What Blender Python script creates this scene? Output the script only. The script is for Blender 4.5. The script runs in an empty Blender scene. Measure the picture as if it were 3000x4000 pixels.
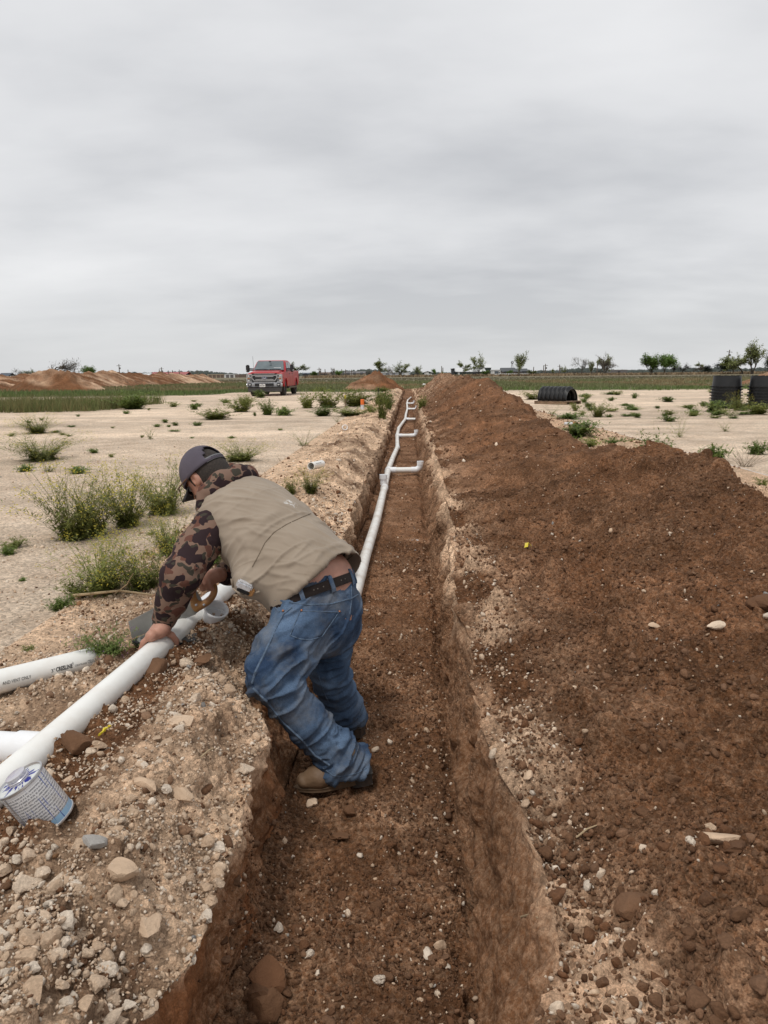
import bpy, bmesh, math, random
import numpy as np
from mathutils import Vector, Matrix, Euler
from mathutils.bvhtree import BVHTree

scene = bpy.context.scene
COL = scene.collection
R = math.radians
rng = np.random.default_rng(7)
random.seed(7)

# ------------------------------------------------------------------ camera
FPX = 2900.0                       # focal length in pixels of the 3000 x 4000 photograph
PITCH, YAW, ROLL = R(10.51), R(2.04), R(0.52)
CAMZ = 1.15
_f = np.array([-math.sin(YAW)*math.cos(PITCH), math.cos(YAW)*math.cos(PITCH), -math.sin(PITCH)])
_r = np.array([math.cos(YAW), math.sin(YAW), 0.0])
_u = np.cross(_r, _f)
_r2 = _r*math.cos(ROLL) - _u*math.sin(ROLL)
_u2 = _u*math.cos(ROLL) + _r*math.sin(ROLL)
CAMP = np.array([0, 0, CAMZ])
cam_d = bpy.data.cameras.new('camera')
cam = bpy.data.objects.new('camera', cam_d); COL.objects.link(cam)
cam_d.sensor_fit = 'VERTICAL'; cam_d.sensor_height = 36.0; cam_d.lens = 36.0*FPX/4000
cam_d.clip_start = 0.05; cam_d.clip_end = 8000
cam.matrix_world = Matrix(((_r2[0], _u2[0], -_f[0], 0), (_r2[1], _u2[1], -_f[1], 0), (_r2[2], _u2[2], -_f[2], CAMZ), (0, 0, 0, 1)))
scene.camera = cam

def ray(px, py):
    return _f + _r2*(px-1500)/FPX + _u2*(2000-py)/FPX
def at(px, py, Y):                 # the point seen at a pixel, at world distance Y
    d = ray(px, py); return CAMP + d*(Y/d[1])
def on_ground(px, py, z=0.0):
    d = ray(px, py); return CAMP + d*((z-CAMZ)/d[2])

# ------------------------------------------------------------------ sky, sun, exposure
SUN_EL, SUN_AZ = R(62), R(-150)    # soft light from behind the camera, upper left
W = bpy.data.worlds.new('World'); scene.world = W; W.use_nodes = True
nt = W.node_tree; nt.nodes.clear()
def N(t, kind, **kw):
    n = t.nodes.new(kind)
    for k, v in kw.items(): setattr(n, k, v)
    return n
out = N(nt, 'ShaderNodeOutputWorld'); bg = N(nt, 'ShaderNodeBackground')
nt.links.new(bg.outputs[0], out.inputs[0])
tc = N(nt, 'ShaderNodeTexCoord'); sep = N(nt, 'ShaderNodeSeparateXYZ'); nt.links.new(tc.outputs['Generated'], sep.inputs[0])
zz = N(nt, 'ShaderNodeMath', operation='MAXIMUM'); nt.links.new(sep.outputs[2], zz.inputs[0]); zz.inputs[1].default_value = 0.0
za = N(nt, 'ShaderNodeMath', operation='ADD'); nt.links.new(zz.outputs[0], za.inputs[0]); za.inputs[1].default_value = 0.20
dx = N(nt, 'ShaderNodeMath', operation='DIVIDE'); nt.links.new(sep.outputs[0], dx.inputs[0]); nt.links.new(za.outputs[0], dx.inputs[1])
dy = N(nt, 'ShaderNodeMath', operation='DIVIDE'); nt.links.new(sep.outputs[1], dy.inputs[0]); nt.links.new(za.outputs[0], dy.inputs[1])
cmb = N(nt, 'ShaderNodeCombineXYZ'); nt.links.new(dx.outputs[0], cmb.inputs[0]); nt.links.new(dy.outputs[0], cmb.inputs[1])
mp = N(nt, 'ShaderNodeMapping'); nt.links.new(cmb.outputs[0], mp.inputs[0])
mp.inputs['Scale'].default_value = (0.8, 1.25, 1.0); mp.inputs['Rotation'].default_value = (0, 0, R(-9)); mp.inputs['Location'].default_value = (3.1, 1.35, 0)
n1 = N(nt, 'ShaderNodeTexNoise'); n1.inputs['Scale'].default_value = 0.62; n1.inputs['Detail'].default_value = 4.5; n1.inputs['Roughness'].default_value = 0.5; n1.inputs['Distortion'].default_value = 0.15
n2 = N(nt, 'ShaderNodeTexNoise'); n2.inputs['Scale'].default_value = 3.1; n2.inputs['Detail'].default_value = 4; n2.inputs['Roughness'].default_value = 0.55
for n in (n1, n2): nt.links.new(mp.outputs[0], n.inputs['Vector'])
ad = N(nt, 'ShaderNodeMath', operation='MULTIPLY_ADD'); nt.links.new(n2.outputs[0], ad.inputs[0]); ad.inputs[1].default_value = 0.22; nt.links.new(n1.outputs[0], ad.inputs[2])
cr = N(nt, 'ShaderNodeValToRGB'); nt.links.new(ad.outputs[0], cr.inputs[0])
e = cr.color_ramp.elements
e[0].position = 0.44; e[0].color = (0.505, 0.513, 0.532, 1)
e[1].position = 0.86; e[1].color = (0.80, 0.80, 0.806, 1)
m_ = e.new(0.62); m_.color = (0.66, 0.664, 0.676, 1)
# thin veil of even brightness near the horizon, overcast sky a little brighter overhead
hz = N(nt, 'ShaderNodeMapRange'); nt.links.new(zz.outputs[0], hz.inputs[0]); hz.inputs[1].default_value = 0.0; hz.inputs[2].default_value = 0.13; hz.inputs[3].default_value = 0.75; hz.inputs[4].default_value = 0.0
mx = N(nt, 'ShaderNodeMix', data_type='RGBA'); nt.links.new(hz.outputs[0], mx.inputs[0]); nt.links.new(cr.outputs[0], mx.inputs[6]); mx.inputs[7].default_value = (0.60, 0.61, 0.62, 1)
gr = N(nt, 'ShaderNodeMapRange'); nt.links.new(zz.outputs[0], gr.inputs[0]); gr.inputs[3].default_value = 0.98; gr.inputs[4].default_value = 1.16
mg = N(nt, 'ShaderNodeMix', data_type='RGBA', blend_type='MULTIPLY'); mg.inputs[0].default_value = 1.0
nt.links.new(mx.outputs[2], mg.inputs[6]); nt.links.new(gr.outputs[0], mg.inputs[7])
sky = N(nt, 'ShaderNodeTexSky', sky_type='NISHITA'); sky.sun_disc = False; sky.sun_elevation = SUN_EL; sky.sun_rotation = SUN_AZ
sk = N(nt, 'ShaderNodeMix', data_type='RGBA', blend_type='MULTIPLY'); sk.inputs[0].default_value = 1.0
nt.links.new(sky.outputs[0], sk.inputs[6]); sk.inputs[7].default_value = (0.1, 0.1, 0.1, 1)
fin = N(nt, 'ShaderNodeMix', data_type='RGBA'); fin.inputs[0].default_value = 0.05
nt.links.new(mg.outputs[2], fin.inputs[6]); nt.links.new(sk.outputs[2], fin.inputs[7])
nt.links.new(fin.outputs[2], bg.inputs[0]); bg.inputs[1].default_value = 1.0
W.cycles.sampling_method = 'AUTOMATIC'

sl = bpy.data.lights.new('sun', 'SUN'); sl.energy = 1.5; sl.angle = R(10); sl.color = (1.0, 0.95, 0.885)
sun = bpy.data.objects.new('sun', sl); COL.objects.link(sun)
_sd = Vector((math.sin(SUN_AZ)*math.cos(SUN_EL), math.cos(SUN_AZ)*math.cos(SUN_EL), math.sin(SUN_EL)))
sun.rotation_euler = _sd.to_track_quat('Z', 'Y').to_euler(); sun.location = (0, 0, 40)
vs = scene.view_settings; vs.view_transform = 'Standard'; vs.look = 'None'; vs.gamma = 1.0; vs.exposure = 0.17
scene.display_settings.display_device = 'sRGB'
scene.cycles.max_bounces = 6; scene.cycles.diffuse_bounces = 3; scene.cycles.caustics_reflective = False; scene.cycles.caustics_refractive = False

# ------------------------------------------------------------------ numpy noise
def _hash(ix, iy, iz, seed):
    h = (ix.astype(np.int64)*374761393 + iy.astype(np.int64)*668265263 + iz.astype(np.int64)*2147483647 + seed*974634777) & 0xFFFFFFFF
    h = ((h ^ (h >> 13))*1274126177) & 0xFFFFFFFF
    h = ((h ^ (h >> 16))*2246822519) & 0xFFFFFFFF
    return ((h ^ (h >> 15)) & 0xFFFFFF).astype(np.float32)/np.float32(0xFFFFFF)
def vnoise(p, seed=0):
    i = np.floor(p).astype(np.int64); f = (p-i).astype(np.float32); f = f*f*(3-2*f)
    r = 0
    for a in (0, 1):
        wx = f[:, 0] if a else 1-f[:, 0]
        for b in (0, 1):
            wy = f[:, 1] if b else 1-f[:, 1]
            for c in (0, 1):
                wz = f[:, 2] if c else 1-f[:, 2]
                r = r + wx*wy*wz*_hash(i[:, 0]+a, i[:, 1]+b, i[:, 2]+c, seed)
    return r*2-1
def fbm(p, oct=4, seed=0, gain=0.5):
    a, s, t = 1.0, 0, 0
    p = np.asarray(p, dtype=np.float64)
    for o in range(oct):
        s = s + a*vnoise(p*(2.03**o)+17.3*o, seed+o); t += a; a *= gain
    return s/t
def worley(p, seed=0):             # nearest-cell distance and a random value of that cell
    i = np.floor(p).astype(np.int64); f = p-i
    best = np.full(len(p), 9.0, np.float32); cid = np.zeros(len(p), np.float32)
    for a in (-1, 0, 1):
        for b in (-1, 0, 1):
            for c in (-1, 0, 1):
                x, y, z = i[:, 0]+a, i[:, 1]+b, i[:, 2]+c
                h1 = _hash(x, y, z, seed); h2 = _hash(x, y, z, seed+11); h3 = _hash(x, y, z, seed+23)
                d = (a+h1-f[:, 0])**2+(b+h2-f[:, 1])**2+(c+h3-f[:, 2])**2
                m = d < best
                best = np.where(m, d, best); cid = np.where(m, h1*0.37+h2*0.63, cid)
    return np.sqrt(best), cid
def sstep(a, b, x):
    t = np.clip((x-a)/(b-a), 0, 1); return t*t*(3-2*t)

# ------------------------------------------------------------------ object helpers
def mesh_np(name, v, quads=None, tris=None, smooth=True):
    me = bpy.data.meshes.new(name)
    v = np.asarray(v, np.float32)
    parts = []
    nq = 0 if quads is None else len(quads); ntr = 0 if tris is None else len(tris)
    me.vertices.add(len(v)); me.vertices.foreach_set('co', v.ravel())
    li = []; 
    if nq: li.append(np.asarray(quads, np.int32).ravel())
    if ntr: li.append(np.asarray(tris, np.int32).ravel())
    li = np.concatenate(li)
    me.loops.add(len(li)); me.loops.foreach_set('vertex_index', li)
    tot = np.concatenate([np.full(nq, 4, np.int32), np.full(ntr, 3, np.int32)])
    st = np.concatenate([[0], np.cumsum(tot)[:-1]]).astype(np.int32)
    me.polygons.add(len(tot)); me.polygons.foreach_set('loop_start', st); me.polygons.foreach_set('loop_total', tot)
    me.update(calc_edges=True)
    if smooth: me.polygons.foreach_set('use_smooth', np.ones(len(tot), bool))
    return me
def fattr(me, name, val):
    a = me.attributes.new(name, 'FLOAT', 'POINT'); a.data.foreach_set('value', np.asarray(val, np.float32))
def cattr(me, name, rgb):
    a = me.attributes.new(name, 'FLOAT_COLOR', 'POINT')
    c = np.ones((len(rgb), 4), np.float32); c[:, :3] = rgb; a.data.foreach_set('color', c.ravel())
def link(name, me, mat=None, parent=None, loc=None, rot=None, scale=None):
    o = bpy.data.objects.new(name, me); COL.objects.link(o)
    if mat is not None and me is not None:
        if len(me.materials) == 0: me.materials.append(mat)
    if parent is not None: o.parent = parent
    if loc is not None: o.location = loc
    if rot is not None: o.rotation_euler = rot
    if scale is not None: o.scale = scale if hasattr(scale, '__len__') else (scale,)*3
    return o
def tag(o, label, cat, group=None):
    o['label'] = label; o['category'] = cat
    if group: o['group'] = group
    return o
def kind(o, k): o['kind'] = k; return o
def empty(name, loc=(0, 0, 0), rz=0.0, rot=None):
    o = bpy.data.objects.new(name, None); COL.objects.link(o); o.location = loc
    o.rotation_euler = rot if rot is not None else (0, 0, rz); o.empty_display_size = 0.1
    return o
def copy_tree(o, parent=None):
    c = o.copy(); COL.objects.link(c); c.parent = parent
    for ch in list(o.children): copy_tree(ch, c)
    return c

class MB:                          # collects boxes, tubes, lathes into one mesh
    def __init__(s): s.v = []; s.f = []
    def add(s, v, f):
        o = len(s.v); s.v += [tuple(map(float, q)) for q in v]; s.f += [tuple(i+o for i in q) for q in f]; return s
    def box(s, c, d, rot=None, taper=1.0):
        x, y, z = [q/2 for q in d]
        v = [(-x, -y, -z), (x, -y, -z), (x, y, -z), (-x, y, -z), (-x*taper, -y*taper, z), (x*taper, -y*taper, z), (x*taper, y*taper, z), (-x*taper, y*taper, z)]
        M = Euler(rot).to_matrix() if rot is not None else Matrix.Identity(3)
        return s.add([M @ Vector(q) + Vector(c) for q in v], [(0, 3, 2, 1), (4, 5, 6, 7), (0, 1, 5, 4), (1, 2, 6, 5), (2, 3, 7, 6), (3, 0, 4, 7)])
    def tube(s, pts, rad, seg=12, cap=True, inner=None):
        pts = [Vector(p) for p in pts]; n = len(pts)
        rads = rad if hasattr(rad, '__len__') else [rad]*n
        t0 = (pts[1]-pts[0]).normalized(); a = t0.orthogonal().normalized()
        v = []; 
        for i, p in enumerate(pts):
            t = ((pts[min(i+1, n-1)]-pts[i]).normalized() + (pts[i]-pts[max(i-1, 0)]).normalized())
            t = t.normalized() if t.length > 1e-9 else t0
            a = (a - t*a.dot(t)).normalized(); b = t.cross(a)
            for k in range(seg):
                th = 2*math.pi*k/seg; v.append(p + (a*math.cos(th)+b*math.sin(th))*rads[i])
        f = [(i*seg+k, i*seg+(k+1) % seg, (i+1)*seg+(k+1) % seg, (i+1)*seg+k) for i in range(n-1) for k in range(seg)]
        if cap: f.append(tuple(range(seg))[::-1]); f.append(tuple((n-1)*seg+k for k in range(seg)))
        return s.add(v, f)
    def lathe(s, prof, seg=32, M=None):        # prof: (r, z) list, about Z
        v = []
        for r, z in prof:
            for k in range(seg):
                th = 2*math.pi*k/seg; q = Vector((r*math.cos(th), r*math.sin(th), z)); v.append(M @ q if M is not None else q)
        n = len(prof)
        f = [(i*seg+k, i*seg+(k+1) % seg, (i+1)*seg+(k+1) % seg, (i+1)*seg+k) for i in range(n-1) for k in range(seg)]
        return s.add(v, f)
    def prism(s, poly, d0, d1, ax='x'):        # outline in two axes, extruded along the third
        n = len(poly)
        def q(a, b, d): return (d, a, b) if ax == 'x' else ((a, d, b) if ax == 'y' else (a, b, d))
        v = [q(a, b, d0) for a, b in poly] + [q(a, b, d1) for a, b in poly]
        f = [tuple(range(n))[::-1], tuple(range(n, 2*n))] + [(i, (i+1) % n, n+(i+1) % n, n+i) for i in range(n)]
        return s.add(v, f)
    def build(s, name, mat, parent=None, smooth=False, bevel=0.0, angle=40, **kw):
        me = bpy.data.meshes.new(name); me.from_pydata(s.v, [], s.f); me.update()
        bm = bmesh.new(); bm.from_mesh(me)
        bmesh.ops.remove_doubles(bm, verts=bm.verts, dist=1e-6)
        if bevel > 0:
            es = [e for e in bm.edges if e.is_manifold and e.calc_face_angle(0) > R(30)]
            bmesh.ops.bevel(bm, geom=es, offset=bevel, segments=2, affect='EDGES', clamp_overlap=True)
        bmesh.ops.recalc_face_normals(bm, faces=bm.faces)
        bm.to_mesh(me); bm.free()
        if smooth:
            me.polygons.foreach_set('use_smooth', np.ones(len(me.polygons), bool))
            try: me.set_sharp_from_angle(angle=R(angle))
            except Exception: pass
        me.materials.append(mat)
        return link(name, me, None, parent, **kw)

# ------------------------------------------------------------------ material helpers
def mat_new(name):
    m = bpy.data.materials.new(name); m.use_nodes = True
    t = m.node_tree; b = t.nodes['Principled BSDF']; return m, t, b
def pmat(name, col, rough=0.6, metal=0.0, var=0.12, vscale=8.0, bump=0.0, bscale=60.0, spec=0.5, coat=0.0, dirt=None, dscale=3.0, damt=0.5, trans=0.0, alpha=1.0):
    m, t, b = mat_new(name)
    tc = N(t, 'ShaderNodeTexCoord'); no = N(t, 'ShaderNodeTexNoise'); no.inputs['Scale'].default_value = vscale; no.inputs['Detail'].default_value = 5
    t.links.new(tc.outputs['Object'], no.inputs['Vector'])
    rp = N(t, 'ShaderNodeValToRGB'); t.links.new(no.outputs[0], rp.inputs[0])
    e = rp.color_ramp.elements
    e[0].position = 0.3; e[0].color = tuple(c*(1-var) for c in col)+(1,)
    e[1].position = 0.7; e[1].color = tuple(min(1, c*(1+var)) for c in col)+(1,)
    cs = rp.outputs[0]
    if dirt is not None:
        d = N(t, 'ShaderNodeTexNoise'); d.inputs['Scale'].default_value = dscale; d.inputs['Detail'].default_value = 8; d.inputs['Roughness'].default_value = 0.65
        t.links.new(tc.outputs['Object'], d.inputs['Vector'])
        mr = N(t, 'ShaderNodeMapRange'); t.links.new(d.outputs[0], mr.inputs[0]); mr.inputs[1].default_value = 0.45; mr.inputs[2].default_value = 0.75; mr.inputs[4].default_value = damt
        mx = N(t, 'ShaderNodeMix', data_type='RGBA'); t.links.new(mr.outputs[0], mx.inputs[0]); t.links.new(cs, mx.inputs[6]); mx.inputs[7].default_value = tuple(dirt)+(1,)
        cs = mx.outputs[2]
    t.links.new(cs, b.inputs['Base Color'])
    b.inputs['Roughness'].default_value = rough; b.inputs['Metallic'].default_value = metal
    b.inputs['Specular IOR Level'].default_value = spec; b.inputs['Coat Weight'].default_value = coat
    b.inputs['Transmission Weight'].default_value = trans
    if bump > 0:
        bn = N(t, 'ShaderNodeTexNoise'); bn.inputs['Scale'].default_value = bscale; bn.inputs['Detail'].default_value = 4
        t.links.new(tc.outputs['Object'], bn.inputs['Vector'])
        bp = N(t, 'ShaderNodeBump'); bp.inputs['Strength'].default_value = bump; bp.inputs['Distance'].default_value = 0.01
        t.links.new(bn.outputs[0], bp.inputs['Height']); t.links.new(bp.outputs[0], b.inputs['Normal'])
    return m
# ================================================================== the ground, the trench and the spoil
def soil_mat(name, brown, pale, red=(0.21, 0.085, 0.035), fine=0.35):
    m, t, b = mat_new(name)
    tc = N(t, 'ShaderNodeTexCoord')
    a = N(t, 'ShaderNodeAttribute', attribute_name='pale'); a2 = N(t, 'ShaderNodeAttribute', attribute_name='red'); a3 = N(t, 'ShaderNodeAttribute', attribute_name='var')
    n1 = N(t, 'ShaderNodeTexNoise'); n1.inputs['Scale'].default_value = 70; n1.inputs['Detail'].default_value = 6; n1.inputs['Roughness'].default_value = 0.7
    n2 = N(t, 'ShaderNodeTexNoise'); n2.inputs['Scale'].default_value = 9; n2.inputs['Detail'].default_value = 6; n2.inputs['Roughness'].default_value = 0.65
    for n in (n1, n2): t.links.new(tc.outputs['Object'], n.inputs['Vector'])
    # pale share, broken up by fine noise
    s1 = N(t, 'ShaderNodeMath', operation='SUBTRACT'); t.links.new(n1.outputs[0], s1.inputs[0]); s1.inputs[1].default_value = 0.5
    s2 = N(t, 'ShaderNodeMath', operation='MULTIPLY_ADD'); t.links.new(s1.outputs[0], s2.inputs[0]); s2.inputs[1].default_value = fine*3; t.links.new(a.outputs['Fac'], s2.inputs[2]); s2.use_clamp = True
    mx = N(t, 'ShaderNodeMix', data_type='RGBA'); t.links.new(s2.outputs[0], mx.inputs[0]); mx.inputs[6].default_value = brown+(1,); mx.inputs[7].default_value = pale+(1,)
    mr = N(t, 'ShaderNodeMix', data_type='RGBA'); t.links.new(a2.outputs['Fac'], mr.inputs[0]); t.links.new(mx.outputs[2], mr.inputs[6]); mr.inputs[7].default_value = red+(1,)
    # grain of light and dark specks
    rp = N(t, 'ShaderNodeMapRange'); t.links.new(n2.outputs[0], rp.inputs[0]); rp.inputs[1].default_value = 0.3; rp.inputs[2].default_value = 0.7; rp.inputs[3].default_value = 0.72; rp.inputs[4].default_value = 1.25
    v3 = N(t, 'ShaderNodeMath', operation='MULTIPLY'); t.links.new(rp.outputs[0], v3.inputs[0]); t.links.new(a3.outputs['Fac'], v3.inputs[1])
    sp = N(t, 'ShaderNodeTexNoise'); sp.inputs['Scale'].default_value = 260; sp.inputs['Detail'].default_value = 3; t.links.new(tc.outputs['Object'], sp.inputs['Vector'])
    rs = N(t, 'ShaderNodeMapRange'); t.links.new(sp.outputs[0], rs.inputs[0]); rs.inputs[1].default_value = 0.3; rs.inputs[2].default_value = 0.7; rs.inputs[3].default_value = 0.7; rs.inputs[4].default_value = 1.3
    v4 = N(t, 'ShaderNodeMath', operation='MULTIPLY'); t.links.new(v3.outputs[0], v4.inputs[0]); t.links.new(rs.outputs[0], v4.inputs[1])
    ml = N(t, 'ShaderNodeMix', data_type='RGBA', blend_type='MULTIPLY'); ml.inputs[0].default_value = 1; t.links.new(mr.outputs[2], ml.inputs[6]); t.links.new(v4.outputs[0], ml.inputs[7])
    vo = N(t, 'ShaderNodeTexVoronoi'); vo.inputs['Scale'].default_value = 75; vo2 = N(t, 'ShaderNodeTexVoronoi'); vo2.inputs['Scale'].default_value = 170
    wv = N(t, 'ShaderNodeVectorMath', operation='MULTIPLY_ADD'); t.links.new(n1.outputs['Color'], wv.inputs[0]); wv.inputs[1].default_value = (.004, .004, .004); t.links.new(tc.outputs['Object'], wv.inputs[2])
    for q in (vo, vo2): t.links.new(wv.outputs[0], q.inputs['Vector'])
    vr = N(t, 'ShaderNodeSeparateColor'); t.links.new(vo.outputs['Color'], vr.inputs[0])
    vm = N(t, 'ShaderNodeMapRange'); t.links.new(vr.outputs[0], vm.inputs[0]); vm.inputs[3].default_value = .68; vm.inputs[4].default_value = 1.34
    ar = N(t, 'ShaderNodeAttribute', attribute_name='rough')
    m5 = N(t, 'ShaderNodeMix', data_type='RGBA', blend_type='MULTIPLY'); t.links.new(ar.outputs['Fac'], m5.inputs[0]); t.links.new(ml.outputs[2], m5.inputs[6]); t.links.new(vm.outputs[0], m5.inputs[7])
    t.links.new(m5.outputs[2], b.inputs['Base Color']); b.inputs['Roughness'].default_value = 0.95; b.inputs['Specular IOR Level'].default_value = 0.12
    nb = N(t, 'ShaderNodeTexNoise'); nb.inputs['Scale'].default_value = 38; nb.inputs['Detail'].default_value = 7; nb.inputs['Roughness'].default_value = .72; t.links.new(tc.outputs['Object'], nb.inputs['Vector'])
    bp = N(t, 'ShaderNodeBump'); t.links.new(ar.outputs['Fac'], bp.inputs['Strength']); bp.inputs['Distance'].default_value = 0.016
    h1 = N(t, 'ShaderNodeMath', operation='MULTIPLY_ADD'); t.links.new(vo.outputs['Distance'], h1.inputs[0]); h1.inputs[1].default_value = -.55; t.links.new(nb.outputs[0], h1.inputs[2])
    h2 = N(t, 'ShaderNodeMath', operation='MULTIPLY_ADD'); t.links.new(vo2.outputs['Distance'], h2.inputs[0]); h2.inputs[1].default_value = -.22; t.links.new(h1.outputs[0], h2.inputs[2])
    t.links.new(h2.outputs[0], bp.inputs['Height']); t.links.new(bp.outputs[0], b.inputs['Normal'])
    return m
BROWN = (0.150, 0.071, 0.034); PALE = (0.63, 0.445, 0.30)
M_soil = soil_mat('brown_soil', BROWN, PALE)
M_bank = soil_mat('gravelly_caliche', BROWN, PALE)

# rows: distance from the camera, finer near
def rows(y0, y1, k):
    n = int(math.log(y1/y0)/k)+1; return y0*np.exp(np.linspace(0, math.log(y1/y0), n))
CREST_Y = [0, 2, 4.4, 6.4, 8.2, 9.7, 12, 14, 17, 20.6, 26, 31, 38, 45, 50, 56, 60, 100]
CREST_H = [.55, .52, .47, .40, .30, .26, .36, .50, .64, .86, .97, 1.03, 1.06, 1.16, 1.1, .55, 0.0, 0.0]
def depth_of(Y): return np.interp(Y, [0, 47, 51, 56, 59, 61, 100], [.42, .42, .40, .28, .1, 0, 0])
SEG = [('bank', 180), ('lwall', 60), ('floor', 80), ('rwall', 60), ('spoil', 340)]
def section(Y):                     # base cross-section for every row; returns X, Z, region, each (rows, cols)
    n = len(Y); yy = np.stack([Y*1.1, Y*0, Y*0], 1)
    D = depth_of(Y)
    near = 1-sstep(3.2, 5.0, Y)
    Xo = (-0.78-.10*sstep(2.2, 2.7, Y))*near + -0.93*(1-near) + 0.07*vnoise(yy*1.3, 3)
    Xi = -0.475 + 0.06*fbm(yy*2.6, 3, 5) - 0.05*(1-near) - .17*sstep(2.2, 2.65, Y)*sstep(4.4, 3.7, Y)
    zi = -0.015*near + -0.07*(1-near) + 0.03*vnoise(yy*1.7, 8) - .07*sstep(2.2, 2.6, Y)*sstep(4.4, 3.6, Y)
    XBl = -0.475 + 0.018*vnoise(yy*2.0, 9); XBr = 0.175 + 0.015*vnoise(yy*1.6, 10)
    XRl = 0.275 + 0.04*vnoise(yy*1.8, 12) + 0.14*sstep(3.2, 8, Y); zr = -0.02 + 0.035*vnoise(yy*1.5, 13)
    close = sstep(0.0, 0.25, D)     # the trench closes at its far end
    zi, zr = zi*close, zr*close
    H = np.interp(Y, CREST_Y, CREST_H)*(1+.09*fbm(yy*.75, 3, 19))
    X, Z, S = [], [], []
    s = np.linspace(0, 1, SEG[0][1], endpoint=False)[None, :]
    XL = np.full(n, -1.75)[:, None]
    x = np.where(s < .6, XL + (Xo[:, None]-XL)*(s/.6), Xo[:, None] + (Xi-Xo)[:, None]*((s-.6)/.4))
    hump = 0.075*near + 0.075*(1-near)
    z = np.where(s < .6, hump[:, None]*sstep(0.15, .62, s), 0)
    t = (s-.6)/.4
    z = np.where(s >= .6, hump[:, None]*(1-sstep(0.0, 1.0, t)) + zi[:, None]*sstep(0.1, 1, t), z)*close[:, None]
    z = z + (1-sstep(2.6, 3.4, Y))[:, None]*.055*np.exp(-((x+.66)/.12)**2)
    X.append(x); Z.append(z); S.append(np.zeros_like(x))
    s = np.linspace(0, 1, SEG[1][1], endpoint=False)[None, :]
    X.append(Xi[:, None] + (XBl-Xi)[:, None]*s**0.8); Z.append(zi[:, None] + (-D-zi)[:, None]*s); S.append(np.ones_like(X[-1]))
    s = np.linspace(0, 1, SEG[2][1], endpoint=False)[None, :]
    X.append(XBl[:, None] + (XBr-XBl)[:, None]*s); Z.append(-D[:, None] + close[:, None]*(0.05*(np.abs(s-.5)*2)**4*(s < .5) - .035*sstep(.90, .985, s)) + 0*X[-1]); S.append(np.full_like(X[-1], 2))
    s = np.linspace(0, 1, SEG[3][1], endpoint=False)[None, :]
    X.append(XBr[:, None] + (XRl-XBr)[:, None]*s**1.3); Z.append(-D[:, None]-.035*close[:, None] + (zr+D+.035*close)[:, None]*s); S.append(np.full_like(X[-1], 3))
    s = np.linspace(0, 1, SEG[4][1])[None, :]
    x = XRl[:, None] + (4.0-XRl)[:, None]*s**1.25
    CX = 2.1 + 0.12*vnoise(yy*.6, 15)
    w = (CX-0.52)[:, None]; t = np.clip((x-0.52)/w, 0, 1)
    up = (0.55*t + 0.45*sstep(0, 1, t))
    dn = 1-np.clip((x-CX[:, None])/(1.35*np.maximum(H, .02))[:, None], 0, 1)
    dn = sstep(0, 1, dn)*.5 + dn*.5
    z = H[:, None]*np.where(x < CX[:, None], up, dn) + (zr[:, None])*(1-sstep(XRl[:, None], XRl[:, None]+.25, x))
    X.append(x); Z.append(z); S.append(np.full_like(x, 4))
    return np.concatenate(X, 1), np.concatenate(Z, 1), np.concatenate(S, 1)

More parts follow.
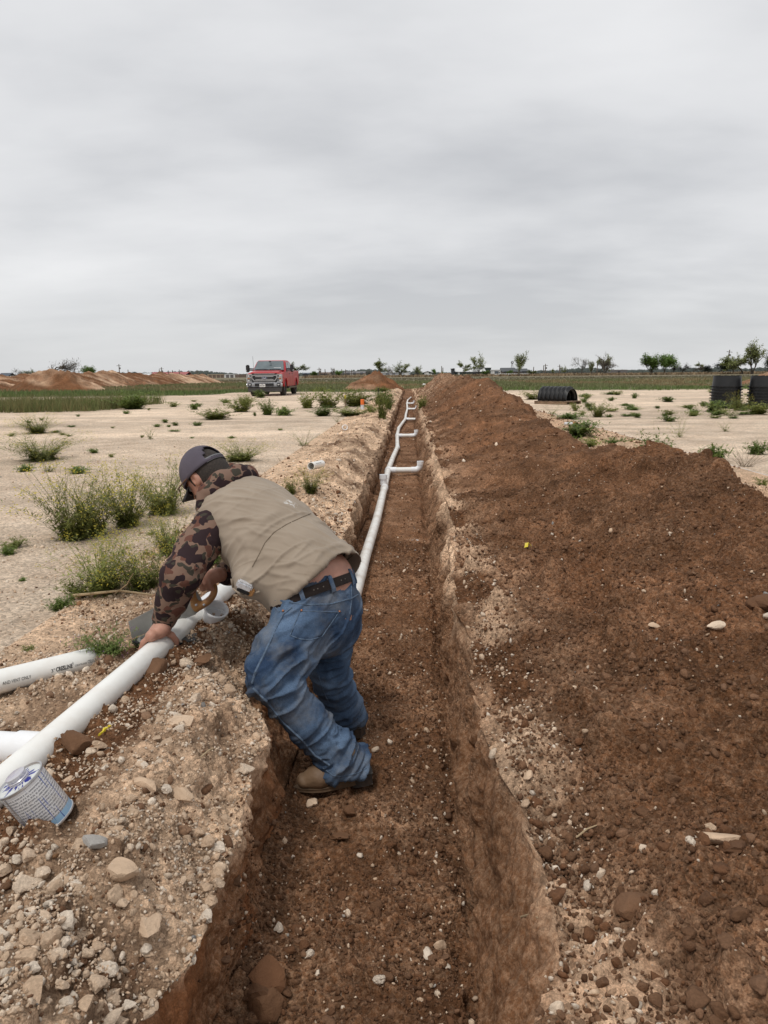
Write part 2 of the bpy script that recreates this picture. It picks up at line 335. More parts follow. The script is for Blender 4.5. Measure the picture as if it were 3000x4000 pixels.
def displace(P, Nn, S, Y, near):
    p = P.reshape(-1, 3).astype(np.float64); s = S.ravel(); y = np.repeat(Y, S.shape[1])
    close = sstep(61, 57, y)
    d = np.zeros(len(p), np.float32)
    big = fbm(p*2.3, 3, 21); mid = fbm(p*8.0, 3, 31); fin = fbm(p*26.0, 2 if not near else 3, 41)
    bank, wall, floor, spoil = s == 0, (s == 1) | (s == 3), s == 2, s == 4
    inn = sstep(-1.72, -1.25, p[:, 0])
    far = sstep(4.0, 7.0, y)
    d += np.where(bank, (big*.04*(1+.9*far)+mid*.034*(1+.5*far)+fin*.013)*inn, 0)
    # bucket-tooth ridges along the walls
    rp = p*np.array([3, 16, 5.0]); rid = fbm(rp, 3, 51)
    rp2 = p*np.array([6, 30, 3.0]); rid2 = vnoise(rp2, 57)
    nearw = np.where(y < 4, .45, 1.3); rid2 = rid2*np.where(y < 4, .15, 1)
    hang = sstep(.05, .45, fbm(p*np.array([4, 5.5, 4.0]), 3, 59))
    d += np.where(wall, (big*.045+mid*.035+rid*.045*nearw+rid2*.012+fin*.016-hang*.05)*close, 0)
    d += np.where(floor, (big*.022+mid*.028+fin*.014)*close, 0)
    toe = sstep(3.95, 3.3, p[:, 0])
    hs = np.clip(np.interp(y, CREST_Y, CREST_H)*3.5, .15, 1)
    d += np.where(spoil, (big*.13*hs+mid*.055+fin*.019)*toe*np.clip(hs*1.3, 0, 1), 0)
    dump = fbm(p*np.array([.9, 1.15, .9]), 3, 23); d += np.where(spoil, .13*np.clip(dump-.05, -.5, 1)*sstep(.6, 1.3, p[:, 0])*toe*np.clip(hs*1.3, 0, 1), 0)
    if near:
        w, c = worley(p*30, 61); cr = np.clip(1-w*1.5, 0, 1)*(c > .25)
        w2, c2 = worley(p*13, 67); cr2 = np.clip(1-w2*1.6, 0, 1)*(c2 > .55)
        amt = np.where(spoil, 1.0*toe, np.where(floor, 1.0, np.where(bank, .9*inn, .45)))
        w3, c3 = worley(p*6.5, 63); cr3 = np.clip(1-w3*1.8, 0, 1)*(c3 > .6)
        d += (cr*.019*amt + cr2*.038*amt*np.where(wall, .5, 1)*sstep(-.3, .3, mid+.15) + cr3*.080*np.where(spoil, toe, np.where(bank, .5*inn, np.where(floor, .25, .4)))*sstep(-.1, .4, big))
    else:
        w2, c2 = worley(p*9, 67); cr2 = np.clip(1-w2*1.6, 0, 1)*(c2 > .4)
        d += cr2*.035*np.where(spoil, toe, np.where(bank, inn, np.where(floor, .6, .4)))*close
    d *= np.where((y > 59), 0.25, 1)
    return d, big, mid, fin

def build_strip(Y, step, near):
    X, Z, S = section(Y)
    X, Z, S = X[:, ::step], Z[:, ::step], S[:, ::step]
    P = np.stack([X, np.repeat(Y[:, None], X.shape[1], 1), Z], 2)
    du = np.gradient(P, axis=1); dv = np.gradient(P, axis=0)
    Nn = np.cross(du, dv); Nn /= np.maximum(np.linalg.norm(Nn, axis=2, keepdims=True), 1e-9)
    # soften normals across the columns, so lips round over
    k = np.ones(9)/9
    for c in range(3): Nn[:, :, c] = np.apply_along_axis(lambda r: np.convolve(np.pad(r, 4, 'edge'), k, 'valid'), 1, Nn[:, :, c])
    Nn /= np.maximum(np.linalg.norm(Nn, axis=2, keepdims=True), 1e-9)
    d, big, mid, fin = displace(P, Nn, S, Y, near)
    edge = np.ones(X.shape[1]); edge[0] = 0; edge[-1] = 0
    D = d.reshape(S.shape)*edge[None, :]
    P2 = P + Nn*D[:, :, None]
    p = P2.reshape(-1, 3); s = S.ravel(); y = p[:, 1]; x = p[:, 0]; z = p[:, 2]
    mid2 = fbm(p*np.array([5, 5, 5.0]), 4, 71); lo = fbm(p*np.array([1.5, 1.5, 1.5]), 3, 77); layer = fbm(p*np.array([1.2, 1.2, 9.0]), 3, 79)
    bank, lw, fl, rw, spo = s == 0, s == 1, s == 2, s == 3, s == 4
    pale = np.zeros(len(p)); red = np.zeros(len(p))
    # bank: pale gravel with patches of brown soil, a brown strip along the pipe
    strip = np.exp(-((x+1.02-.03*y)/.13)**2)*sstep(4.4, 3.2, y)
    pb = .82 + .95*mid2 + .45*lo - 1.25*strip
    pb = np.where(x < -1.3, np.maximum(pb, .2)+(.75)*sstep(-1.3, -1.65, x), pb)
    pale = np.where(bank, pb, pale)
    # walls: a pale caliche layer under the surface, brown clay below
    band = sstep(-.34, -.20, z+.05*layer+.06*lo)*1.0
    pl = np.where(y < 3.3, sstep(-.13, -.02, z+.06*lo)*.6+.03, sstep(-.30, -.12, z+.06*layer+.08*lo)*.55)
    pale = np.where(lw, pl + .9*mid2*np.clip(pl+.25, 0, 1) , pale)
    band2 = sstep(-.22, -.06, z+.07*layer+.08*lo)
    prw = np.where(y < 3.6, .10+.24*sstep(-.12, .0, z+.06*lo), .13+band2*.55)
    pale = np.where(rw, prw + .75*mid2*np.clip(prw, .1, 1), pale)
    pale = np.where(fl, .06+.14*mid2, pale)
    lip = np.exp(-((x-.36-.06*lo)/.10)**2)
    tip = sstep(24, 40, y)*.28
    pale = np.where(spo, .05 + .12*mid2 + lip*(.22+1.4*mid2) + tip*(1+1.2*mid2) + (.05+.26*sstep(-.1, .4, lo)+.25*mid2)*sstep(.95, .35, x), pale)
    toe = sstep(3.2, 3.7, x + .25*mid2 + .1*lo)
    hh = np.interp(y, CREST_Y, CREST_H); tx = 2.1+1.35*hh
    pale = np.where(spo, np.maximum(pale, sstep(tx-.15, tx+.2, x+.25*mid2)), pale)
    endz = sstep(55, 60, y)
    pale = np.where(lw & (y < 4.5), pale, pale)
    red = np.where(lw & (y < 3.6), .75*sstep(.12, .4, fbm(p*np.array([6, 5, 2.5]), 3, 83))*sstep(-.02, -.1, z)*sstep(-.42, -.36, z), red)
    red = np.where(spo & (y > 20), .35*sstep(.0, .5, lo+.2), red)
    red = np.where(spo & (y < 20), .14+.35*lo+.2*mid2, red)
    var = 1 + .38*lo + .36*mid2 + .25*fin
    var = np.where(rw, var*1.22, var); var = np.where(lw & (y < 3.3), var*1.55, var); var = np.where(fl, var*1.15, var)
    var = np.where(spo, var*(1+.15*fbm(p*.9, 2, 91)), var)
    # clay smeared smooth by the bucket on the near walls
    rough = np.where((rw | lw) & (y < 4.5), .32+.6*sstep(.0, .4, mid2)+.6*sstep(3.2, 4.5, y), 1.0)
    var = np.where((rw | lw) & (y < 4.5), 1+(var-1)*.6, var)
    return P2, S, np.clip(pale, 0, 1), np.clip(red, 0, 1), np.clip(var, .4, 1.7), np.clip(rough, 0, 1)

YN = rows(0.85, 7.0, 0.0038); YF = rows(7.0, 80.0, 0.0072)
strips = [build_strip(YN, 1, True), build_strip(YF, 2, False)]
SURF = {}                           # region name -> sample positions for the stones
def region_mesh(name, ids, mat):
    V, Q, A, off = [], [], [[], [], [], []], 0
    for (P, S, pale, red, var, rough) in strips:
        nr, nc = S.shape; cols = np.where(np.isin(S[0], ids))[0]
        c0, c1 = cols[0], min(cols[-1]+2, nc)
        sub = P[:, c0:c1].reshape(-1, 3); m = c1-c0
        V.append(sub)
        for k, a in enumerate((pale, red, var, rough)): A[k].append(a.reshape(nr, nc)[:, c0:c1].ravel())
        i = (np.arange(nr-1)[:, None]*m + np.arange(m-1)[None, :]).ravel()+off
        Q.append(np.stack([i, i+1, i+m+1, i+m], 1)); off += len(sub)
    me = mesh_np(name, np.concatenate(V), np.concatenate(Q))
    for nme, a in zip(('pale', 'red', 'var', 'rough'), A): fattr(me, nme, np.concatenate(a))
    o = link(name, me, mat); kind(o, 'structure'); return o
O_bank = region_mesh('gravel_bank', [0], M_bank); O_bank['label'] = 'pale gravelly bank of dug earth along the trench edge'
O_trench = region_mesh('trench', [1, 2, 3], M_soil); O_trench['label'] = 'long straight trench of brown clay walls and crumbly floor'
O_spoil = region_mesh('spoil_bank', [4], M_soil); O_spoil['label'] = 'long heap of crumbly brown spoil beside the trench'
BV = {}
def bvh_of(o):
    me = o.data; n = len(me.vertices); v = np.empty(n*3, np.float32); me.vertices.foreach_get('co', v)
    return BVHTree.FromPolygons([tuple(q) for q in v.reshape(-1, 3).tolist()], [tuple(p.vertices) for p in me.polygons])

# fields to either side and beyond: one flat sheet of pale caliche that turns to grass further out
def field_mat():
    m, t, b = mat_new('caliche_and_grass_ground')
    tc = N(t, 'ShaderNodeTexCoord')
    a = N(t, 'ShaderNodeAttribute', attribute_name='grass'); av = N(t, 'ShaderNodeAttribute', attribute_name='var'); ad = N(t, 'ShaderNodeAttribute', attribute_name='dry')
    n1 = N(t, 'ShaderNodeTexNoise'); n1.inputs['Scale'].default_value = 55; n1.inputs['Detail'].default_value = 6; n1.inputs['Roughness'].default_value = 0.7
    n2 = N(t, 'ShaderNodeTexNoise'); n2.inputs['Scale'].default_value = 2.2; n2.inputs['Detail'].default_value = 8; n2.inputs['Roughness'].default_value = 0.7
    vo = N(t, 'ShaderNodeTexVoronoi'); vo.inputs['Scale'].default_value = 48
    for n in (n1, n2, vo): t.links.new(tc.outputs['Object'], n.inputs['Vector'])
    rp = N(t, 'ShaderNodeValToRGB'); t.links.new(n2.outputs[0], rp.inputs[0]); e = rp.color_ramp.elements
    e[0].position = .3; e[0].color = (.60, .455, .33, 1); e[1].position = .7; e[1].color = (.79, .645, .50, 1)
    vr = N(t, 'ShaderNodeMapRange'); t.links.new(vo.outputs['Color'], vr.inputs[0]); vr.inputs[3].default_value = .66; vr.inputs[4].default_value = 1.3
    nr = N(t, 'ShaderNodeMapRange'); t.links.new(n1.outputs[0], nr.inputs[0]); nr.inputs[1].default_value = .3; nr.inputs[2].default_value = .7; nr.inputs[3].default_value = .62; nr.inputs[4].default_value = 1.3
    mu = N(t, 'ShaderNodeMath', operation='MULTIPLY'); t.links.new(vr.outputs[0], mu.inputs[0]); t.links.new(nr.outputs[0], mu.inputs[1])
    mu2 = N(t, 'ShaderNodeMath', operation='MULTIPLY'); t.links.new(mu.outputs[0], mu2.inputs[0]); t.links.new(av.outputs['Fac'], mu2.inputs[1])
    ml = N(t, 'ShaderNodeMix', data_type='RGBA', blend_type='MULTIPLY'); ml.inputs[0].default_value = 1; t.links.new(rp.outputs[0], ml.inputs[6]); t.links.new(mu2.outputs[0], ml.inputs[7])
    g = N(t, 'ShaderNodeMix', data_type='RGBA'); t.links.new(ad.outputs['Fac'], g.inputs[0]); g.inputs[6].default_value = (.125, .125, .058, 1); g.inputs[7].default_value = (.195, .165, .115, 1)
    mx = N(t, 'ShaderNodeMix', data_type='RGBA'); t.links.new(a.outputs['Fac'], mx.inputs[0]); t.links.new(ml.outputs[2], mx.inputs[6]); t.links.new(g.outputs[2], mx.inputs[7])
    t.links.new(mx.outputs[2], b.inputs['Base Color']); b.inputs['Roughness'].default_value = .95; b.inputs['Specular IOR Level'].default_value = .15
    bp = N(t, 'ShaderNodeBump'); bp.inputs['Strength'].default_value = 1; bp.inputs['Distance'].default_value = .02
    hb = N(t, 'ShaderNodeMath', operation='MULTIPLY_ADD'); t.links.new(vo.outputs['Distance'], hb.inputs[0]); hb.inputs[1].default_value = -.6; t.links.new(n1.outputs[0], hb.inputs[2]); t.links.new(hb.outputs[0], bp.inputs['Height']); t.links.new(bp.outputs[0], b.inputs['Normal'])
    return m
M_field = field_mat()
def pad_edge(x, y):                 # signed: > 0 on the grass side
    w = 4.0*fbm(np.stack([x*.12, y*.05, x*0], 1), 3, 101)
    lim = 50 + np.where(x < 0, np.where(x < -12, -6, 0), 0)
    return (y + w - lim)
def build_field():
    V, Q, GA, off = [], [], [], 0
    def add(xs, ys, disp=True):
        nonlocal off
        Xg, Yg = np.meshgrid(xs, ys); p = np.stack([Xg.ravel(), Yg.ravel(), 0*Xg.ravel()], 1)
        V.append(p)
        m, nr = len(xs), len(ys); i = (np.arange(nr-1)[:, None]*m+np.arange(m-1)[None, :]).ravel()+off
        Q.append(np.stack([i, i+1, i+m+1, i+m], 1)); off += len(p)
    ys = rows(0.85, 80, 0.0125)
    g = np.linspace(0, 1, 230)
    add(-1.75-(np.expm1(g*4.4)/np.expm1(4.4)*120)[::-1], ys)
    add(4.0+np.expm1(g[::2]*4.0)/np.expm1(4.0)*120, ys)
    add(np.concatenate([[-3000, -1500, -700, -300], np.linspace(-120, 120, 121), [300, 700, 1500, 3000]]), np.concatenate([np.linspace(80, 700, 120), [1000, 2000, 5000]]))
    add(np.array([-3000, -120.0]), np.array([-40, 80.0])); add(np.array([124, 3000.0]), np.array([-40, 80.0]))
    add(np.array([-120, 124.0]), np.array([-40, .85]))
    p = np.concatenate(V); x, y = p[:, 0], p[:, 1]
    nearf = sstep(40, 6, y)
    lump = (fbm(p*.7, 3, 111)*.03 + fbm(p*6.0, 3, 113)*.010*nearf + fbm(p*22, 2, 117)*.006*nearf)
    w, c = worley(p*27, 119); lump += np.clip(1-w*1.6, 0, 1)*(c > .45)*.009*sstep(14, 3, y)
    e = np.minimum(np.minimum(np.abs(x+1.75), np.abs(x-4.0)), 1)*1.0
    lock = np.where((y < 80.01) & ((np.abs(x+1.75) < 1e-3) | (np.abs(x-4.0) < 1e-3)), 0, 1)
    p[:, 2] = np.where((y < 79.9) & (y > .86) & (np.abs(x) < 118), lump*lock, 0)
    gr = np.clip(.5+pad_edge(x, y)/3 + .6*fbm(p*.8, 3, 121), 0, 1)
    dry = sstep(85, 150, y)*.8 + .25*fbm(p*np.array([.05, .02, 1]), 3, 123)
    var = 1+.26*fbm(p*np.array([.35, .35, 1]), 3, 131)+.16*fbm(p*3.1, 3, 133)+.30*fbm(p*np.array([.22, 1.6, 1]), 4, 137)
    me = mesh_np('ground', p, np.concatenate(Q)); fattr(me, 'grass', gr); fattr(me, 'dry', np.clip(dry, 0, 1)); fattr(me, 'var', np.clip(var, .6, 1.4))
    o = link('ground', me, M_field); kind(o, 'structure'); o['label'] = 'pale caliche ground turning to grassland towards the horizon'
    return o
O_ground = build_field()

# ------------------------------------------------------------------ stones, clods and gravel
def clod_proto(sub, seed):
    bm = bmesh.new(); bmesh.ops.create_icosphere(bm, subdivisions=sub, radius=1.0)
    v = np.array([q.co[:] for q in bm.verts]); f = np.array([[q.index for q in fc.verts] for fc in bm.faces]); bm.free()
    n = v/np.linalg.norm(v, axis=1, keepdims=True); r = np.random.default_rng(seed)
    w, c = worley(n*1.9+seed*3.3, seed)
    v = n*(1+.30*fbm(n*1.5+seed*5.1, 2, seed)+.22*fbm(n*4.2+seed, 2, seed+3)-.28*np.clip(w-.35, 0, 1))[:, None]
    for k in range(8):
        a = r.normal(size=3); a /= np.linalg.norm(a); lim = r.uniform(.38, .72); h = v@a; v = v-np.outer(np.clip(h-lim, 0, 9), a)*.85
    v *= np.array([1.1, r.uniform(.7, 1), r.uniform(.6, .9)]); return v.astype(np.float32), f
def rock_proto(sub, seed, flat=.75, rough=.28):
    bm = bmesh.new(); bmesh.ops.create_icosphere(bm, subdivisions=sub, radius=1.0)
    v = np.array([q.co[:] for q in bm.verts]); f = np.array([[q.index for q in fc.verts] for fc in bm.faces]); bm.free()
    n = v/np.linalg.norm(v, axis=1, keepdims=True)
    d = 1+rough*fbm(n*1.6+seed*7.7, 2, seed)*1.6+(.10*fbm(n*5+seed, 2, seed+5) if sub > 1 else 0)
    # a few planar chips
    r = np.random.default_rng(seed)
    v = n*d[:, None]
    for k in range(9):
        a = r.normal(size=3); a /= np.linalg.norm(a); lim = r.uniform(.5, .8); h = v@a; v = v-np.outer(np.clip(h-lim, 0, 9), a)*.9
    v *= np.array([1.15, r.uniform(.6, .95), flat*r.uniform(.6, 1.0)])
    return v.astype(np.float32), f
def octa(seed):
    r = np.random.default_rng(seed); v = np.array([[1, 0, 0], [-1, 0, 0], [0, 1, 0], [0, -1, 0], [0, 0, 1], [0, 0, -1.0]])*r.uniform(.65, 1.25, (6, 1))+r.normal(size=(6, 3))*.16
    return v.astype(np.float32), np.array([[0, 2, 4], [2, 1, 4], [1, 3, 4], [3, 0, 4], [2, 0, 5], [1, 2, 5], [3, 1, 5], [0, 3, 5]])
P6 = [octa(150+i) for i in range(12)]
P12 = [rock_proto(1, 200+i, .8) for i in range(10)]
PROT = [rock_proto(2, 300+i, .75) for i in range(8)]; PROT3 = [rock_proto(3, 300+i, .72, .34) for i in range(8)]; CLODS = [clod_proto(3, 340+i) for i in range(8)]; CLOD2 = [clod_proto(2, 360+i) for i in range(8)]; CLOD1 = [clod_proto(1, 380+i) for i in range(8)]
TONES = {'pale': np.array([[.66, .50, .36], [.72, .575, .435], [.56, .41, .285], [.74, .63, .51], [.60, .435, .30]]),
         'grey': np.array([[.37, .35, .325], [.27, .255, .24], [.42, .385, .34]]),
         'brown': np.array([[.165, .086, .046], [.185, .100, .056], [.135, .069, .037], [.215, .120, .070], [.172, .083, .042]]),
         'rust': np.array([[.26, .14, .07], [.30, .18, .11]])}
def gather(o):
    me = o.data; n = len(me.vertices); v = np.empty(n*3, np.float32); me.vertices.foreach_get('co', v)
    nn = np.empty(n*3, np.float32); me.vertices.foreach_get('normal', nn)
    return v.reshape(-1, 3), nn.reshape(-1, 3)
def m_vcol(name, rough=.9):
    m, t, b = mat_new(name)
    a = N(t, 'ShaderNodeAttribute', attribute_name='col'); tc = N(t, 'ShaderNodeTexCoord')
    n1 = N(t, 'ShaderNodeTexNoise'); n1.inputs['Scale'].default_value = 120; n1.inputs['Detail'].default_value = 5; n1.inputs['Roughness'].default_value = .7
    t.links.new(tc.outputs['Object'], n1.inputs['Vector'])
    mr = N(t, 'ShaderNodeMapRange'); t.links.new(n1.outputs[0], mr.inputs[0]); mr.inputs[1].default_value = .3; mr.inputs[2].default_value = .7; mr.inputs[3].default_value = .72; mr.inputs[4].default_value = 1.22
    ml = N(t, 'ShaderNodeMix', data_type='RGBA', blend_type='MULTIPLY'); ml.inputs[0].default_value = 1; t.links.new(a.outputs['Color'], ml.inputs[6]); t.links.new(mr.outputs[0], ml.inputs[7])
    t.links.new(ml.outputs[2], b.inputs['Base Color']); b.inputs['Roughness'].default_value = rough; b.inputs['Specular IOR Level'].default_value = .2
    bp = N(t, 'ShaderNodeBump'); bp.inputs['Strength'].default_value = .9; bp.inputs['Distance'].default_value = .009
    t.links.new(n1.outputs[0], bp.inputs['Height']); t.links.new(bp.outputs[0], b.inputs['Normal'])
    return m
M_grav = m_vcol('loose_gravel')
def rand_rot(k, r, tilt=1.0):
    a = r.uniform(0, 2*np.pi, k); q = r.normal(size=(k, 4)); q /= np.linalg.norm(q, axis=1, keepdims=True)
    w, x, y, z = q.T
    return np.stack([np.stack([1-2*(y*y+z*z), 2*(x*y-z*w), 2*(x*z+y*w)], 1), np.stack([2*(x*y+z*w), 1-2*(x*x+z*z), 2*(y*z-x*w)], 1), np.stack([2*(x*z-y*w), 2*(y*z+x*w), 1-2*(x*x+y*y)], 1)], 1)
def gravel_mesh(name, pos, nrm, size, col, label, mat=M_grav, big=.013, parent=None):
    r = np.random.default_rng(len(pos)); VV, FF, CC, off = [], [], [], 0
    ang = size/np.maximum(pos[:, 1], .6)
    hi = (ang > .0027).astype(int)+(ang > .0080); br = (col[:, 0] < .21) & (hi > 0); hi = np.where(br, hi+2, hi)
    for flag, protos in ((0, P6), (1, P12), (2, PROT), (3, CLOD1), (4, CLOD2)):
        idx = np.where(hi == flag)[0]
        for k, (pv, pf) in enumerate(protos):
            ii = idx[k::len(protos)]
            if len(ii) == 0: continue
            M = rand_rot(len(ii), r)
            v = np.einsum('nij,vj->nvi', M, pv)*size[ii][:, None, None]
            v = v + (pos[ii]+nrm[ii]*size[ii][:, None]*.08)[:, None, :]
            VV.append(v.reshape(-1, 3)); FF.append((pf[None]+(np.arange(len(ii))*len(pv))[:, None, None]).reshape(-1, 3)+off)
            CC.append(np.repeat(col[ii], len(pv), 0)); off += v.shape[0]*v.shape[1]
    me = mesh_np(name, np.concatenate(VV), None, np.concatenate(FF), smooth=False); cattr(me, 'col', np.concatenate(CC))
    o = link(name, me, mat, parent); kind(o, 'stuff')
    if parent is None: o['label'] = label
    return o
STONE_MATS = {}
def stone_mat(kind_):
    if kind_ not in STONE_MATS:
        m, t, b = mat_new(kind_+'_stone'); oi = N(t, 'ShaderNodeObjectInfo'); tc = N(t, 'ShaderNodeTexCoord')
        rp = N(t, 'ShaderNodeValToRGB'); t.links.new(oi.outputs['Random'], rp.inputs[0]); rp.color_ramp.interpolation = 'CONSTANT'
        tn = TONES[kind_]
        for i, c in enumerate(tn):
            e = rp.color_ramp.elements[0] if i == 0 else rp.color_ramp.elements[1] if i == 1 else rp.color_ramp.elements.new(i/len(tn))
            e.position = i/len(tn); e.color = tuple(c)+(1,)
        n1 = N(t, 'ShaderNodeTexNoise'); n1.inputs['Scale'].default_value = 3.2; n1.inputs['Detail'].default_value = 8; n1.inputs['Roughness'].default_value = .7
        t.links.new(tc.outputs['Object'], n1.inputs['Vector'])
        mr = N(t, 'ShaderNodeMapRange'); t.links.new(n1.outputs[0], mr.inputs[0]); mr.inputs[1].default_value = .3; mr.inputs[2].default_value = .7; mr.inputs[3].default_value = .68; mr.inputs[4].default_value = 1.2
        ml = N(t, 'ShaderNodeMix', data_type='RGBA', blend_type='MULTIPLY'); ml.inputs[0].default_value = 1; t.links.new(rp.outputs[0], ml.inputs[6]); t.links.new(mr.outputs[0], ml.inputs[7])
        t.links.new(ml.outputs[2], b.inputs['Base Color']); b.inputs['Roughness'].default_value = .9; b.inputs['Specular IOR Level'].default_value = .2
        bp = N(t, 'ShaderNodeBump'); bp.inputs['Strength'].default_value = .5; bp.inputs['Distance'].default_value = .08
        t.links.new(n1.outputs[0], bp.inputs['Height']); t.links.new(bp.outputs[0], b.inputs['Normal'])
        STONE_MATS[kind_] = m
    return STONE_MATS[kind_]
STONE_ME = {}
def stone_mesh(kind_, k):
    if (kind_, k) not in STONE_ME:
        v, f = (CLODS if kind_ == 'brown' else PROT3)[k]; me = mesh_np(kind_+'_stone', v, None, f, smooth=kind_ != 'brown')
        if kind_ != 'brown': me.set_sharp_from_angle(angle=R(22))
        me.materials.append(stone_mat(kind_)); STONE_ME[kind_, k] = me
    return STONE_ME[kind_, k]
def single(name, kind_, pos, nrm, size, parent, r):
    o = bpy.data.objects.new(name, stone_mesh(kind_, int(r.integers(0, 8)))); COL.objects.link(o)
    o.parent = parent; o.location = tuple(pos+nrm*size*.06); o.scale = (size,)*3
    o.rotation_euler = tuple(r.uniform(-.5, .5, 2))+(r.uniform(0, 6.28),)
    return o
def scatter(o, n, smin, smax, mix, label, gname, seed, xr=None, yr=None, power=2.2, nsingle=300, sname='stone', clump=None, parts_min=.016, minpix=.00055):
    r = np.random.default_rng(seed); v, nn = gather(o)
    ok = nn[:, 2] > -.2
    if xr: ok &= (v[:, 0] > xr[0]) & (v[:, 0] < xr[1])
    if yr: ok &= (v[:, 1] > yr[0]) & (v[:, 1] < yr[1])
    idx = np.where(ok)[0]
    wgt = np.ones(len(idx))
    if clump: wgt = np.clip(.22+sstep(clump[0], clump[1], fbm(v[idx]*clump[2], 3, seed)), .02, 1)
    wgt *= np.clip(nn[idx, 2]+.25, .1, 1)
    ii = r.choice(idx, size=n, replace=True, p=wgt/wgt.sum())
    u = r.uniform(size=n); size = smin*(1-u*(1-(smin/smax)**power))**(-1/power)/2
    size = np.maximum(size, v[ii, 1]*minpix)
    pos = v[ii]+r.normal(size=(n, 3))*.004; nrm = nn[ii]
    kinds = list(mix); pr = np.array([mix[k] for k in kinds]); kk = r.choice(len(kinds), size=n, p=pr/pr.sum())
    big = np.argsort(-size/np.maximum(pos[:, 1], .8)*np.where(size > parts_min/2, 1, 0))[:nsingle]
    big = big[size[big] > parts_min/2]
    for i in big: single(sname if kinds[kk[i]] != 'brown' else 'clod', kinds[kk[i]], pos[i], nrm[i], size[i], o, r)
    rest = np.setdiff1d(np.arange(n), big)
    col = np.zeros((n, 3))
    for k, kd in enumerate(kinds):
        m = kk == k; col[m] = TONES[kd][r.integers(0, len(TONES[kd]), m.sum())]
    col *= r.uniform(.8, 1.2, (n, 1))
    g = gravel_mesh(gname, pos[rest], nrm[rest], size[rest], col[rest], label, parent=o)
    return g
scatter(O_bank, 30000, .006, .055, {'pale': 8.6, 'grey': .10, 'brown': 1.0, 'rust': .25}, '', 'gravel', 1, yr=(1.0, 4.6), power=2.35, nsingle=300, clump=(-.3, .3, 5))
scatter(O_bank, 9000, .012, .085, {'pale': 6, 'grey': .2, 'brown': 2.8}, '', 'far_gravel', 2, yr=(4.6, 56), power=2.4, nsingle=0)
scatter(O_trench, 18000, .006, .045, {'brown': 8.6, 'pale': .95, 'grey': .04}, '', 'crumbs', 3, yr=(1.0, 9), xr=(-.46, .17), power=2.15, nsingle=220, clump=(-.4, .3, 4))
scatter(O_trench, 3500, .012, .06, {'brown': 8, 'pale': .7}, '', 'far_crumbs', 4, yr=(9, 50), power=2.0, nsingle=0)
scatter(O_spoil, 46000, .007, .055, {'brown': 9.2, 'pale': .36, 'grey': .03, 'rust': .12}, '', 'crumbs', 5, yr=(1.0, 9), xr=(.3, 3.6), power=2.3, nsingle=300, clump=(-.5, .3, 3))
scatter(O_spoil, 11000, .016, .11, {'brown': 9, 'pale': .5, 'rust': .4}, '', 'far_crumbs', 6, yr=(9, 58), power=2.0, nsingle=0)
scatter(O_spoil, 2600, .006, .04, {'pale': 6, 'brown': 4}, '', 'lip_gravel', 8, yr=(1.0, 12), xr=(.22, .5), power=2.2, nsingle=0)
scatter(O_ground, 13000, .007, .04, {'pale': 9, 'grey': .2, 'brown': .45}, '', 'gravel', 7, yr=(1.2, 14), xr=(-7, -1.76), power=2.5, nsingle=120, clump=(-.5, .3, 2))
# ================================================================== pipes, saw, can
M_pvc = pmat('white_pvc', (.80, .80, .765), rough=.32, var=.02, vscale=5, dirt=(.45, .34, .24), dscale=9, damt=.22, spec=.45)
M_pvc_d = pmat('dusty_white_pvc', (.76, .755, .72), rough=.42, var=.03, vscale=4, dirt=(.36, .25, .16), dscale=6, damt=.62, spec=.4)
M_fit = pmat('white_pvc_fitting', (.80, .815, .83), rough=.3, var=.02, spec=.45, dirt=(.45, .34, .24), dscale=12, damt=.12)
M_print = pmat('black_print', (.02, .02, .022), rough=.6, var=.1)
PR = .0445
def bv(o): return bvh_of(o)
BV_bank, BV_tr, BV_sp, BV_gr = bv(O_bank), bv(O_trench), bv(O_spoil), bv(O_ground)
def drop(x, y, default=0.0):        # height of the ground under a point
    best = None
    for b in (BV_bank, BV_tr, BV_sp, BV_gr):
        h = b.ray_cast(Vector((x, y, 3.0)), Vector((0, 0, -1)))
        if h[0] is not None and (best is None or h[0].z > best): best = h[0].z
    return default if best is None else best
def hollow(mb, a, b, r, wall=.006, seg=28):     # a pipe length, open at both ends
    a, b = Vector(a), Vector(b); L = (b-a).length
    M = Matrix.Translation(a) @ (b-a).to_track_quat('Z', 'Y').to_matrix().to_4x4()
    mb.lathe([(r, 0), (r, L), (r-wall, L), (r-wall, 0), (r, 0)], seg, M); return mb
def sleeve(mb, p, d, r, h, seg=24):
    p, d = Vector(p), Vector(d).normalized()
    M = Matrix.Translation(p-d*h/2) @ d.to_track_quat('Z', 'Y').to_matrix().to_4x4()
    mb.lathe([(PR*.97, 0), (r, 0), (r, h), (PR*.97, h)], seg, M); return mb

# the glued run of drain pipe on the trench floor
PZ = -.345
def c8(x, y, z=PZ): return on_ground(1200+x/2.074, 1480+y/2.074, z)
main = [c8(x, y) for x, y in [(250, 2250), (470, 1440), (560, 1150), (625, 885), (655, 740), (693, 640), (731, 555), (728, 460), (741, 400), (795, 326), (800, 285), (812, 244), (808, 199), (815, 172), (841, 150)]]
run = empty('drain_pipe_run', tuple(main[4])); tag(run, 'white glued drain pipe run with side stubs lying along the trench floor', 'pipe')
def inn(o, root): o.parent = root; o.matrix_parent_inverse = Matrix.Translation(-root.location); return o
def inrun(o): return inn(o, run)
segs = [(0, 3), (3, 4), (4, 6), (6, 7), (7, 8), (8, 9), (9, 11), (11, 12), (12, 14)]
for a, b in segs:
    mb = MB(); pts = [Vector(p) for p in main[a:b+1]]
    mb.tube(pts, PR, 20); inrun(mb.build('pipe', M_pvc_d, smooth=True))
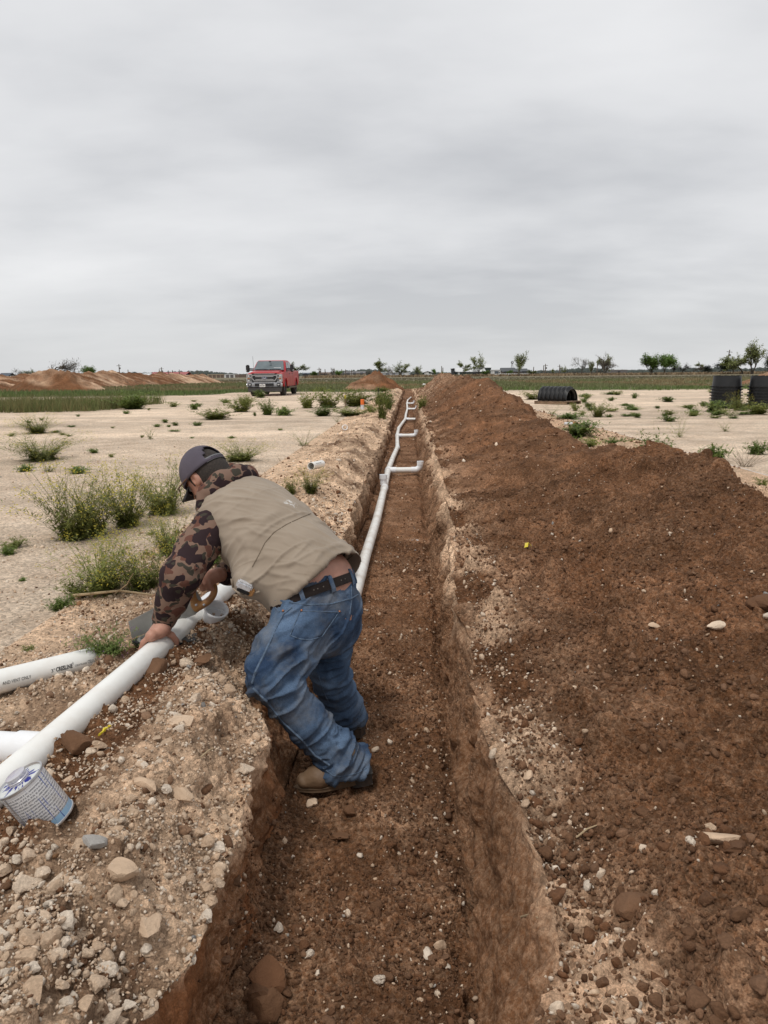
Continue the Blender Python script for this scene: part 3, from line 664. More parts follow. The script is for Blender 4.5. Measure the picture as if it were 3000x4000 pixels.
for i in (3, 6, 8):
    d = Vector(main[i+1])-Vector(main[i-1]); mb = MB(); sleeve(mb, main[i], d, PR*1.14, .11); inrun(mb.build('coupling', M_fit, smooth=True))
lat = [(4, 868, 735, 911, True), (7, 850, 459, 880, True), (9, 872, 327, 884, False), (11, 866, 244, 884, True), (12, 848, 199, 864, True)]
for i, x1, y1, xe, upr in lat:
    p = Vector(main[i]); q = Vector(c8(xe, y1)); q.z = PZ; q.y = p.y + (q.y-p.y)*.4
    d = (q-p).normalized()
    mb = MB(); dd = Vector(main[i+1])-Vector(main[i-1]); sleeve(mb, p, dd, PR*1.13, .19)
    mb.tube([p, p+d*.13], PR*1.13, 22); t = inrun(mb.build('tee', M_fit, smooth=True))
    mb = MB(); mb.tube([p+d*.1, q-d*.03], PR, 20); inrun(mb.build('side_pipe', M_pvc, smooth=True))
    if upr:
        mb = MB(); n = 8
        arc = [q - d*.075 + d*(.085*math.sin(k/n*math.pi/2)) + Vector((0, 0, .085*(1-math.cos(k/n*math.pi/2)))) for k in range(n+1)]
        mb.tube([q-d*.135]+arc, PR*1.12, 22); top = arc[-1]
        hollow(mb, top-Vector((0, 0, .005)), top+Vector((0, 0, .055)), PR*1.2, .007)
        inrun(mb.build('elbow', M_fit, smooth=True))
# upright cleanout hub on the near length
p = Vector(c8(625, 870)); mb = MB()
hollow(mb, p+Vector((-.012, 0, .02)), p+Vector((-.012, 0, .155)), PR*1.02, .006); hollow(mb, p+Vector((-.012, 0, .10)), p+Vector((-.012, 0, .16)), PR*1.2, .007)
inrun(mb.build('upright_hub', M_fit, smooth=True))

# the pipe being sawn, lying on the bank
A = Vector(on_ground(-10, 3080, .09)); B = Vector(on_ground(805, 2372, .095)); dpipe = (B-A).normalized()
near_end, far_end = A-dpipe*.75, B+dpipe*.62
sp = empty('long_pipe', tuple((A+B)/2)); tag(sp, 'long plain white pipe on the bank being held and sawn by the man', 'pipe')
mb = MB(); hollow(mb, near_end, far_end, PR, .006, 40); inn(mb.build('pipe', M_pvc, smooth=True), sp)
# fitting with a hub that opens upwards, glued to the far side of the pipe
rim = Vector(at(846, 2378, 3.08)); ax = Vector((.34, -.40, .85)).normalized()
base = rim - ax*.10
mb = MB(); Mx = Matrix.Translation(base) @ ax.to_track_quat('Z', 'Y').to_matrix().to_4x4()
mb.lathe([(.0, .0), (.040, .0), (.046, .006), (.0475, .03), (.049, .088), (.0535, .090), (.0535, .1), (.0455, .1), (.0455, .062), (.041, .060), (.041, .05), (0, .05)], 40, Mx)
cup = inn(mb.build('hub', M_fit, smooth=True), sp)
mb = MB(); tp = near_end + dpipe*((base-near_end).dot(dpipe)); sleeve(mb, tp+dpipe*.16, dpipe, PR*1.13, .15); mb.tube([tp+dpipe*.12, base+ax*.012], .038, 20)
inn(mb.build('tee', M_fit, smooth=True), sp)

# loose printed pipe
L0, L1 = Vector(on_ground(0, 2662, .052)), Vector(on_ground(386, 2566, .052)); dl = (L1-L0).normalized()
lp = empty('printed_pipe', tuple(L1)); tag(lp, 'white pipe with black printed lettering lying on the pale gravel', 'pipe')
mb = MB(); hollow(mb, L0-dl*.55, L1, PR, .0065, 40); pp = inn(mb.build('pipe', M_pvc, smooth=True), lp)
# printing, curved round the pipe
Lw = (L1-L0).length
side = dl.cross(Vector((0, 0, 1))).normalized()
if side.y > 0: side = -side
def print_text(txt, x0, x1, cap, ang, bold=0.0, shear=0.0):
    cu = bpy.data.curves.new('lettering', 'FONT'); cu.body = txt; cu.size = 1.0; cu.offset = bold; cu.shear = shear; cu.resolution_u = 3
    ob = bpy.data.objects.new('tmp', cu); COL.objects.link(ob)
    dg = bpy.context.evaluated_depsgraph_get(); me = bpy.data.meshes.new_from_object(ob.evaluated_get(dg))
    bpy.data.objects.remove(ob); bpy.data.curves.remove(cu)
    bm = bmesh.new(); bm.from_mesh(me); bmesh.ops.triangulate(bm, faces=bm.faces); bm.to_mesh(me); bm.free()
    n = len(me.vertices); v = np.empty(n*3, np.float32); me.vertices.foreach_get('co', v); v = v.reshape(-1, 3)
    w = v[:, 0].max()-v[:, 0].min(); hc = .70
    s0, s1 = x0/1095*Lw, x1/1095*Lw
    sx = s0+(v[:, 0]-v[:, 0].min())/w*(s1-s0); th = ang + (v[:, 1]/hc*cap)/PR
    sd, up, d0, l0 = np.array(side), np.array((0, 0, 1.0)), np.array(dl), np.array(L0)
    upp = np.cross(np.cross(d0, up), d0); upp /= np.linalg.norm(upp)
    rr = PR+.0009
    co = l0[None]+sx[:, None]*d0[None]+rr*(np.cos(th)[:, None]*sd[None]+np.sin(th)[:, None]*upp[None])
    me.vertices.foreach_set('co', co.astype(np.float32).ravel()); me.update()
    me.materials.append(M_print)
    return inn(link('printed_lettering', me), lp)
AN = R(2)
print_text('3"', 508, 550, .0125, AN); print_text('CRESLINE', 560, 745, .0155, AN-.02, bold=.028, shear=.12); print_text('\u00ae', 747, 760, .010, AN+.22)
print_text('COEXTRUDED', 770, 910, .007, AN); print_text('CELLULAR C', 919, 1092, .0125, AN); print_text('AND VENT ONLY', -6, 290, .0125, AN-.03)

# large white bend at the picture's edge
c = Vector(on_ground(70, 2925, .055)); dw = Vector((1, -.10, 0)).normalized()
wf = empty('bend_fitting', tuple(c)); tag(wf, 'thick white bend fitting half hidden behind the long pipe', 'pipe fitting')
mb = MB(); n = 10
bend = [c - dw*.10 + Vector((-.13*math.sin(k/n*1.2), .13*(1-math.cos(k/n*1.2)), 0)) for k in range(n+1)][::-1]
mb.tube(bend+[c+dw*.06], .0485, 30); inn(mb.build('bend', M_fit, smooth=True), wf)
mb = MB(); hollow(mb, c+dw*.0, c+dw*.16, .0535, .007, 30); inn(mb.build('hub', M_fit, smooth=True), wf)
mb = MB(); hollow(mb, bend[0]-Vector((.0, -.0, 0)), bend[0]+(bend[0]-bend[1]).normalized()*.09, .0535, .007, 30); inn(mb.build('hub', M_fit, smooth=True), wf)

# offcut of pipe, white ring and other bits along the bank
a = Vector(on_ground(1215, 1833, .09)); b = Vector(on_ground(1284, 1806, .09)); b = a+(b-a).normalized()*.40
za = drop(a.x, a.y); zb = drop(b.x, b.y); a.z = za+PR; b.z = zb+PR
if abs(a.z-b.z) > .05: b.z = a.z+.03
oc = empty('pipe_offcut', tuple(a)); tag(oc, 'short white pipe offcut lying on the bank edge', 'pipe')
mb = MB(); hollow(mb, a, b, PR, .006, 28); inn(mb.build('pipe', M_pvc, smooth=True), oc)
dd = (b-a).normalized()
sd = dd.cross(Vector((0, 0, 1))).normalized(); sd = sd if sd.y < 0 else -sd
mb = MB()
for k in range(7):
    q = a+dd*(.09+.028*k)+sd*(PR*.82+.0006)+Vector((0, 0, PR*.58))
    mb.box(q, (.016, .002, .009), rot=(R(35), 0, math.atan2(dd.y, dd.x)))
inn(mb.build('printed_lettering', M_print), oc)
q = Vector(on_ground(1347, 1683, .03)); q.z = drop(q.x, q.y)+.06
mb = MB(); Mx = Matrix.Translation(q) @ Euler((R(78), 0, R(20))).to_matrix().to_4x4()
mb.lathe([(.045, -.02), (.058, -.02), (.058, .02), (.045, .02), (.045, -.02)], 28, Mx)
tag(mb.build('pipe_collar', M_fit, smooth=True), 'white ring collar standing on the pale ground', 'pipe fitting')

# solvent can
M_can = None
def can_mat():
    m, t, b = mat_new('printed_can_label'); tc = N(t, 'ShaderNodeTexCoord'); sx = N(t, 'ShaderNodeSeparateXYZ'); t.links.new(tc.outputs['Object'], sx.inputs[0])
    at2 = N(t, 'ShaderNodeMath', operation='ARCTAN2'); t.links.new(sx.outputs[1], at2.inputs[0]); t.links.new(sx.outputs[0], at2.inputs[1])
    cv = N(t, 'ShaderNodeCombineXYZ'); t.links.new(at2.outputs[0], cv.inputs[0]); t.links.new(sx.outputs[2], cv.inputs[1])
    # rows of tiny print
    w = N(t, 'ShaderNodeMath', operation='MULTIPLY'); t.links.new(sx.outputs[2], w.inputs[0]); w.inputs[1].default_value = 2*math.pi/.0075
    sn = N(t, 'ShaderNodeMath', operation='SINE'); t.links.new(w.outputs[0], sn.inputs[0])
    mp = N(t, 'ShaderNodeMapping'); t.links.new(cv.outputs[0], mp.inputs[0]); mp.inputs['Scale'].default_value = (22, 133, 1)
    nz = N(t, 'ShaderNodeTexNoise'); nz.inputs['Scale'].default_value = 1.0; nz.inputs['Detail'].default_value = 1; t.links.new(mp.outputs[0], nz.inputs['Vector'])
    g1 = N(t, 'ShaderNodeMath', operation='GREATER_THAN'); t.links.new(nz.outputs[0], g1.inputs[0]); g1.inputs[1].default_value = .44
    g2 = N(t, 'ShaderNodeMath', operation='GREATER_THAN'); t.links.new(sn.outputs[0], g2.inputs[0]); g2.inputs[1].default_value = -.1
    mu = N(t, 'ShaderNodeMath', operation='MULTIPLY'); t.links.new(g1.outputs[0], mu.inputs[0]); t.links.new(g2.outputs[0], mu.inputs[1])
    # print keeps off the top and bottom margins, a blank column by the seam
    zr = N(t, 'ShaderNodeMapRange'); t.links.new(sx.outputs[2], zr.inputs[0]); zr.inputs[1].default_value = .022; zr.inputs[2].default_value = .023
    zr2 = N(t, 'ShaderNodeMapRange'); t.links.new(sx.outputs[2], zr2.inputs[0]); zr2.inputs[1].default_value = .121; zr2.inputs[2].default_value = .120
    mu2 = N(t, 'ShaderNodeMath', operation='MULTIPLY'); t.links.new(zr.outputs[0], mu2.inputs[0]); t.links.new(zr2.outputs[0], mu2.inputs[1])
    mu3 = N(t, 'ShaderNodeMath', operation='MULTIPLY'); t.links.new(mu.outputs[0], mu3.inputs[0]); t.links.new(mu2.outputs[0], mu3.inputs[1])
    bl = N(t, 'ShaderNodeMix', data_type='RGBA'); t.links.new(zr.outputs[0], bl.inputs[0]); bl.inputs[6].default_value = (.30, .50, .70, 1); bl.inputs[7].default_value = (.66, .66, .67, 1)
    m1 = N(t, 'ShaderNodeMix', data_type='RGBA'); t.links.new(mu3.outputs[0], m1.inputs[0]); t.links.new(bl.outputs[2], m1.inputs[6]); m1.inputs[7].default_value = (.25, .255, .27, 1)
    # blue drips that ran down from the lid
    mp2 = N(t, 'ShaderNodeMapping'); t.links.new(cv.outputs[0], mp2.inputs[0]); mp2.inputs['Scale'].default_value = (9, 7, 1); mp2.inputs['Location'].default_value = (1.2, 0.3, 0)
    n3 = N(t, 'ShaderNodeTexNoise'); n3.inputs['Scale'].default_value = 1.0; n3.inputs['Detail'].default_value = 2; t.links.new(mp2.outputs[0], n3.inputs['Vector'])
    r3 = N(t, 'ShaderNodeMapRange'); t.links.new(n3.outputs[0], r3.inputs[0]); r3.inputs[1].default_value = .60; r3.inputs[2].default_value = .64
    m2 = N(t, 'ShaderNodeMix', data_type='RGBA'); t.links.new(r3.outputs[0], m2.inputs[0]); t.links.new(m1.outputs[2], m2.inputs[6]); m2.inputs[7].default_value = (.03, .08, .34, 1)
    n4 = N(t, 'ShaderNodeTexNoise'); n4.inputs['Scale'].default_value = 28; n4.inputs['Detail'].default_value = 6; t.links.new(tc.outputs['Object'], n4.inputs['Vector'])
    r4 = N(t, 'ShaderNodeMapRange'); t.links.new(n4.outputs[0], r4.inputs[0]); r4.inputs[1].default_value = .55; r4.inputs[2].default_value = .8; r4.inputs[4].default_value = .5
    m3 = N(t, 'ShaderNodeMix', data_type='RGBA'); t.links.new(r4.outputs[0], m3.inputs[0]); t.links.new(m2.outputs[2], m3.inputs[6]); m3.inputs[7].default_value = (.38, .33, .28, 1)
    t.links.new(m3.outputs[2], b.inputs['Base Color']); b.inputs['Roughness'].default_value = .38; return m
def lid_mat():
    m, t, b = mat_new('splashed_tin_lid'); tc = N(t, 'ShaderNodeTexCoord'); sx = N(t, 'ShaderNodeSeparateXYZ'); t.links.new(tc.outputs['Object'], sx.inputs[0])
    at2 = N(t, 'ShaderNodeMath', operation='ARCTAN2'); t.links.new(sx.outputs[1], at2.inputs[0]); t.links.new(sx.outputs[0], at2.inputs[1])
    ln = N(t, 'ShaderNodeVectorMath', operation='LENGTH'); cx = N(t, 'ShaderNodeCombineXYZ'); t.links.new(sx.outputs[0], cx.inputs[0]); t.links.new(sx.outputs[1], cx.inputs[1]); t.links.new(cx.outputs[0], ln.inputs[0])
    sn = N(t, 'ShaderNodeMath', operation='SINE'); cs = N(t, 'ShaderNodeMath', operation='COSINE'); t.links.new(at2.outputs[0], sn.inputs[0]); t.links.new(at2.outputs[0], cs.inputs[0])
    rl = N(t, 'ShaderNodeMath', operation='MULTIPLY'); t.links.new(ln.outputs['Value'], rl.inputs[0]); rl.inputs[1].default_value = 9.0
    cv = N(t, 'ShaderNodeCombineXYZ'); t.links.new(sn.outputs[0], cv.inputs[0]); t.links.new(cs.outputs[0], cv.inputs[1]); t.links.new(rl.outputs[0], cv.inputs[2])
    nz = N(t, 'ShaderNodeTexNoise'); nz.inputs['Scale'].default_value = 5.0; nz.inputs['Detail'].default_value = 2; t.links.new(cv.outputs[0], nz.inputs['Vector'])
    rr = N(t, 'ShaderNodeMapRange'); t.links.new(ln.outputs['Value'], rr.inputs[0]); rr.inputs[1].default_value = .018; rr.inputs[2].default_value = .052; rr.inputs[3].default_value = .20; rr.inputs[4].default_value = -.10
    ad = N(t, 'ShaderNodeMath', operation='ADD'); t.links.new(nz.outputs[0], ad.inputs[0]); t.links.new(rr.outputs[0], ad.inputs[1])
    g = N(t, 'ShaderNodeMapRange'); t.links.new(ad.outputs[0], g.inputs[0]); g.inputs[1].default_value = .54; g.inputs[2].default_value = .58
    mx = N(t, 'ShaderNodeMix', data_type='RGBA'); t.links.new(g.outputs[0], mx.inputs[0]); mx.inputs[6].default_value = (.66, .68, .66, 1); mx.inputs[7].default_value = (.022, .03, .25, 1)
    t.links.new(mx.outputs[2], b.inputs['Base Color']); b.inputs['Roughness'].default_value = .35; b.inputs['Metallic'].default_value = .15; return m
M_tin = pmat('worn_tin', (.50, .50, .51), rough=.32, metal=.75, var=.12, vscale=40)
M_cap = pmat('stained_tin_cap', (.60, .59, .62), rough=.35, metal=.45, var=.05, dirt=(.33, .27, .52), dscale=30, damt=.7)
cb = Vector(CAMP+ray(205, 3200)*1.80)
caxis = Vector((-.44, -.17, .88)).normalized()
canE = empty('solvent_can', tuple(cb), rot=caxis.to_track_quat('Z', 'Y').to_euler()); tag(canE, 'tilted round tin with small print and blue drips in the bank gravel', 'can')
CR, CH = .056, .130
mb = MB(); mb.lathe([(0, .004), (CR-.004, .004), (CR-.001, 0), (CR, .002), (CR, CH-.002)], 56); mb.build('body', can_mat(), canE, smooth=True)
mb = MB(); mb.lathe([(CR+.0005, CH-.004), (CR+.0022, CH-.002), (CR+.0022, CH+.003), (CR-.001, CH+.0035), (CR-.003, CH-.001)], 56); mb.lathe([(CR-.001, .0), (CR+.0018, .001), (CR+.0018, .005), (CR, .006)], 56); mb.build('rim', M_tin, canE, smooth=True)
mb = MB(); mb.lathe([(CR-.003, CH-.001), (.03, CH+.001), (0, CH+.0015)], 56); mb.build('lid', lid_mat(), canE, smooth=True)
mb = MB(); mb.lathe([(.0245, CH+.001), (.0245, CH+.004), (.0225, CH+.005), (.0245, CH+.008), (.0225, CH+.010), (.0238, CH+.012), (.0238, CH+.020), (.021, CH+.0215), (.0, CH+.021)], 40); mb.build('screw_cap', M_cap, canE, smooth=True)
mb = MB(); mb.box((CR+.0006, 0, CH/2), (.0016, .004, CH-.01)); o = mb.build('seam', M_tin, canE); o.rotation_euler = (0, 0, R(-38))

# black moulded plate lying under the long pipe
M_blk = pmat('black_plastic', (.012, .0125, .0135), rough=.42, var=.15, spec=.38, dirt=(.035, .03, .026), dscale=7, damt=.25)
M_dgr = pmat('dusty_grey_plastic', (.17, .175, .17), rough=.5, var=.15, dirt=(.3, .25, .2), dscale=9, damt=.5)
pc = Vector(on_ground(668, 2555, .02)); pc.z = drop(pc.x, pc.y)+.006
pe = empty('end_plate', tuple(pc), rot=(R(-2), R(4), R(24))); tag(pe, 'black moulded plastic plate under the long pipe', 'plastic plate')
mb = MB(); out2 = [(.15*math.cos(a), .075*math.sin(a)) for a in np.linspace(0, math.pi*2, 30)[:-1] if True]
mb.prism(out2, -.006, .006, 'z'); mb.build('plate', M_blk, pe, bevel=.002)
mb = MB(); mb.lathe([(.040, .0), (.048, .012), (.054, .012), (.06, .004), (.056, .004)], 30); o = mb.build('dished_rim', M_dgr, pe, smooth=True); o.location = (-.07, -.005, .004)
# ================================================================== the man
def v3(px, py, d): return CAMP+ray(px, py)*d          # a pixel at a camera depth
def unit(a): a = np.asarray(a, np.float64); return a/np.linalg.norm(a)
def smin(a, b, k):
    h = np.clip(.5+.5*(b-a)/k, 0, 1); return b+(a-b)*h-k*h*(1-h)
def cone(p, a, b, ra, rb):
    ab = b-a; t = np.clip(((p-a)@ab)/max(ab@ab, 1e-9), 0, 1)
    return np.linalg.norm(p-a-t[:, None]*ab, axis=1)-(ra+(rb-ra)*t)
def chain(p, pts, rads, k=.02):
    d = None
    for i in range(len(pts)-1):
        c = cone(p, pts[i], pts[i+1], rads[i], rads[i+1]); d = c if d is None else smin(d, c, k)
    return d
def ell(p, c, r, F=None):           # ellipsoid; F rows = local axes
    q = p-c
    if F is not None: q = q@np.asarray(F).T
    r = np.asarray(r); k0 = np.linalg.norm(q/r, axis=1); k1 = np.linalg.norm(q/(r*r), axis=1)
    return k0*(k0-1)/np.maximum(k1, 1e-6)
def loft(p, pts, ls, bs, rw, rd):   # elliptical sections along a centre line
    pts = np.asarray(pts); n = len(pts); best = np.full(len(p), 1e9)
    for i in range(n-1):
        a, b = pts[i], pts[i+1]; ab = b-a; L2 = ab@ab
        t = np.clip(((p-a)@ab)/L2, 0, 1); q = p-a-t[:, None]*ab
        l = ls[i]+(ls[i+1]-ls[i])*0.5; l = unit(l); bb = unit(bs[i]+bs[i+1]); ax = unit(ab)
        x, y, z = q@l, q@bb, q@ax
        w = rw[i]+(rw[i+1]-rw[i])*t; dd = rd[i]+(rd[i+1]-rd[i])*t
        m = np.minimum(w, dd)
        k0 = np.sqrt((x/w)**2+(y/dd)**2+(z/m)**2); k1 = np.sqrt((x/w**2)**2+(y/dd**2)**2+(z/m**2)**2)
        d = np.where(k0 < 1e-4, -m, k0*(k0-1)/np.maximum(k1, 1e-6))
        best = smin(best, d, .03) if i else d
    return best
def nets(sdf, lo, hi, h, smooth=1):
    lo, hi = np.asarray(lo, float), np.asarray(hi, float)
    B = 8; nb = np.ceil((hi-lo)/(h*B)).astype(int); n = nb*B
    c = np.stack(np.meshgrid(*[lo[i]+(np.arange(nb[i])+.5)*h*B-h*.5 for i in range(3)], indexing='ij'), -1).reshape(-1, 3)
    dc = sdf(c); act = np.abs(dc) < h*B*1.25
    D = np.repeat(np.repeat(np.repeat(np.where(dc > 0, 1.0, -1.0).reshape(nb).astype(np.float32), B, 0), B, 1), B, 2)
    bi = np.stack(np.unravel_index(np.where(act)[0], nb), 1)
    o = np.stack(np.meshgrid(*[np.arange(B)]*3, indexing='ij'), -1).reshape(-1, 3)
    for s in range(0, len(bi), 600):
        idx = (bi[s:s+600, None]*B+o[None]).reshape(-1, 3)
        D[idx[:, 0], idx[:, 1], idx[:, 2]] = sdf(lo+idx*h)
    sg = D < 0
    cnt = np.zeros(n-1, np.int8)
    for a in (0, 1):
        for b in (0, 1):
            for cc in (0, 1): cnt += sg[a:n[0]-1+a, b:n[1]-1+b, cc:n[2]-1+cc]
    cell = np.stack(np.where((cnt > 0) & (cnt < 8)), 1)
    vid = np.full(n-1, -1, np.int32); vid[cell[:, 0], cell[:, 1], cell[:, 2]] = np.arange(len(cell))
    acc = np.zeros((len(cell), 3)); num = np.zeros(len(cell))
    cor = [(a, b, cc) for a in (0, 1) for b in (0, 1) for cc in (0, 1)]
    val = {q: D[cell[:, 0]+q[0], cell[:, 1]+q[1], cell[:, 2]+q[2]] for q in cor}
    for q in cor:
        for ax in range(3):
            if q[ax]: continue
            r = list(q); r[ax] = 1; r = tuple(r); u, w = val[q], val[r]; m = (u < 0) != (w < 0)
            t = np.where(m, u/np.where(m, u-w, 1), 0)
            pt = np.tile(np.array(q, float), (len(cell), 1)); pt[:, ax] = t
            acc += np.where(m[:, None], pt, 0); num += m
    V = lo+(cell+acc/np.maximum(num, 1)[:, None])*h
    Q = []
    for ax in range(3):
        o1, o2 = [(1, 2), (2, 0), (0, 1)][ax]
        sl0 = [slice(1, n[i]-1) for i in range(3)]; sl0[ax] = slice(0, n[ax]-1); sl1 = list(sl0); sl1[ax] = slice(1, n[ax])
        a, b = sg[tuple(sl0)], sg[tuple(sl1)]
        e = np.stack(np.where(a != b), 1)
        flip = a[e[:, 0], e[:, 1], e[:, 2]]
        base = e.copy()
        for i in range(3):
            if i != ax: base[:, i] += 1
        def g(d1, d2):
            q = base.copy(); q[:, o1] -= d1; q[:, o2] -= d2; return vid[q[:, 0], q[:, 1], q[:, 2]]
        f = np.stack([g(1, 1), g(0, 1), g(0, 0), g(1, 0)], 1)
        f[~flip] = f[~flip][:, ::-1]; Q.append(f)
    Q = np.concatenate(Q); Q = Q[(Q >= 0).all(1)]
    for _ in range(smooth):
        s_ = np.zeros_like(V); k_ = np.zeros(len(V))
        for a in range(4):
            np.add.at(s_, Q[:, a], V[Q[:, (a+1) % 4]]); np.add.at(k_, Q[:, a], 1); np.add.at(s_, Q[:, a], V[Q[:, (a-1) % 4]]); np.add.at(k_, Q[:, a], 1)
        V = V*.5+.5*s_/np.maximum(k_, 1)[:, None]
    return V, Q
def vnormals(V, Q):
    nn = np.cross(V[Q[:, 2]]-V[Q[:, 0]], V[Q[:, 3]]-V[Q[:, 1]]); r = np.zeros_like(V)
    for a in range(4): np.add.at(r, Q[:, a], nn)
    return r/np.maximum(np.linalg.norm(r, axis=1, keepdims=True), 1e-9)
def ridge(n): return 1-2*np.abs(n)

# ---- joints
WA = v3(1216, 2292, 3.02)                                   # waist
aP = unit((-.33, .22, .92)); fP = unit((-.88, .46, 0)); lP = unit(np.cross([0, 0, 1], fP)); lP = unit(lP-aP*(lP@aP)); bP = unit(np.cross(aP, lP)); bP = bP if bP[0] > 0 else -bP
HL, KL, ML, AL = v3(1190, 2430, 2.93), v3(1056, 2648, 2.76), v3(1195, 2812, 2.80), v3(1345, 2990, 2.86)
HR, KR, AR = v3(1276, 2410, 3.14), v3(1290, 2625, 3.14), v3(1350, 2810, 3.26)
T0, T1, T2, T3 = v3(1238, 2275, 3.02), v3(1055, 2095, 3.12), v3(925, 1985, 3.2), v3(865, 1915, 3.25)
aT = unit(T2-T0); lT = unit((-.37, -.875, -.29)); lT = unit(lT-aT*(lT@aT)); bT = unit(np.cross(lT, aT)); bT = bT if bT[2] > 0 else -bT
HC = v3(806, 1862, 3.27); fH = unit((-.65, .35, -.67)); uH = unit((-.62, .30, .72)); uH = unit(uH-fH*(uH@fH)); lH = unit(np.cross(uH, fH))
FH = np.stack([lH, fH, uH])
SL, EL, WL = v3(812, 2075, 3.04), v3(708, 2248, 2.88), v3(640, 2425, 2.95)
SR, ER, WR = v3(965, 1925, 3.42), v3(985, 2225, 3.44), v3(850, 2246, 3.20)

# ---- the left hand closes over the pipe, the right hand on the saw handle
PA, PD = np.array(A), np.array(dpipe)
s0 = (WL-PA)@PD
nL = unit(np.cross(PD, [0, 0, 1])); nL = nL if nL[0] < 0 else -nL
nU = unit(np.cross(nL, PD)); nU = nU if nU[2] > 0 else -nU
def onpipe(s, th, r): return PA+PD*s+(nL*math.cos(th)+nU*math.sin(th))*(PR+r)
sH = s0-.055
LH_fing = []
for k, (ds, ln) in enumerate([(.030, 1.0), (.009, 1.08), (-.012, 1.0), (-.031, .82)]):
    LH_fing.append([onpipe(sH+ds*.9, R(74), .020), onpipe(sH+ds, R(46), .013), onpipe(sH+ds, R(46-50*ln), .010), onpipe(sH+ds*.95, R(46-82*ln), .009)])
LH_palm = [onpipe(sH+.022, R(88), .024), onpipe(sH-.022, R(84), .022)]
LH_base = onpipe(sH+.02, R(104), .038)
LH_thumb = [onpipe(sH+.034, R(110), .026), onpipe(sH+.052, R(135), .016), onpipe(sH+.064, R(160), .011), onpipe(sH+.066, R(178), .010)]
# saw frame
SAWC = v3(788, 2330, 3.18); SAWT = v3(530, 2445, 3.06)
sx_ = unit(SAWT-SAWC); sn_ = unit(np.cross(sx_, [0, 0, 1])); sn_ = sn_ if sn_[1] < 0 else -sn_; sy_ = unit(np.cross(sn_, sx_)); sy_ = sy_ if sy_[2] > 0 else -sy_
def sw(x, y, z=0.0): return SAWC+sx_*x+sy_*y+sn_*z
RH_palm = [sw(-.050, .062, -.004), sw(.004, .075, -.002)]
RH_fing = []
for k, (x, y) in enumerate([(-.010, .052), (-.029, .046), (-.047, .036)]):
    RH_fing.append([sw(x+.004, y+.030, .016), sw(x+.002, y+.012, .027), sw(x, y-.014, .023), sw(x-.002, y-.020, .006)])
RH_index = [sw(.008, .078, .016), sw(.030, .058, .021), sw(.046, .034, .019), sw(.056, .016, .017)]
RH_thumb = [sw(-.02, .078, -.012), sw(.012, .07, -.024), sw(.034, .05, -.022)]

def sd_hands(p):
    d = chain(p, LH_palm, [.026, .024]); d = smin(d, cone(p, LH_base, LH_palm[0], .026, .027), .02)
    d = smin(d, cone(p, WL, LH_base, .031, .027), .02)
    for f in LH_fing: d = smin(d, chain(p, f, [.0115, .0105, .0095, .0085], .004), .006)
    d = smin(d, chain(p, LH_thumb, [.015, .0125, .0115, .010], .005), .008)
    e = chain(p, RH_palm, [.030, .028]); e = smin(e, cone(p, WR, RH_palm[0], .030, .030), .02)
    for f in RH_fing: e = smin(e, chain(p, f, [.012, .011, .0105, .0095], .004), .005)
    e = smin(e, chain(p, RH_index, [.012, .0115, .0105, .009], .004), .005)
    e = smin(e, chain(p, RH_thumb, [.015, .013, .011], .005), .008)
    return np.minimum(d, e)
def hp(x, y, z): return HC+FH.T@np.array([x, y, z])      # head-local: left, forward, up
def sd_body(p):
    d = ell(p, hp(0, -.008, .015), (.079, .099, .105), FH)
    d = smin(d, ell(p, hp(0, .035, -.055), (.058, .062, .066), FH), .04)     # jaw
    d = smin(d, cone(p, hp(0, .095, .0), hp(0, .112, -.028), .010, .014), .014)   # nose
    d = smin(d, cone(p, hp(-.03, .088, .022), hp(.03, .088, .022), .012, .012), .015)   # brow
    d = smin(d, cone(p, hp(-.02, .092, -.058), hp(.02, .092, -.058), .008, .008), .008)  # mouth
    for sgn in (1, -1):
        e = ell(p, hp(sgn*.082, -.012, -.006), (.012, .021, .034), FH); e = np.maximum(e, -ell(p, hp(sgn*.094, -.006, -.004), (.010, .012, .022), FH))
        d = smin(d, e, .006)
    d = smin(d, chain(p, [hp(0, -.045, -.04), T3, T2], [.062, .066, .075]), .04)
    tor = loft(p, [T0-aP*.02, T1, T2], [lP, lT, lT], [bP, bT, bT], [.178, .185, .165], [.132, .13, .10])
    d = smin(d, tor, .05)
    d = smin(d, loft(p, [WA+aP*.03, WA-aP*.12], [lP, lP], [bP, bP], [.178, .18], [.135, .14]), .05)
    for ch, r in (([SL, EL, WL], [.052, .042, .030]), ([SR, ER, WR], [.052, .042, .030])): d = smin(d, chain(p, ch, r), .02)
    for ch, r in (([HL, KL, ML, AL], [.085, .058, .052, .042]), ([HR, KR, AR], [.085, .055, .042])): d = smin(d, chain(p, ch, r), .03)
    near = np.minimum(np.linalg.norm(p-onpipe(sH, R(80), .02), axis=1), np.linalg.norm(p-RH_palm[0], axis=1)) < .30
    if near.any():
        h = np.full(len(p), 9.0); h[near] = sd_hands(p[near]); d = smin(d, h, .012)
    return d
M_skin = pmat('skin', (.43, .225, .16), rough=.55, var=.14, vscale=22, bump=.12, bscale=160, spec=.4, dirt=(.36, .15, .11), dscale=14, damt=.55)
M_skin.node_tree.nodes['Principled BSDF'].inputs['Subsurface Weight'].default_value = .06
allp = np.stack([WA, HL, KL, AL, HR, KR, AR, T1, T2, HC, SL, EL, WL, SR, ER, WR, onpipe(sH, 0, .02), RH_index[-1]])
V, Q = nets(sd_body, allp.min(0)-.17, allp.max(0)+.17, .0046, smooth=1)
person = link('person', mesh_np('person', V, Q), M_skin)
tag(person, 'man in grey cap, khaki vest, camo sleeves and jeans bent over sawing pipe', 'person')

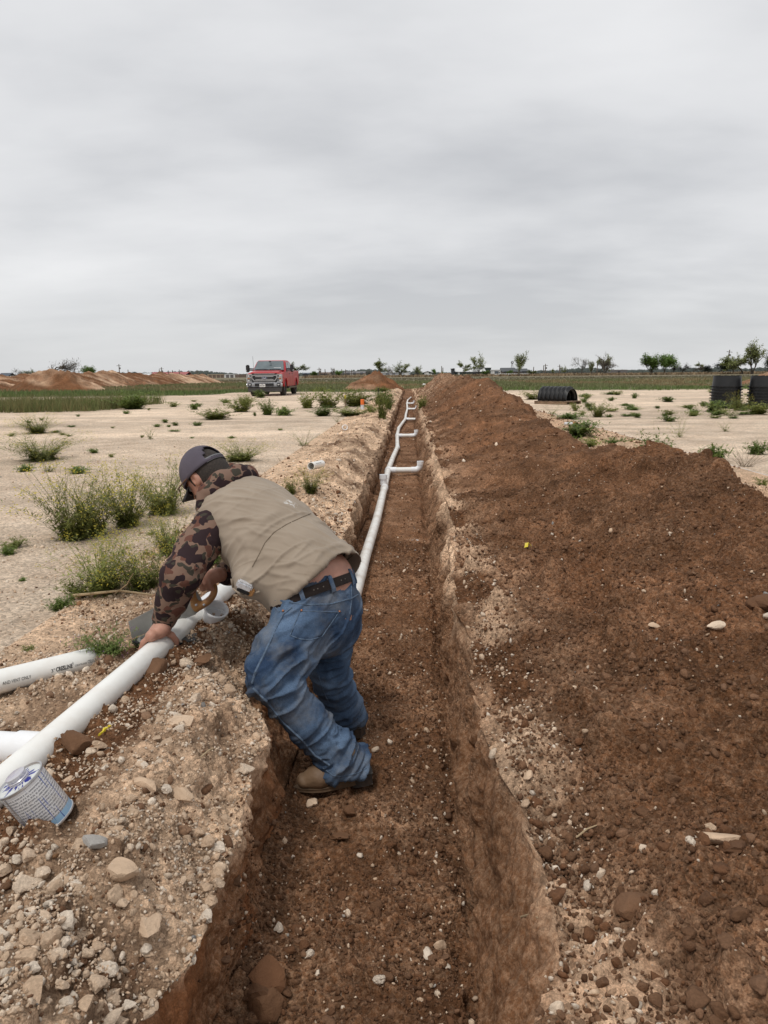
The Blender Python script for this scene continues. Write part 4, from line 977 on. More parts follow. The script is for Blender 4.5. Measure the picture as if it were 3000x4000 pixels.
# ---- jeans
def sd_jeans(p):
    d = loft(p, [WA+aP*.012, WA-aP*.09, WA-aP*.17], [lP]*3, [bP]*3, [.198, .200, .182], [.147, .142, .125])
    for s in (1, -1): d = smin(d, ell(p, WA-aP*.135+bP*.008+lP*s*.08, (.095, .095, .11)), .05)
    leg = chain(p, [HL, HL*.45+KL*.55, KL], [.125, .107, .087], .03)
    leg = smin(leg, chain(p, [KL, ML, AL, AL+np.array([.004, 0, -.06])], [.086, .077, .079, .087], .03), .016)
    leg2 = chain(p, [HR, KR], [.112, .080], .03); leg2 = smin(leg2, chain(p, [KR, KR*.4+AR*.6, AR, AR+np.array([.005, 0, -.06])], [.081, .076, .076, .080], .03), .016)
    d = smin(smin(d, leg, .045), leg2, .014)
    hemL, hemR = AL+np.array([0, 0, -.012]), AR+np.array([0, 0, -.02])
    nl, nr = unit((.05, .0, -1)), unit((.1, 0, -1))
    nearL = np.linalg.norm(p-hemL, axis=1) < .22; nearR = np.linalg.norm(p-hemR, axis=1) < .2
    d = np.where(nearL, np.maximum(d, (p-hemL)@nl), d); d = np.where(nearR, np.maximum(d, (p-hemR)@nr), d)
    d = np.maximum(d, (p-(WA+aP*.020))@aP)
    return d
pts = np.stack([WA, HL, KL, AL, HR, KR, AR])
V, Q = nets(sd_jeans, pts.min(0)-.22, pts.max(0)+.2, .0054, smooth=2)
Nn = vnormals(V, Q)
def legw(P, a, b):
    ab = b-a; t = ((P-a)@ab)/(ab@ab); return t
tL = legw(V, KL, AL); tR = legw(V, KR, AR)
isR = np.linalg.norm(V-(KR*.5+AR*.5), axis=1) < np.linalg.norm(V-(KL*.4+AL*.6), axis=1)
axd = np.where(isR[:, None], unit(AR-KR), unit(AL-KL))
al = (V*axd).sum(1)
q = V*7.0; q2 = np.stack([al*34, (V@bP)*7, (V@lP)*7], 1)
f1 = ridge(fbm(q2+.35*fbm(q, 2, 5)[:, None]*6, 2, 7))
t = np.where(isR, tR, tL); low = sstep(.45, .95, t)*sstep(1.25, 1.0, t)
knee = np.exp(-(np.linalg.norm(V-KL, axis=1)/.13)**2)+.7*np.exp(-(np.linalg.norm(V-KR, axis=1)/.12)**2)
thigh = np.exp(-(np.linalg.norm(V-(HL*.6+KL*.4), axis=1)/.16)**2)
f1 = np.where(f1 > 0, f1**1.5, f1)
amp = .004+.022*low+.019*knee+.009*thigh
czj = np.exp(-(fbm(np.stack([al*15, (V@bP)*4, (V@lP)*4], 1)+.3*fbm(V*6, 2, 5)[:, None], 2, 47)/.10)**2)
V = V+Nn*(amp*(.6*f1+.9*czj-.35+.3*low)+.0035*czj*(1-low)+.003*fbm(V*11, 3, 9))[:, None]
def denim():
    m, t, b = mat_new('worn_denim'); tc = N(t, 'ShaderNodeTexCoord')
    n1 = N(t, 'ShaderNodeTexNoise'); n1.inputs['Scale'].default_value = 6.5; n1.inputs['Detail'].default_value = 5
    n2 = N(t, 'ShaderNodeTexNoise'); n2.inputs['Scale'].default_value = 230; n2.inputs['Detail'].default_value = 3
    n3 = N(t, 'ShaderNodeTexNoise'); n3.inputs['Scale'].default_value = 7; n3.inputs['Detail'].default_value = 7; n3.inputs['Roughness'].default_value = .65
    for n in (n1, n2, n3): t.links.new(tc.outputs['Object'], n.inputs['Vector'])
    rp = N(t, 'ShaderNodeValToRGB'); t.links.new(n1.outputs[0], rp.inputs[0]); e = rp.color_ramp.elements
    e[0].position = .32; e[0].color = (.020, .040, .082, 1); e[1].position = .76; e[1].color = (.125, .190, .290, 1)
    r2 = N(t, 'ShaderNodeMapRange'); t.links.new(n2.outputs[0], r2.inputs[0]); r2.inputs[1].default_value = .3; r2.inputs[2].default_value = .7; r2.inputs[3].default_value = .78; r2.inputs[4].default_value = 1.2
    ml = N(t, 'ShaderNodeMix', data_type='RGBA', blend_type='MULTIPLY'); ml.inputs[0].default_value = 1; t.links.new(rp.outputs[0], ml.inputs[6]); t.links.new(r2.outputs[0], ml.inputs[7])
    r3 = N(t, 'ShaderNodeMapRange'); t.links.new(n3.outputs[0], r3.inputs[0]); r3.inputs[1].default_value = .47; r3.inputs[2].default_value = .75; r3.inputs[4].default_value = .55
    mx = N(t, 'ShaderNodeMix', data_type='RGBA'); t.links.new(r3.outputs[0], mx.inputs[0]); t.links.new(ml.outputs[2], mx.inputs[6]); mx.inputs[7].default_value = (.22, .21, .19, 1)
    t.links.new(mx.outputs[2], b.inputs['Base Color']); b.inputs['Roughness'].default_value = .88; b.inputs['Specular IOR Level'].default_value = .2
    bp = N(t, 'ShaderNodeBump'); bp.inputs['Strength'].default_value = .35; bp.inputs['Distance'].default_value = .002; t.links.new(n2.outputs[0], bp.inputs['Height']); t.links.new(bp.outputs[0], b.inputs['Normal'])
    return m
M_denim = denim()
M_seam = pmat('pale_denim_seam', (.085, .125, .185), rough=.9, var=.3, vscale=90)
jeans = link('jeans', mesh_np('jeans', V, Q), M_denim, person)
jb = BVHTree.FromPolygons(V.tolist(), Q.tolist())
CV = Vector(CAMP)
def hit(bvh, px, py, off=.0):
    d = Vector(ray(px, py)).normalized(); h = bvh.ray_cast(CV, d)
    return None if h[0] is None else h[0]+h[1]*off*(1 if h[1].dot(d) < 0 else -1)
def dense(pp, n=10):
    r = []
    for i in range(len(pp)-1):
        for k in range(n): r.append((pp[i][0]+(pp[i+1][0]-pp[i][0])*k/n, pp[i][1]+(pp[i+1][1]-pp[i][1])*k/n))
    return r+[pp[-1]]
def seam(name, pp, rad, mat, bvh, parent, n=8, off=0.0):
    pts = [hit(bvh, x, y, off) for x, y in dense(pp, n)]; runs, cur = [], []
    for a in pts:
        if a is None or (cur and (a-cur[-1]).length > .05):
            if len(cur) > 2: runs.append(cur)
            cur = []
        if a is not None: cur.append(a)
    if len(cur) > 2: runs.append(cur)
    if not runs: return None
    for r in runs: mb = MB(); mb.tube(r, rad, 6); o = mb.build(name, mat, parent, smooth=True)
    return o
seam('side_seam', [(1140, 2372), (1105, 2400), (1075, 2460), (1040, 2540), (1000, 2620), (985, 2668)], .0052, M_seam, jb, jeans)
seam('side_seam', [(990, 2690), (1040, 2738), (1110, 2825), (1180, 2890), (1230, 2950), (1290, 2990)], .0052, M_seam, jb, jeans)
seam('yoke_seam', [(1130, 2352), (1200, 2362), (1290, 2360), (1372, 2338), (1400, 2322)], .003, M_seam, jb, jeans)
seam('seat_seam', [(1372, 2290), (1374, 2340), (1366, 2400)], .0028, M_seam, jb, jeans)
seam('front_pocket_seam', [(1075, 2372), (1090, 2390), (1108, 2388)], .0028, M_seam, jb, jeans)
seam('inner_seam', [(1245, 2640), (1262, 2700), (1282, 2740)], .0026, M_seam, jb, jeans)
# back pocket: a raised patch laid on the seat
def patch(name, corners, bvh, mat, parent, thick=.004, n=14):
    (ax_, ay_), (bx_, by_), (cx_, cy_), (dx_, dy_) = corners; g = []; ok = True
    for i in range(n+1):
        for j in range(n+1):
            u, w = i/n, j/n
            x = (ax_*(1-u)+bx_*u)*(1-w)+(dx_*(1-u)+cx_*u)*w; y = (ay_*(1-u)+by_*u)*(1-w)+(dy_*(1-u)+cy_*u)*w
            y += 16*math.sin(u*math.pi)*w*(1 if name == 'back_pocket' else 0)
            edge = min(i, j, n-i, n-j) == 0
            h = hit(bvh, x, y, -.002 if edge else thick)
            if h is None: return None
            g.append(h)
    f = [(i*(n+1)+j, (i+1)*(n+1)+j, (i+1)*(n+1)+j+1, i*(n+1)+j+1) for i in range(n) for j in range(n)]
    mb = MB(); mb.add(g, f); return mb.build(name, mat, parent, smooth=True, angle=80)
pk = patch('back_pocket', [(1175, 2380), (1328, 2384), (1258, 2486), (1132, 2482)], jb, M_denim, jeans)
if pk:
    seam('pocket_stitch', [(1182, 2388), (1322, 2392)], .0022, M_seam, jb, pk, off=.004)
    seam('pocket_stitch', [(1175, 2380), (1132, 2482), (1170, 2496), (1212, 2501), (1258, 2486), (1328, 2384)], .0022, M_seam, jb, pk, off=.001)
M_cop = pmat('copper_rivet', (.35, .15, .08), rough=.4, metal=.7)
for x, y in ((1178, 2385), (1324, 2389), (1107, 2387)):
    h = hit(jb, x, y, .003)
    if h:
        bm = bmesh.new(); bmesh.ops.create_icosphere(bm, subdivisions=2, radius=.0052); me = bpy.data.meshes.new('rivet'); bm.to_mesh(me); bm.free(); me.materials.append(M_cop)
        link('rivet', me, None, jeans, loc=h)
seam('hem_stitch', [(1262, 3000), (1300, 3030), (1340, 3035), (1400, 3018), (1432, 3000)], .0024, M_seam, jb, jeans)

# belt and loops
M_belt = pmat('dark_brown_leather', (.016, .010, .008), rough=.65, spec=.2, var=.25, vscale=20, bump=.2, bscale=90)
mb = MB(); n = 72; ring = []
for k in range(n):
    th = 2*math.pi*k/n; dv = lP*math.cos(th)*.2035+bP*math.sin(th)*.1575; nn_ = unit(lP*math.cos(th)/.2+bP*math.sin(th)/.155)
    ring.append([WA+dv+aP*z+nn_*o for z, o in ((-.034, 0), (-.034, .005), (.004, .005), (.004, 0))])
vv = [q for r in ring for q in r]
mb.add(vv, [(k*4+a, ((k+1) % n)*4+a, ((k+1) % n)*4+a+1, k*4+a+1) for k in range(n) for a in range(3)])
belt = mb.build('belt', M_belt, person, smooth=True)
M_hole = pmat('belt_hole', (.10, .085, .07), rough=.5)
def waist_angle(px, py):
    best = min(range(720), key=lambda k: (lambda P: abs((P-CAMP)@_r2/((P-CAMP)@_f)*FPX+1500-px)+(1e6 if (lP*math.cos(k/360*math.pi)/.2+bP*math.sin(k/360*math.pi)/.155)@(P-CAMP) > 0 else 0))(WA-aP*.015+lP*math.cos(k/360*math.pi)*.205+bP*math.sin(k/360*math.pi)*.158))
    return best/360*math.pi
for px in (1178, 1293, 1371, 1408):
    th = waist_angle(px, 0); tg = unit(-lP*math.sin(th)*.2+bP*math.cos(th)*.155); nn_ = unit(lP*math.cos(th)/.2+bP*math.sin(th)/.155); c = WA+lP*math.cos(th)*.2035+bP*math.sin(th)*.1575
    mb = MB(); prof = [(-.052, .0), (-.047, .008), (-.036, .0105), (.006, .0105), (.016, .008), (.02, 0)]
    for i in range(len(prof)-1):
        z0, o0 = prof[i]; z1, o1 = prof[i+1]
        mb.add([c+aP*z0+nn_*o0-tg*.0085, c+aP*z0+nn_*o0+tg*.0085, c+aP*z1+nn_*o1+tg*.0085, c+aP*z1+nn_*o1-tg*.0085], [(0, 1, 2, 3)])
    for sgn in (-1, 1): mb.add([c+aP*z+nn_*o+tg*.0085*sgn for z, o in prof], [tuple(range(6))])
    mb.build('belt_loop', M_denim, jeans)
for px in (1225, 1240, 1262, 1330, 1345, 1385):
    th = waist_angle(px, 0); nn_ = unit(lP*math.cos(th)/.2+bP*math.sin(th)/.155); c = WA-aP*.015+lP*math.cos(th)*.2035+bP*math.sin(th)*.1575+nn_*.0045
    bm = bmesh.new(); bmesh.ops.create_icosphere(bm, subdivisions=1, radius=.0034); me = bpy.data.meshes.new('eyelet'); bm.to_mesh(me); bm.free(); me.materials.append(M_hole); link('eyelet', me, None, belt, loc=Vector(c))

# ---- vest
hemC = T0+aT*.005
nH = unit(-aT*.93-bT*.10+lT*.16)                 # cut of the hem, lower on the near side
def sd_vest_solid(p):
    d = loft(p, [T0-aT*.10-bT*.03, T0, T1, T2, T3-aT*.015], [lT]*5, [bT]*5, [.222, .222, .218, .195, .12], [.178, .172, .160, .128, .085])
    d = smin(d, ell(p, T2*.55+T1*.45+bT*.03, (.20, .13, .16), np.stack([lT, bT, aT])), .05)
    d = smin(d, ell(p, v3(985, 2262, 2.95), (.075, .10, .072)), .06)        # sagging front pocket
    return d
def sd_vest(p):
    d = sd_vest_solid(p)
    sh = np.maximum(d, -(d+.011))                   # a shell, open at hem, neck and armholes
    cut = (p-hemC+nH*.0)@nH - .008-.058*sstep(-.06, .2, (p-hemC)@lT)
    sh = np.maximum(sh, cut)
    sh = np.maximum(sh, (p-(T3-aT*.025))@aT)
    ar = cone(p, SL+lT*.03, SL+lT*.03+unit(EL-SL)*.10-aT*.0, .082, .085)
    ar = np.minimum(ar, cone(p, SR-lT*.02, SR-lT*.12-bT*.06, .08, .085))
    return np.maximum(sh, -ar)
pts = np.stack([T0, T1, T2, T3, SL, SR, v3(1010, 2290, 2.94)])
V, Q = nets(sd_vest, pts.min(0)-.3, pts.max(0)+.3, .0052, smooth=2)
Nn = vnormals(V, Q)
u_, w_, b_ = (V-T1)@lT, (V-T1)@aT, (V-T1)@bT
d1 = u_*.55+w_*.85; d2 = u_*.85-w_*.55           # creases run from the armpit down to the hem
wq = np.stack([d1*3.4, d2*19, b_*4], 1)+.25*np.stack([fbm(V*6, 2, 3)]*3, 1)
f1 = ridge(fbm(wq, 2, 11))-.35
w2q = np.stack([w_*22, u_*5, b_*5], 1); f2 = ridge(fbm(w2q, 2, 13))-.35
lowv = sstep(.10, -.20, w_)
f1 = np.sign(f1)*np.abs(f1)**1.3; wq3 = np.stack([d1*9, d2*42, b_*8], 1); f3 = ridge(fbm(wq3, 2, 12))-.3
cz = lambda q, s_, k: np.exp(-(fbm(q, 2, s_)/k)**2)
c1 = cz(np.stack([d1*2.6, d2*10, b_*3], 1)+.2*fbm(V*5, 2, 3)[:, None], 41, .085); c2 = cz(np.stack([w_*13, u_*3.2, b_*3], 1), 43, .09); c3 = cz(np.stack([d1*6, d2*22, b_*6], 1), 45, .09)
disp = .006*f1*(.35+.9*sstep(-.15, .12, u_))+.0065*c1*(.5+.7*sstep(-.15, .1, u_))+.0075*c2*(.25+.9*lowv)+.003*c3+.003*fbm(V*7, 3, 15)-.003
sp_ = np.exp(-((u_-.02-.25*(w_+.0)-.02)/.006)**2)  # seam across the back
V = V+Nn*disp[:, None]
def khaki():
    m, t, b = mat_new('khaki_canvas'); tc = N(t, 'ShaderNodeTexCoord')
    n1 = N(t, 'ShaderNodeTexNoise'); n1.inputs['Scale'].default_value = 5; n1.inputs['Detail'].default_value = 6
    n2 = N(t, 'ShaderNodeTexNoise'); n2.inputs['Scale'].default_value = 300; n2.inputs['Detail'].default_value = 2
    for n in (n1, n2): t.links.new(tc.outputs['Object'], n.inputs['Vector'])
    rp = N(t, 'ShaderNodeValToRGB'); t.links.new(n1.outputs[0], rp.inputs[0]); e = rp.color_ramp.elements
    e[0].position = .3; e[0].color = (.262, .210, .158, 1); e[1].position = .7; e[1].color = (.335, .276, .215, 1)
    # white paint rubbed on the back
    pc = np.array(at(1128, 1965, 3.05)); h_ = hit(vb, 1135, 1968); pc = np.array(h_) if h_ is not None else pc
    gm = N(t, 'ShaderNodeVectorMath', operation='SUBTRACT'); t.links.new(tc.outputs['Object'], gm.inputs[0]); gm.inputs[1].default_value = tuple(pc)
    ln = N(t, 'ShaderNodeVectorMath', operation='LENGTH'); t.links.new(gm.outputs[0], ln.inputs[0])
    mp = N(t, 'ShaderNodeMapping'); t.links.new(gm.outputs[0], mp.inputs[0]); mp.inputs['Rotation'].default_value = (0, R(35), 0); mp.inputs['Scale'].default_value = (95, 95, 26)
    ns = N(t, 'ShaderNodeTexNoise'); ns.inputs['Scale'].default_value = 1.0; ns.inputs['Detail'].default_value = 4; t.links.new(mp.outputs[0], ns.inputs['Vector'])
    rr = N(t, 'ShaderNodeMapRange'); t.links.new(ln.outputs['Value'], rr.inputs[0]); rr.inputs[1].default_value = .02; rr.inputs[2].default_value = .065; rr.inputs[3].default_value = .10; rr.inputs[4].default_value = -.5
    ad = N(t, 'ShaderNodeMath', operation='ADD'); t.links.new(ns.outputs[0], ad.inputs[0]); t.links.new(rr.outputs[0], ad.inputs[1])
    st = N(t, 'ShaderNodeMapRange'); t.links.new(ad.outputs[0], st.inputs[0]); st.inputs[1].default_value = .54; st.inputs[2].default_value = .66; st.inputs[4].default_value = .8
    mx = N(t, 'ShaderNodeMix', data_type='RGBA'); t.links.new(st.outputs[0], mx.inputs[0]); t.links.new(rp.outputs[0], mx.inputs[6]); mx.inputs[7].default_value = (.62, .62, .60, 1)
    t.links.new(mx.outputs[2], b.inputs['Base Color']); b.inputs['Roughness'].default_value = .8; b.inputs['Specular IOR Level'].default_value = .25; b.inputs['Sheen Weight'].default_value = .1
    bp = N(t, 'ShaderNodeBump'); bp.inputs['Strength'].default_value = .2; bp.inputs['Distance'].default_value = .0015; t.links.new(n2.outputs[0], bp.inputs['Height']); t.links.new(bp.outputs[0], b.inputs['Normal'])
    return m
vb = BVHTree.FromPolygons(V.tolist(), Q.tolist())
M_khaki = khaki()
vest = link('vest', mesh_np('vest', V, Q), M_khaki, person)
M_kseam = pmat('khaki_seam', (.15, .115, .078), rough=.9, var=.2, vscale=80)
seam('back_seam', [(1235, 1998), (1180, 2020), (1120, 2048), (1070, 2080), (1035, 2120), (1010, 2170), (985, 2215)], .0017, M_kseam, vb, vest, off=.0004)
seam('shoulder_seam', [(850, 1900), (800, 1945), (765, 1990)], .0022, M_kseam, vb, vest)
seam('hem_seam', [(1105, 2350), (1180, 2312), (1260, 2258), (1330, 2208), (1378, 2170)], .002, M_kseam, vb, vest, off=.0003)
seam('armhole_seam', [(768, 1995), (800, 2010), (830, 2045), (848, 2095), (852, 2150), (846, 2190)], .0024, M_kseam, vb, vest, off=.0005)
# tape measure in the vest pocket
th_ = hit(vb, 955, 2285) or Vector(at(955, 2285, 2.9))
M_chr = pmat('scuffed_chrome', (.72, .74, .78), rough=.25, metal=.35, var=.05, dirt=(.05, .05, .05), dscale=60, damt=.6)
tm = empty('tape_measure', tuple(th_), rot=(R(10), R(28), R(15))); tag(tm, 'silver tape measure poking out of the vest pocket', 'tape measure')
mb = MB(); mb.box((0, -.006, 0), (.062, .034, .030)); mb.build('case', M_chr, tm, bevel=.006, smooth=True)
mb = MB(); mb.box((.004, -.0065, -.019), (.050, .035, .012)); mb.build('base', M_blk, tm, bevel=.002)
M_tan = pmat('tan_leather', (.34, .17, .06), rough=.7)
mb = MB(); mb.box((.030, -.004, -.014), (.03, .03, .03)); mb.build('clip', M_tan, tm, bevel=.004)
# pocket mouth
pm = [hit(vb, x, y, .004) for x, y in dense([(908, 2262), (915, 2300), (950, 2322), (985, 2318), (1015, 2308)], 5)]; pm = [q for q in pm if q is not None]
if len(pm) > 3: mb = MB(); mb.tube(pm, .0045, 7); mb.build('pocket_edge', M_khaki, vest, smooth=True)

# ---- camouflage hoodie: sleeves and hood
def sd_hoodie(p):
    d = chain(p, [SL-lT*.02+aT*.0, SL*.5+EL*.5, EL, EL*.45+WL*.55, WL], [.085, .080, .073, .062, .046], .02)
    d = np.maximum(d, (p-(WL+unit(WL-EL)*.012))@unit(WL-EL))
    e = chain(p, [SR, ER, ER*.3+WR*.7, WR+unit(ER-WR)*.045], [.085, .075, .052, .043], .02)
    e = np.maximum(e, (p-(WR+unit(ER-WR)*.03))@unit(WR-ER))
    d = np.minimum(d, e)
    h = chain(p, [v3(790, 1985, 3.08), v3(812, 1930, 3.10), v3(868, 1885, 3.13), v3(930, 1862, 3.2), v3(968, 1862, 3.3), v3(940, 1850, 3.4)], [.028, .038, .046, .048, .044, .035], .03)
    h = smin(h, chain(p, [v3(800, 1965, 3.14), v3(838, 1905, 3.2), v3(905, 1850, 3.28), v3(930, 1840, 3.36)], [.03, .036, .036, .03], .03), .02)
    h = smin(h, cone(p, T2, T3, .11, .075), .03)
    return np.minimum(d, h)
pts = np.stack([SL, EL, WL, SR, ER, WR, T2, T3, v3(790, 1985, 3.08), v3(968, 1862, 3.3)])
V, Q = nets(sd_hoodie, pts.min(0)-.15, pts.max(0)+.15, .0050, smooth=2)
Nn = vnormals(V, Q)
ax1 = unit(WL-EL); al = V@ax1; armw = np.exp(-(np.linalg.norm(V-EL, axis=1)/.11)**2)+.8*np.exp(-(np.linalg.norm(V-WL, axis=1)/.08)**2)+.4
fa = ridge(fbm(np.stack([al*26, (V@bT)*8, (V@lT)*8], 1), 2, 17))-.3
V = V+Nn*(.005*armw*fa+.006*fbm(V*12, 3, 19))[:, None]
def camo():
    m, t, b = mat_new('brown_camouflage_cloth'); tc = N(t, 'ShaderNodeTexCoord')
    nw = N(t, 'ShaderNodeTexNoise'); nw.inputs['Scale'].default_value = 16; nw.inputs['Detail'].default_value = 2; t.links.new(tc.outputs['Object'], nw.inputs['Vector'])
    sb = N(t, 'ShaderNodeVectorMath', operation='SUBTRACT'); t.links.new(nw.outputs['Color'], sb.inputs[0]); sb.inputs[1].default_value = (.5, .5, .5)
    sc = N(t, 'ShaderNodeVectorMath', operation='SCALE'); t.links.new(sb.outputs[0], sc.inputs[0]); sc.inputs['Scale'].default_value = .085
    av = N(t, 'ShaderNodeVectorMath', operation='ADD'); t.links.new(tc.outputs['Object'], av.inputs[0]); t.links.new(sc.outputs[0], av.inputs[1])
    col = None; prev = (.185, .118, .088, 1)
    for sc_, thr, cset in ((24, .42, ((.115, .052, .038, 1),)), (20, .44, ((.026, .016, .018, 1),)), (31, .36, ((.048, .042, .032, 1),)), (16, .40, ((.030, .018, .020, 1),))):
        vo = N(t, 'ShaderNodeTexVoronoi'); vo.inputs['Scale'].default_value = sc_*.74; mp = N(t, 'ShaderNodeMapping'); mp.inputs['Location'].default_value = (sc_*.37, sc_*.11, sc_*.23); mp.inputs['Scale'].default_value = (1, 1, 1.35)
        t.links.new(av.outputs[0], mp.inputs[0]); t.links.new(mp.outputs[0], vo.inputs['Vector'])
        lt = N(t, 'ShaderNodeMath', operation='LESS_THAN'); t.links.new(vo.outputs['Distance'], lt.inputs[0]); lt.inputs[1].default_value = thr
        mx = N(t, 'ShaderNodeMix', data_type='RGBA'); t.links.new(lt.outputs[0], mx.inputs[0]); mx.inputs[7].default_value = cset[0]
        if col is None: mx.inputs[6].default_value = prev
        else: t.links.new(col, mx.inputs[6])
        col = mx.outputs[2]
    t.links.new(col, b.inputs['Base Color']); b.inputs['Roughness'].default_value = .9; b.inputs['Specular IOR Level'].default_value = .15
    n2 = N(t, 'ShaderNodeTexNoise'); n2.inputs['Scale'].default_value = 260; t.links.new(tc.outputs['Object'], n2.inputs['Vector'])
    bp = N(t, 'ShaderNodeBump'); bp.inputs['Strength'].default_value = .2; bp.inputs['Distance'].default_value = .002; t.links.new(n2.outputs[0], bp.inputs['Height']); t.links.new(bp.outputs[0], b.inputs['Normal'])
    return m
M_camo = camo()
hoodie = link('hoodie', mesh_np('hoodie', V, Q), M_camo, person)
# wristband
M_black = pmat('black_band', (.015, .015, .016), rough=.5)
mb = MB(); wd = unit(WL-EL); c = WL+wd*.016; Mx = Matrix.Translation(Vector(c)) @ Vector(wd).to_track_quat('Z', 'Y').to_matrix().to_4x4()
mb.lathe([(.034, -.006), (.040, -.006), (.040, .006), (.034, .006)], 28, Mx); mb.build('wristband', M_black, person, smooth=True)

# ---- cap, hair, beard, glasses
def head_obj(name, mb, mat, parent=person, **kw):
    mb.v = [tuple(HC+FH.T@np.array(q)) for q in mb.v]; return mb.build(name, mat, parent, **kw)
M_cap1 = pmat('grey_purple_twill', (.082, .070, .092), rough=.85, var=.12, vscale=14, bump=.35, bscale=420)
M_brim = pmat('black_brim', (.014, .013, .014), rough=.8)
M_hair = pmat('dark_hair', (.030, .022, .017), rough=.8, var=.5, vscale=120, bump=.6, bscale=300)
mb = MB(); nU_, nV_ = 40, 14; vv, ff = [], []
def dome(th, ph, r=1.0): return (.094*r*math.cos(th)*math.cos(ph), (.114*r)*math.sin(th)*math.cos(ph)-.006, .018+(.118*r)*math.sin(ph)**1.0+.0)
for j in range(nV_+1):
    ph = j/nV_*math.pi/2
    for i in range(nU_):
        th = 2*math.pi*i/nU_; vv.append(dome(th, ph*.999-.04*(1-j/nV_)))
def opening(i, j):                                      # half-moon gap above the strap at the back
    th = 2*math.pi*(i+.5)/nU_; ph = (j+.5)/nV_*math.pi/2
    d = abs((th-1.5*math.pi)); return 1 <= j <= 6 and (d/.62)**2+((ph-.10)/.60)**2 < 1
for j in range(nV_):
    for i in range(nU_):
        if not opening(i, j): ff.append((j*nU_+i, j*nU_+(i+1) % nU_, (j+1)*nU_+(i+1) % nU_, (j+1)*nU_+i))
mb.add(vv, ff); cap = head_obj('cap', mb, M_cap1, smooth=True, angle=70)
mod = cap.modifiers.new('thick', 'SOLIDIFY'); mod.thickness = .004; mod.offset = 1
mb = MB(); vv, ff = [], []; nb_ = 16                       # brim
for j in range(6):
    r = j/5
    for i in range(nb_+1):
        a = R(-62)+R(124)*i/nb_; x = math.sin(a)*(.094+.006*r); y = math.cos(a)*.108+.075*r*math.cos(a*.9)**.8-.006; z = .012-.030*(x/.09)**2*(.6+.6*r)-.012*r
        vv.append((x, y, z))
for j in range(5):
    for i in range(nb_): k = j*(nb_+1)+i; ff.append((k, k+1, k+nb_+2, k+nb_+1))
mb.add(vv, ff); brim = head_obj('brim', mb, M_brim, cap, smooth=True); mod = brim.modifiers.new('thick', 'SOLIDIFY'); mod.thickness = .004
M_strap = pmat('grey_strap', (.15, .155, .165), rough=.6)
mb = MB(); vv = []; ns_ = 18
for i in range(ns_+1):
    th = 1.5*math.pi+(-.66+1.32*i/ns_); 
    for z, r in ((.012, 1.03), (.032, 1.03), (.032, 1.0), (.012, 1.0)): q = dome(th, 0, r); vv.append((q[0], q[1], z))
mb.add(vv, [(i*4+a, (i+1)*4+a, (i+1)*4+(a+1) % 4, i*4+(a+1) % 4) for i in range(ns_) for a in range(4)]); strap = head_obj('strap', mb, M_strap, cap)
mb = MB()
for i in range(7):
    th = 1.5*math.pi-.36+.12*i; q = dome(th, 0, 1.035); mb.box((q[0], q[1], .024), (.0035, .0035, .0035))
kind(head_obj('snaps', mb, M_black, strap), 'stuff')
for k in range(6):                                      # panel seams
    th = k*math.pi/3+R(30)
    if abs(th-1.5*math.pi) < .4: continue
    mb = MB(); mb.tube([dome(th, ph, 1.012) for ph in np.linspace(.0, 1.55, 9)], .0016, 5); head_obj('panel_seam', mb, M_cap1, cap)
mb = MB(); mb.lathe([(0, .142), (.006, .140), (.008, .135), (.004, .132)], 12); mb.v = [(x, y-.006, z) for x, y, z in mb.v]; head_obj('button', mb, M_cap1, cap, smooth=True)
def sd_hair(p):
    d = smin(ell(p, hp(0, -.014, .012), (.0835, .1015, .108), FH), cone(p, hp(0, -.05, -.03), hp(0, -.062, -.085), .066, .058), .03)
    q = (p-HC)@FH.T
    d = np.maximum(d, q[:, 1]-.028-.10*np.clip(q[:, 2], -.2, .2)); d = np.maximum(d, -q[:, 2]-.098-.25*np.clip(q[:, 1]+.02, -.1, .1))
    cut = ell(p, hp(.084, -.008, -.008), (.026, .026, .038), FH); cut = np.minimum(cut, ell(p, hp(-.084, -.008, -.008), (.026, .026, .038), FH))
    return np.maximum(d, -cut)
V, Q = nets(sd_hair, HC-.16, HC+.16, .0045, 1); link('hair', mesh_np('hair', V, Q), M_hair, person)
def sd_beard(p):
    q = (p-HC)@FH.T
    d = ell(p, hp(0, .034, -.062), (.066, .072, .068), FH)
    d = np.maximum(d, q[:, 2]+.022+.35*np.clip(.05-q[:, 1], -.1, .06)*0); d = np.maximum(d, -(q[:, 1]-.008))
    return np.maximum(d, -ell(p, hp(0, .105, -.046), (.03, .03, .010), FH))
M_beard = pmat('brown_beard', (.075, .048, .032), rough=.9, var=.5, vscale=150, bump=.8, bscale=300)
V, Q = nets(sd_beard, HC-.18, HC+.18, .0045, 1); link('beard', mesh_np('beard', V, Q), M_beard, person)
M_eye = pmat('eye', (.6, .58, .55), rough=.2)
for sgn in (-1, 1):
    bm = bmesh.new(); bmesh.ops.create_icosphere(bm, subdivisions=2, radius=.012); me = bpy.data.meshes.new('eye'); bm.to_mesh(me); bm.free(); me.materials.append(M_eye); link('eye', me, None, person, loc=Vector(hp(sgn*.032, .082, .0)))
M_frame = pmat('brown_glasses_frame', (.10, .045, .02), rough=.3, var=.4, vscale=60)
M_lens = pmat('dark_lens', (.02, .02, .022), rough=.08, spec=.6)
gl = empty('glasses', tuple(hp(0, .11, .03))); tag(gl, 'brown framed sunglasses worn by the man', 'glasses')
def inn_np(o): return inn(o, gl)
mb = MB()
for sgn in (-1, 1):
    mb.tube([hp(sgn*.091, -.035, .012), hp(sgn*.096, .03, .020), hp(sgn*.092, .085, .022), hp(sgn*.072, .112, .020)], [.0022, .003, .0035, .003], 8)
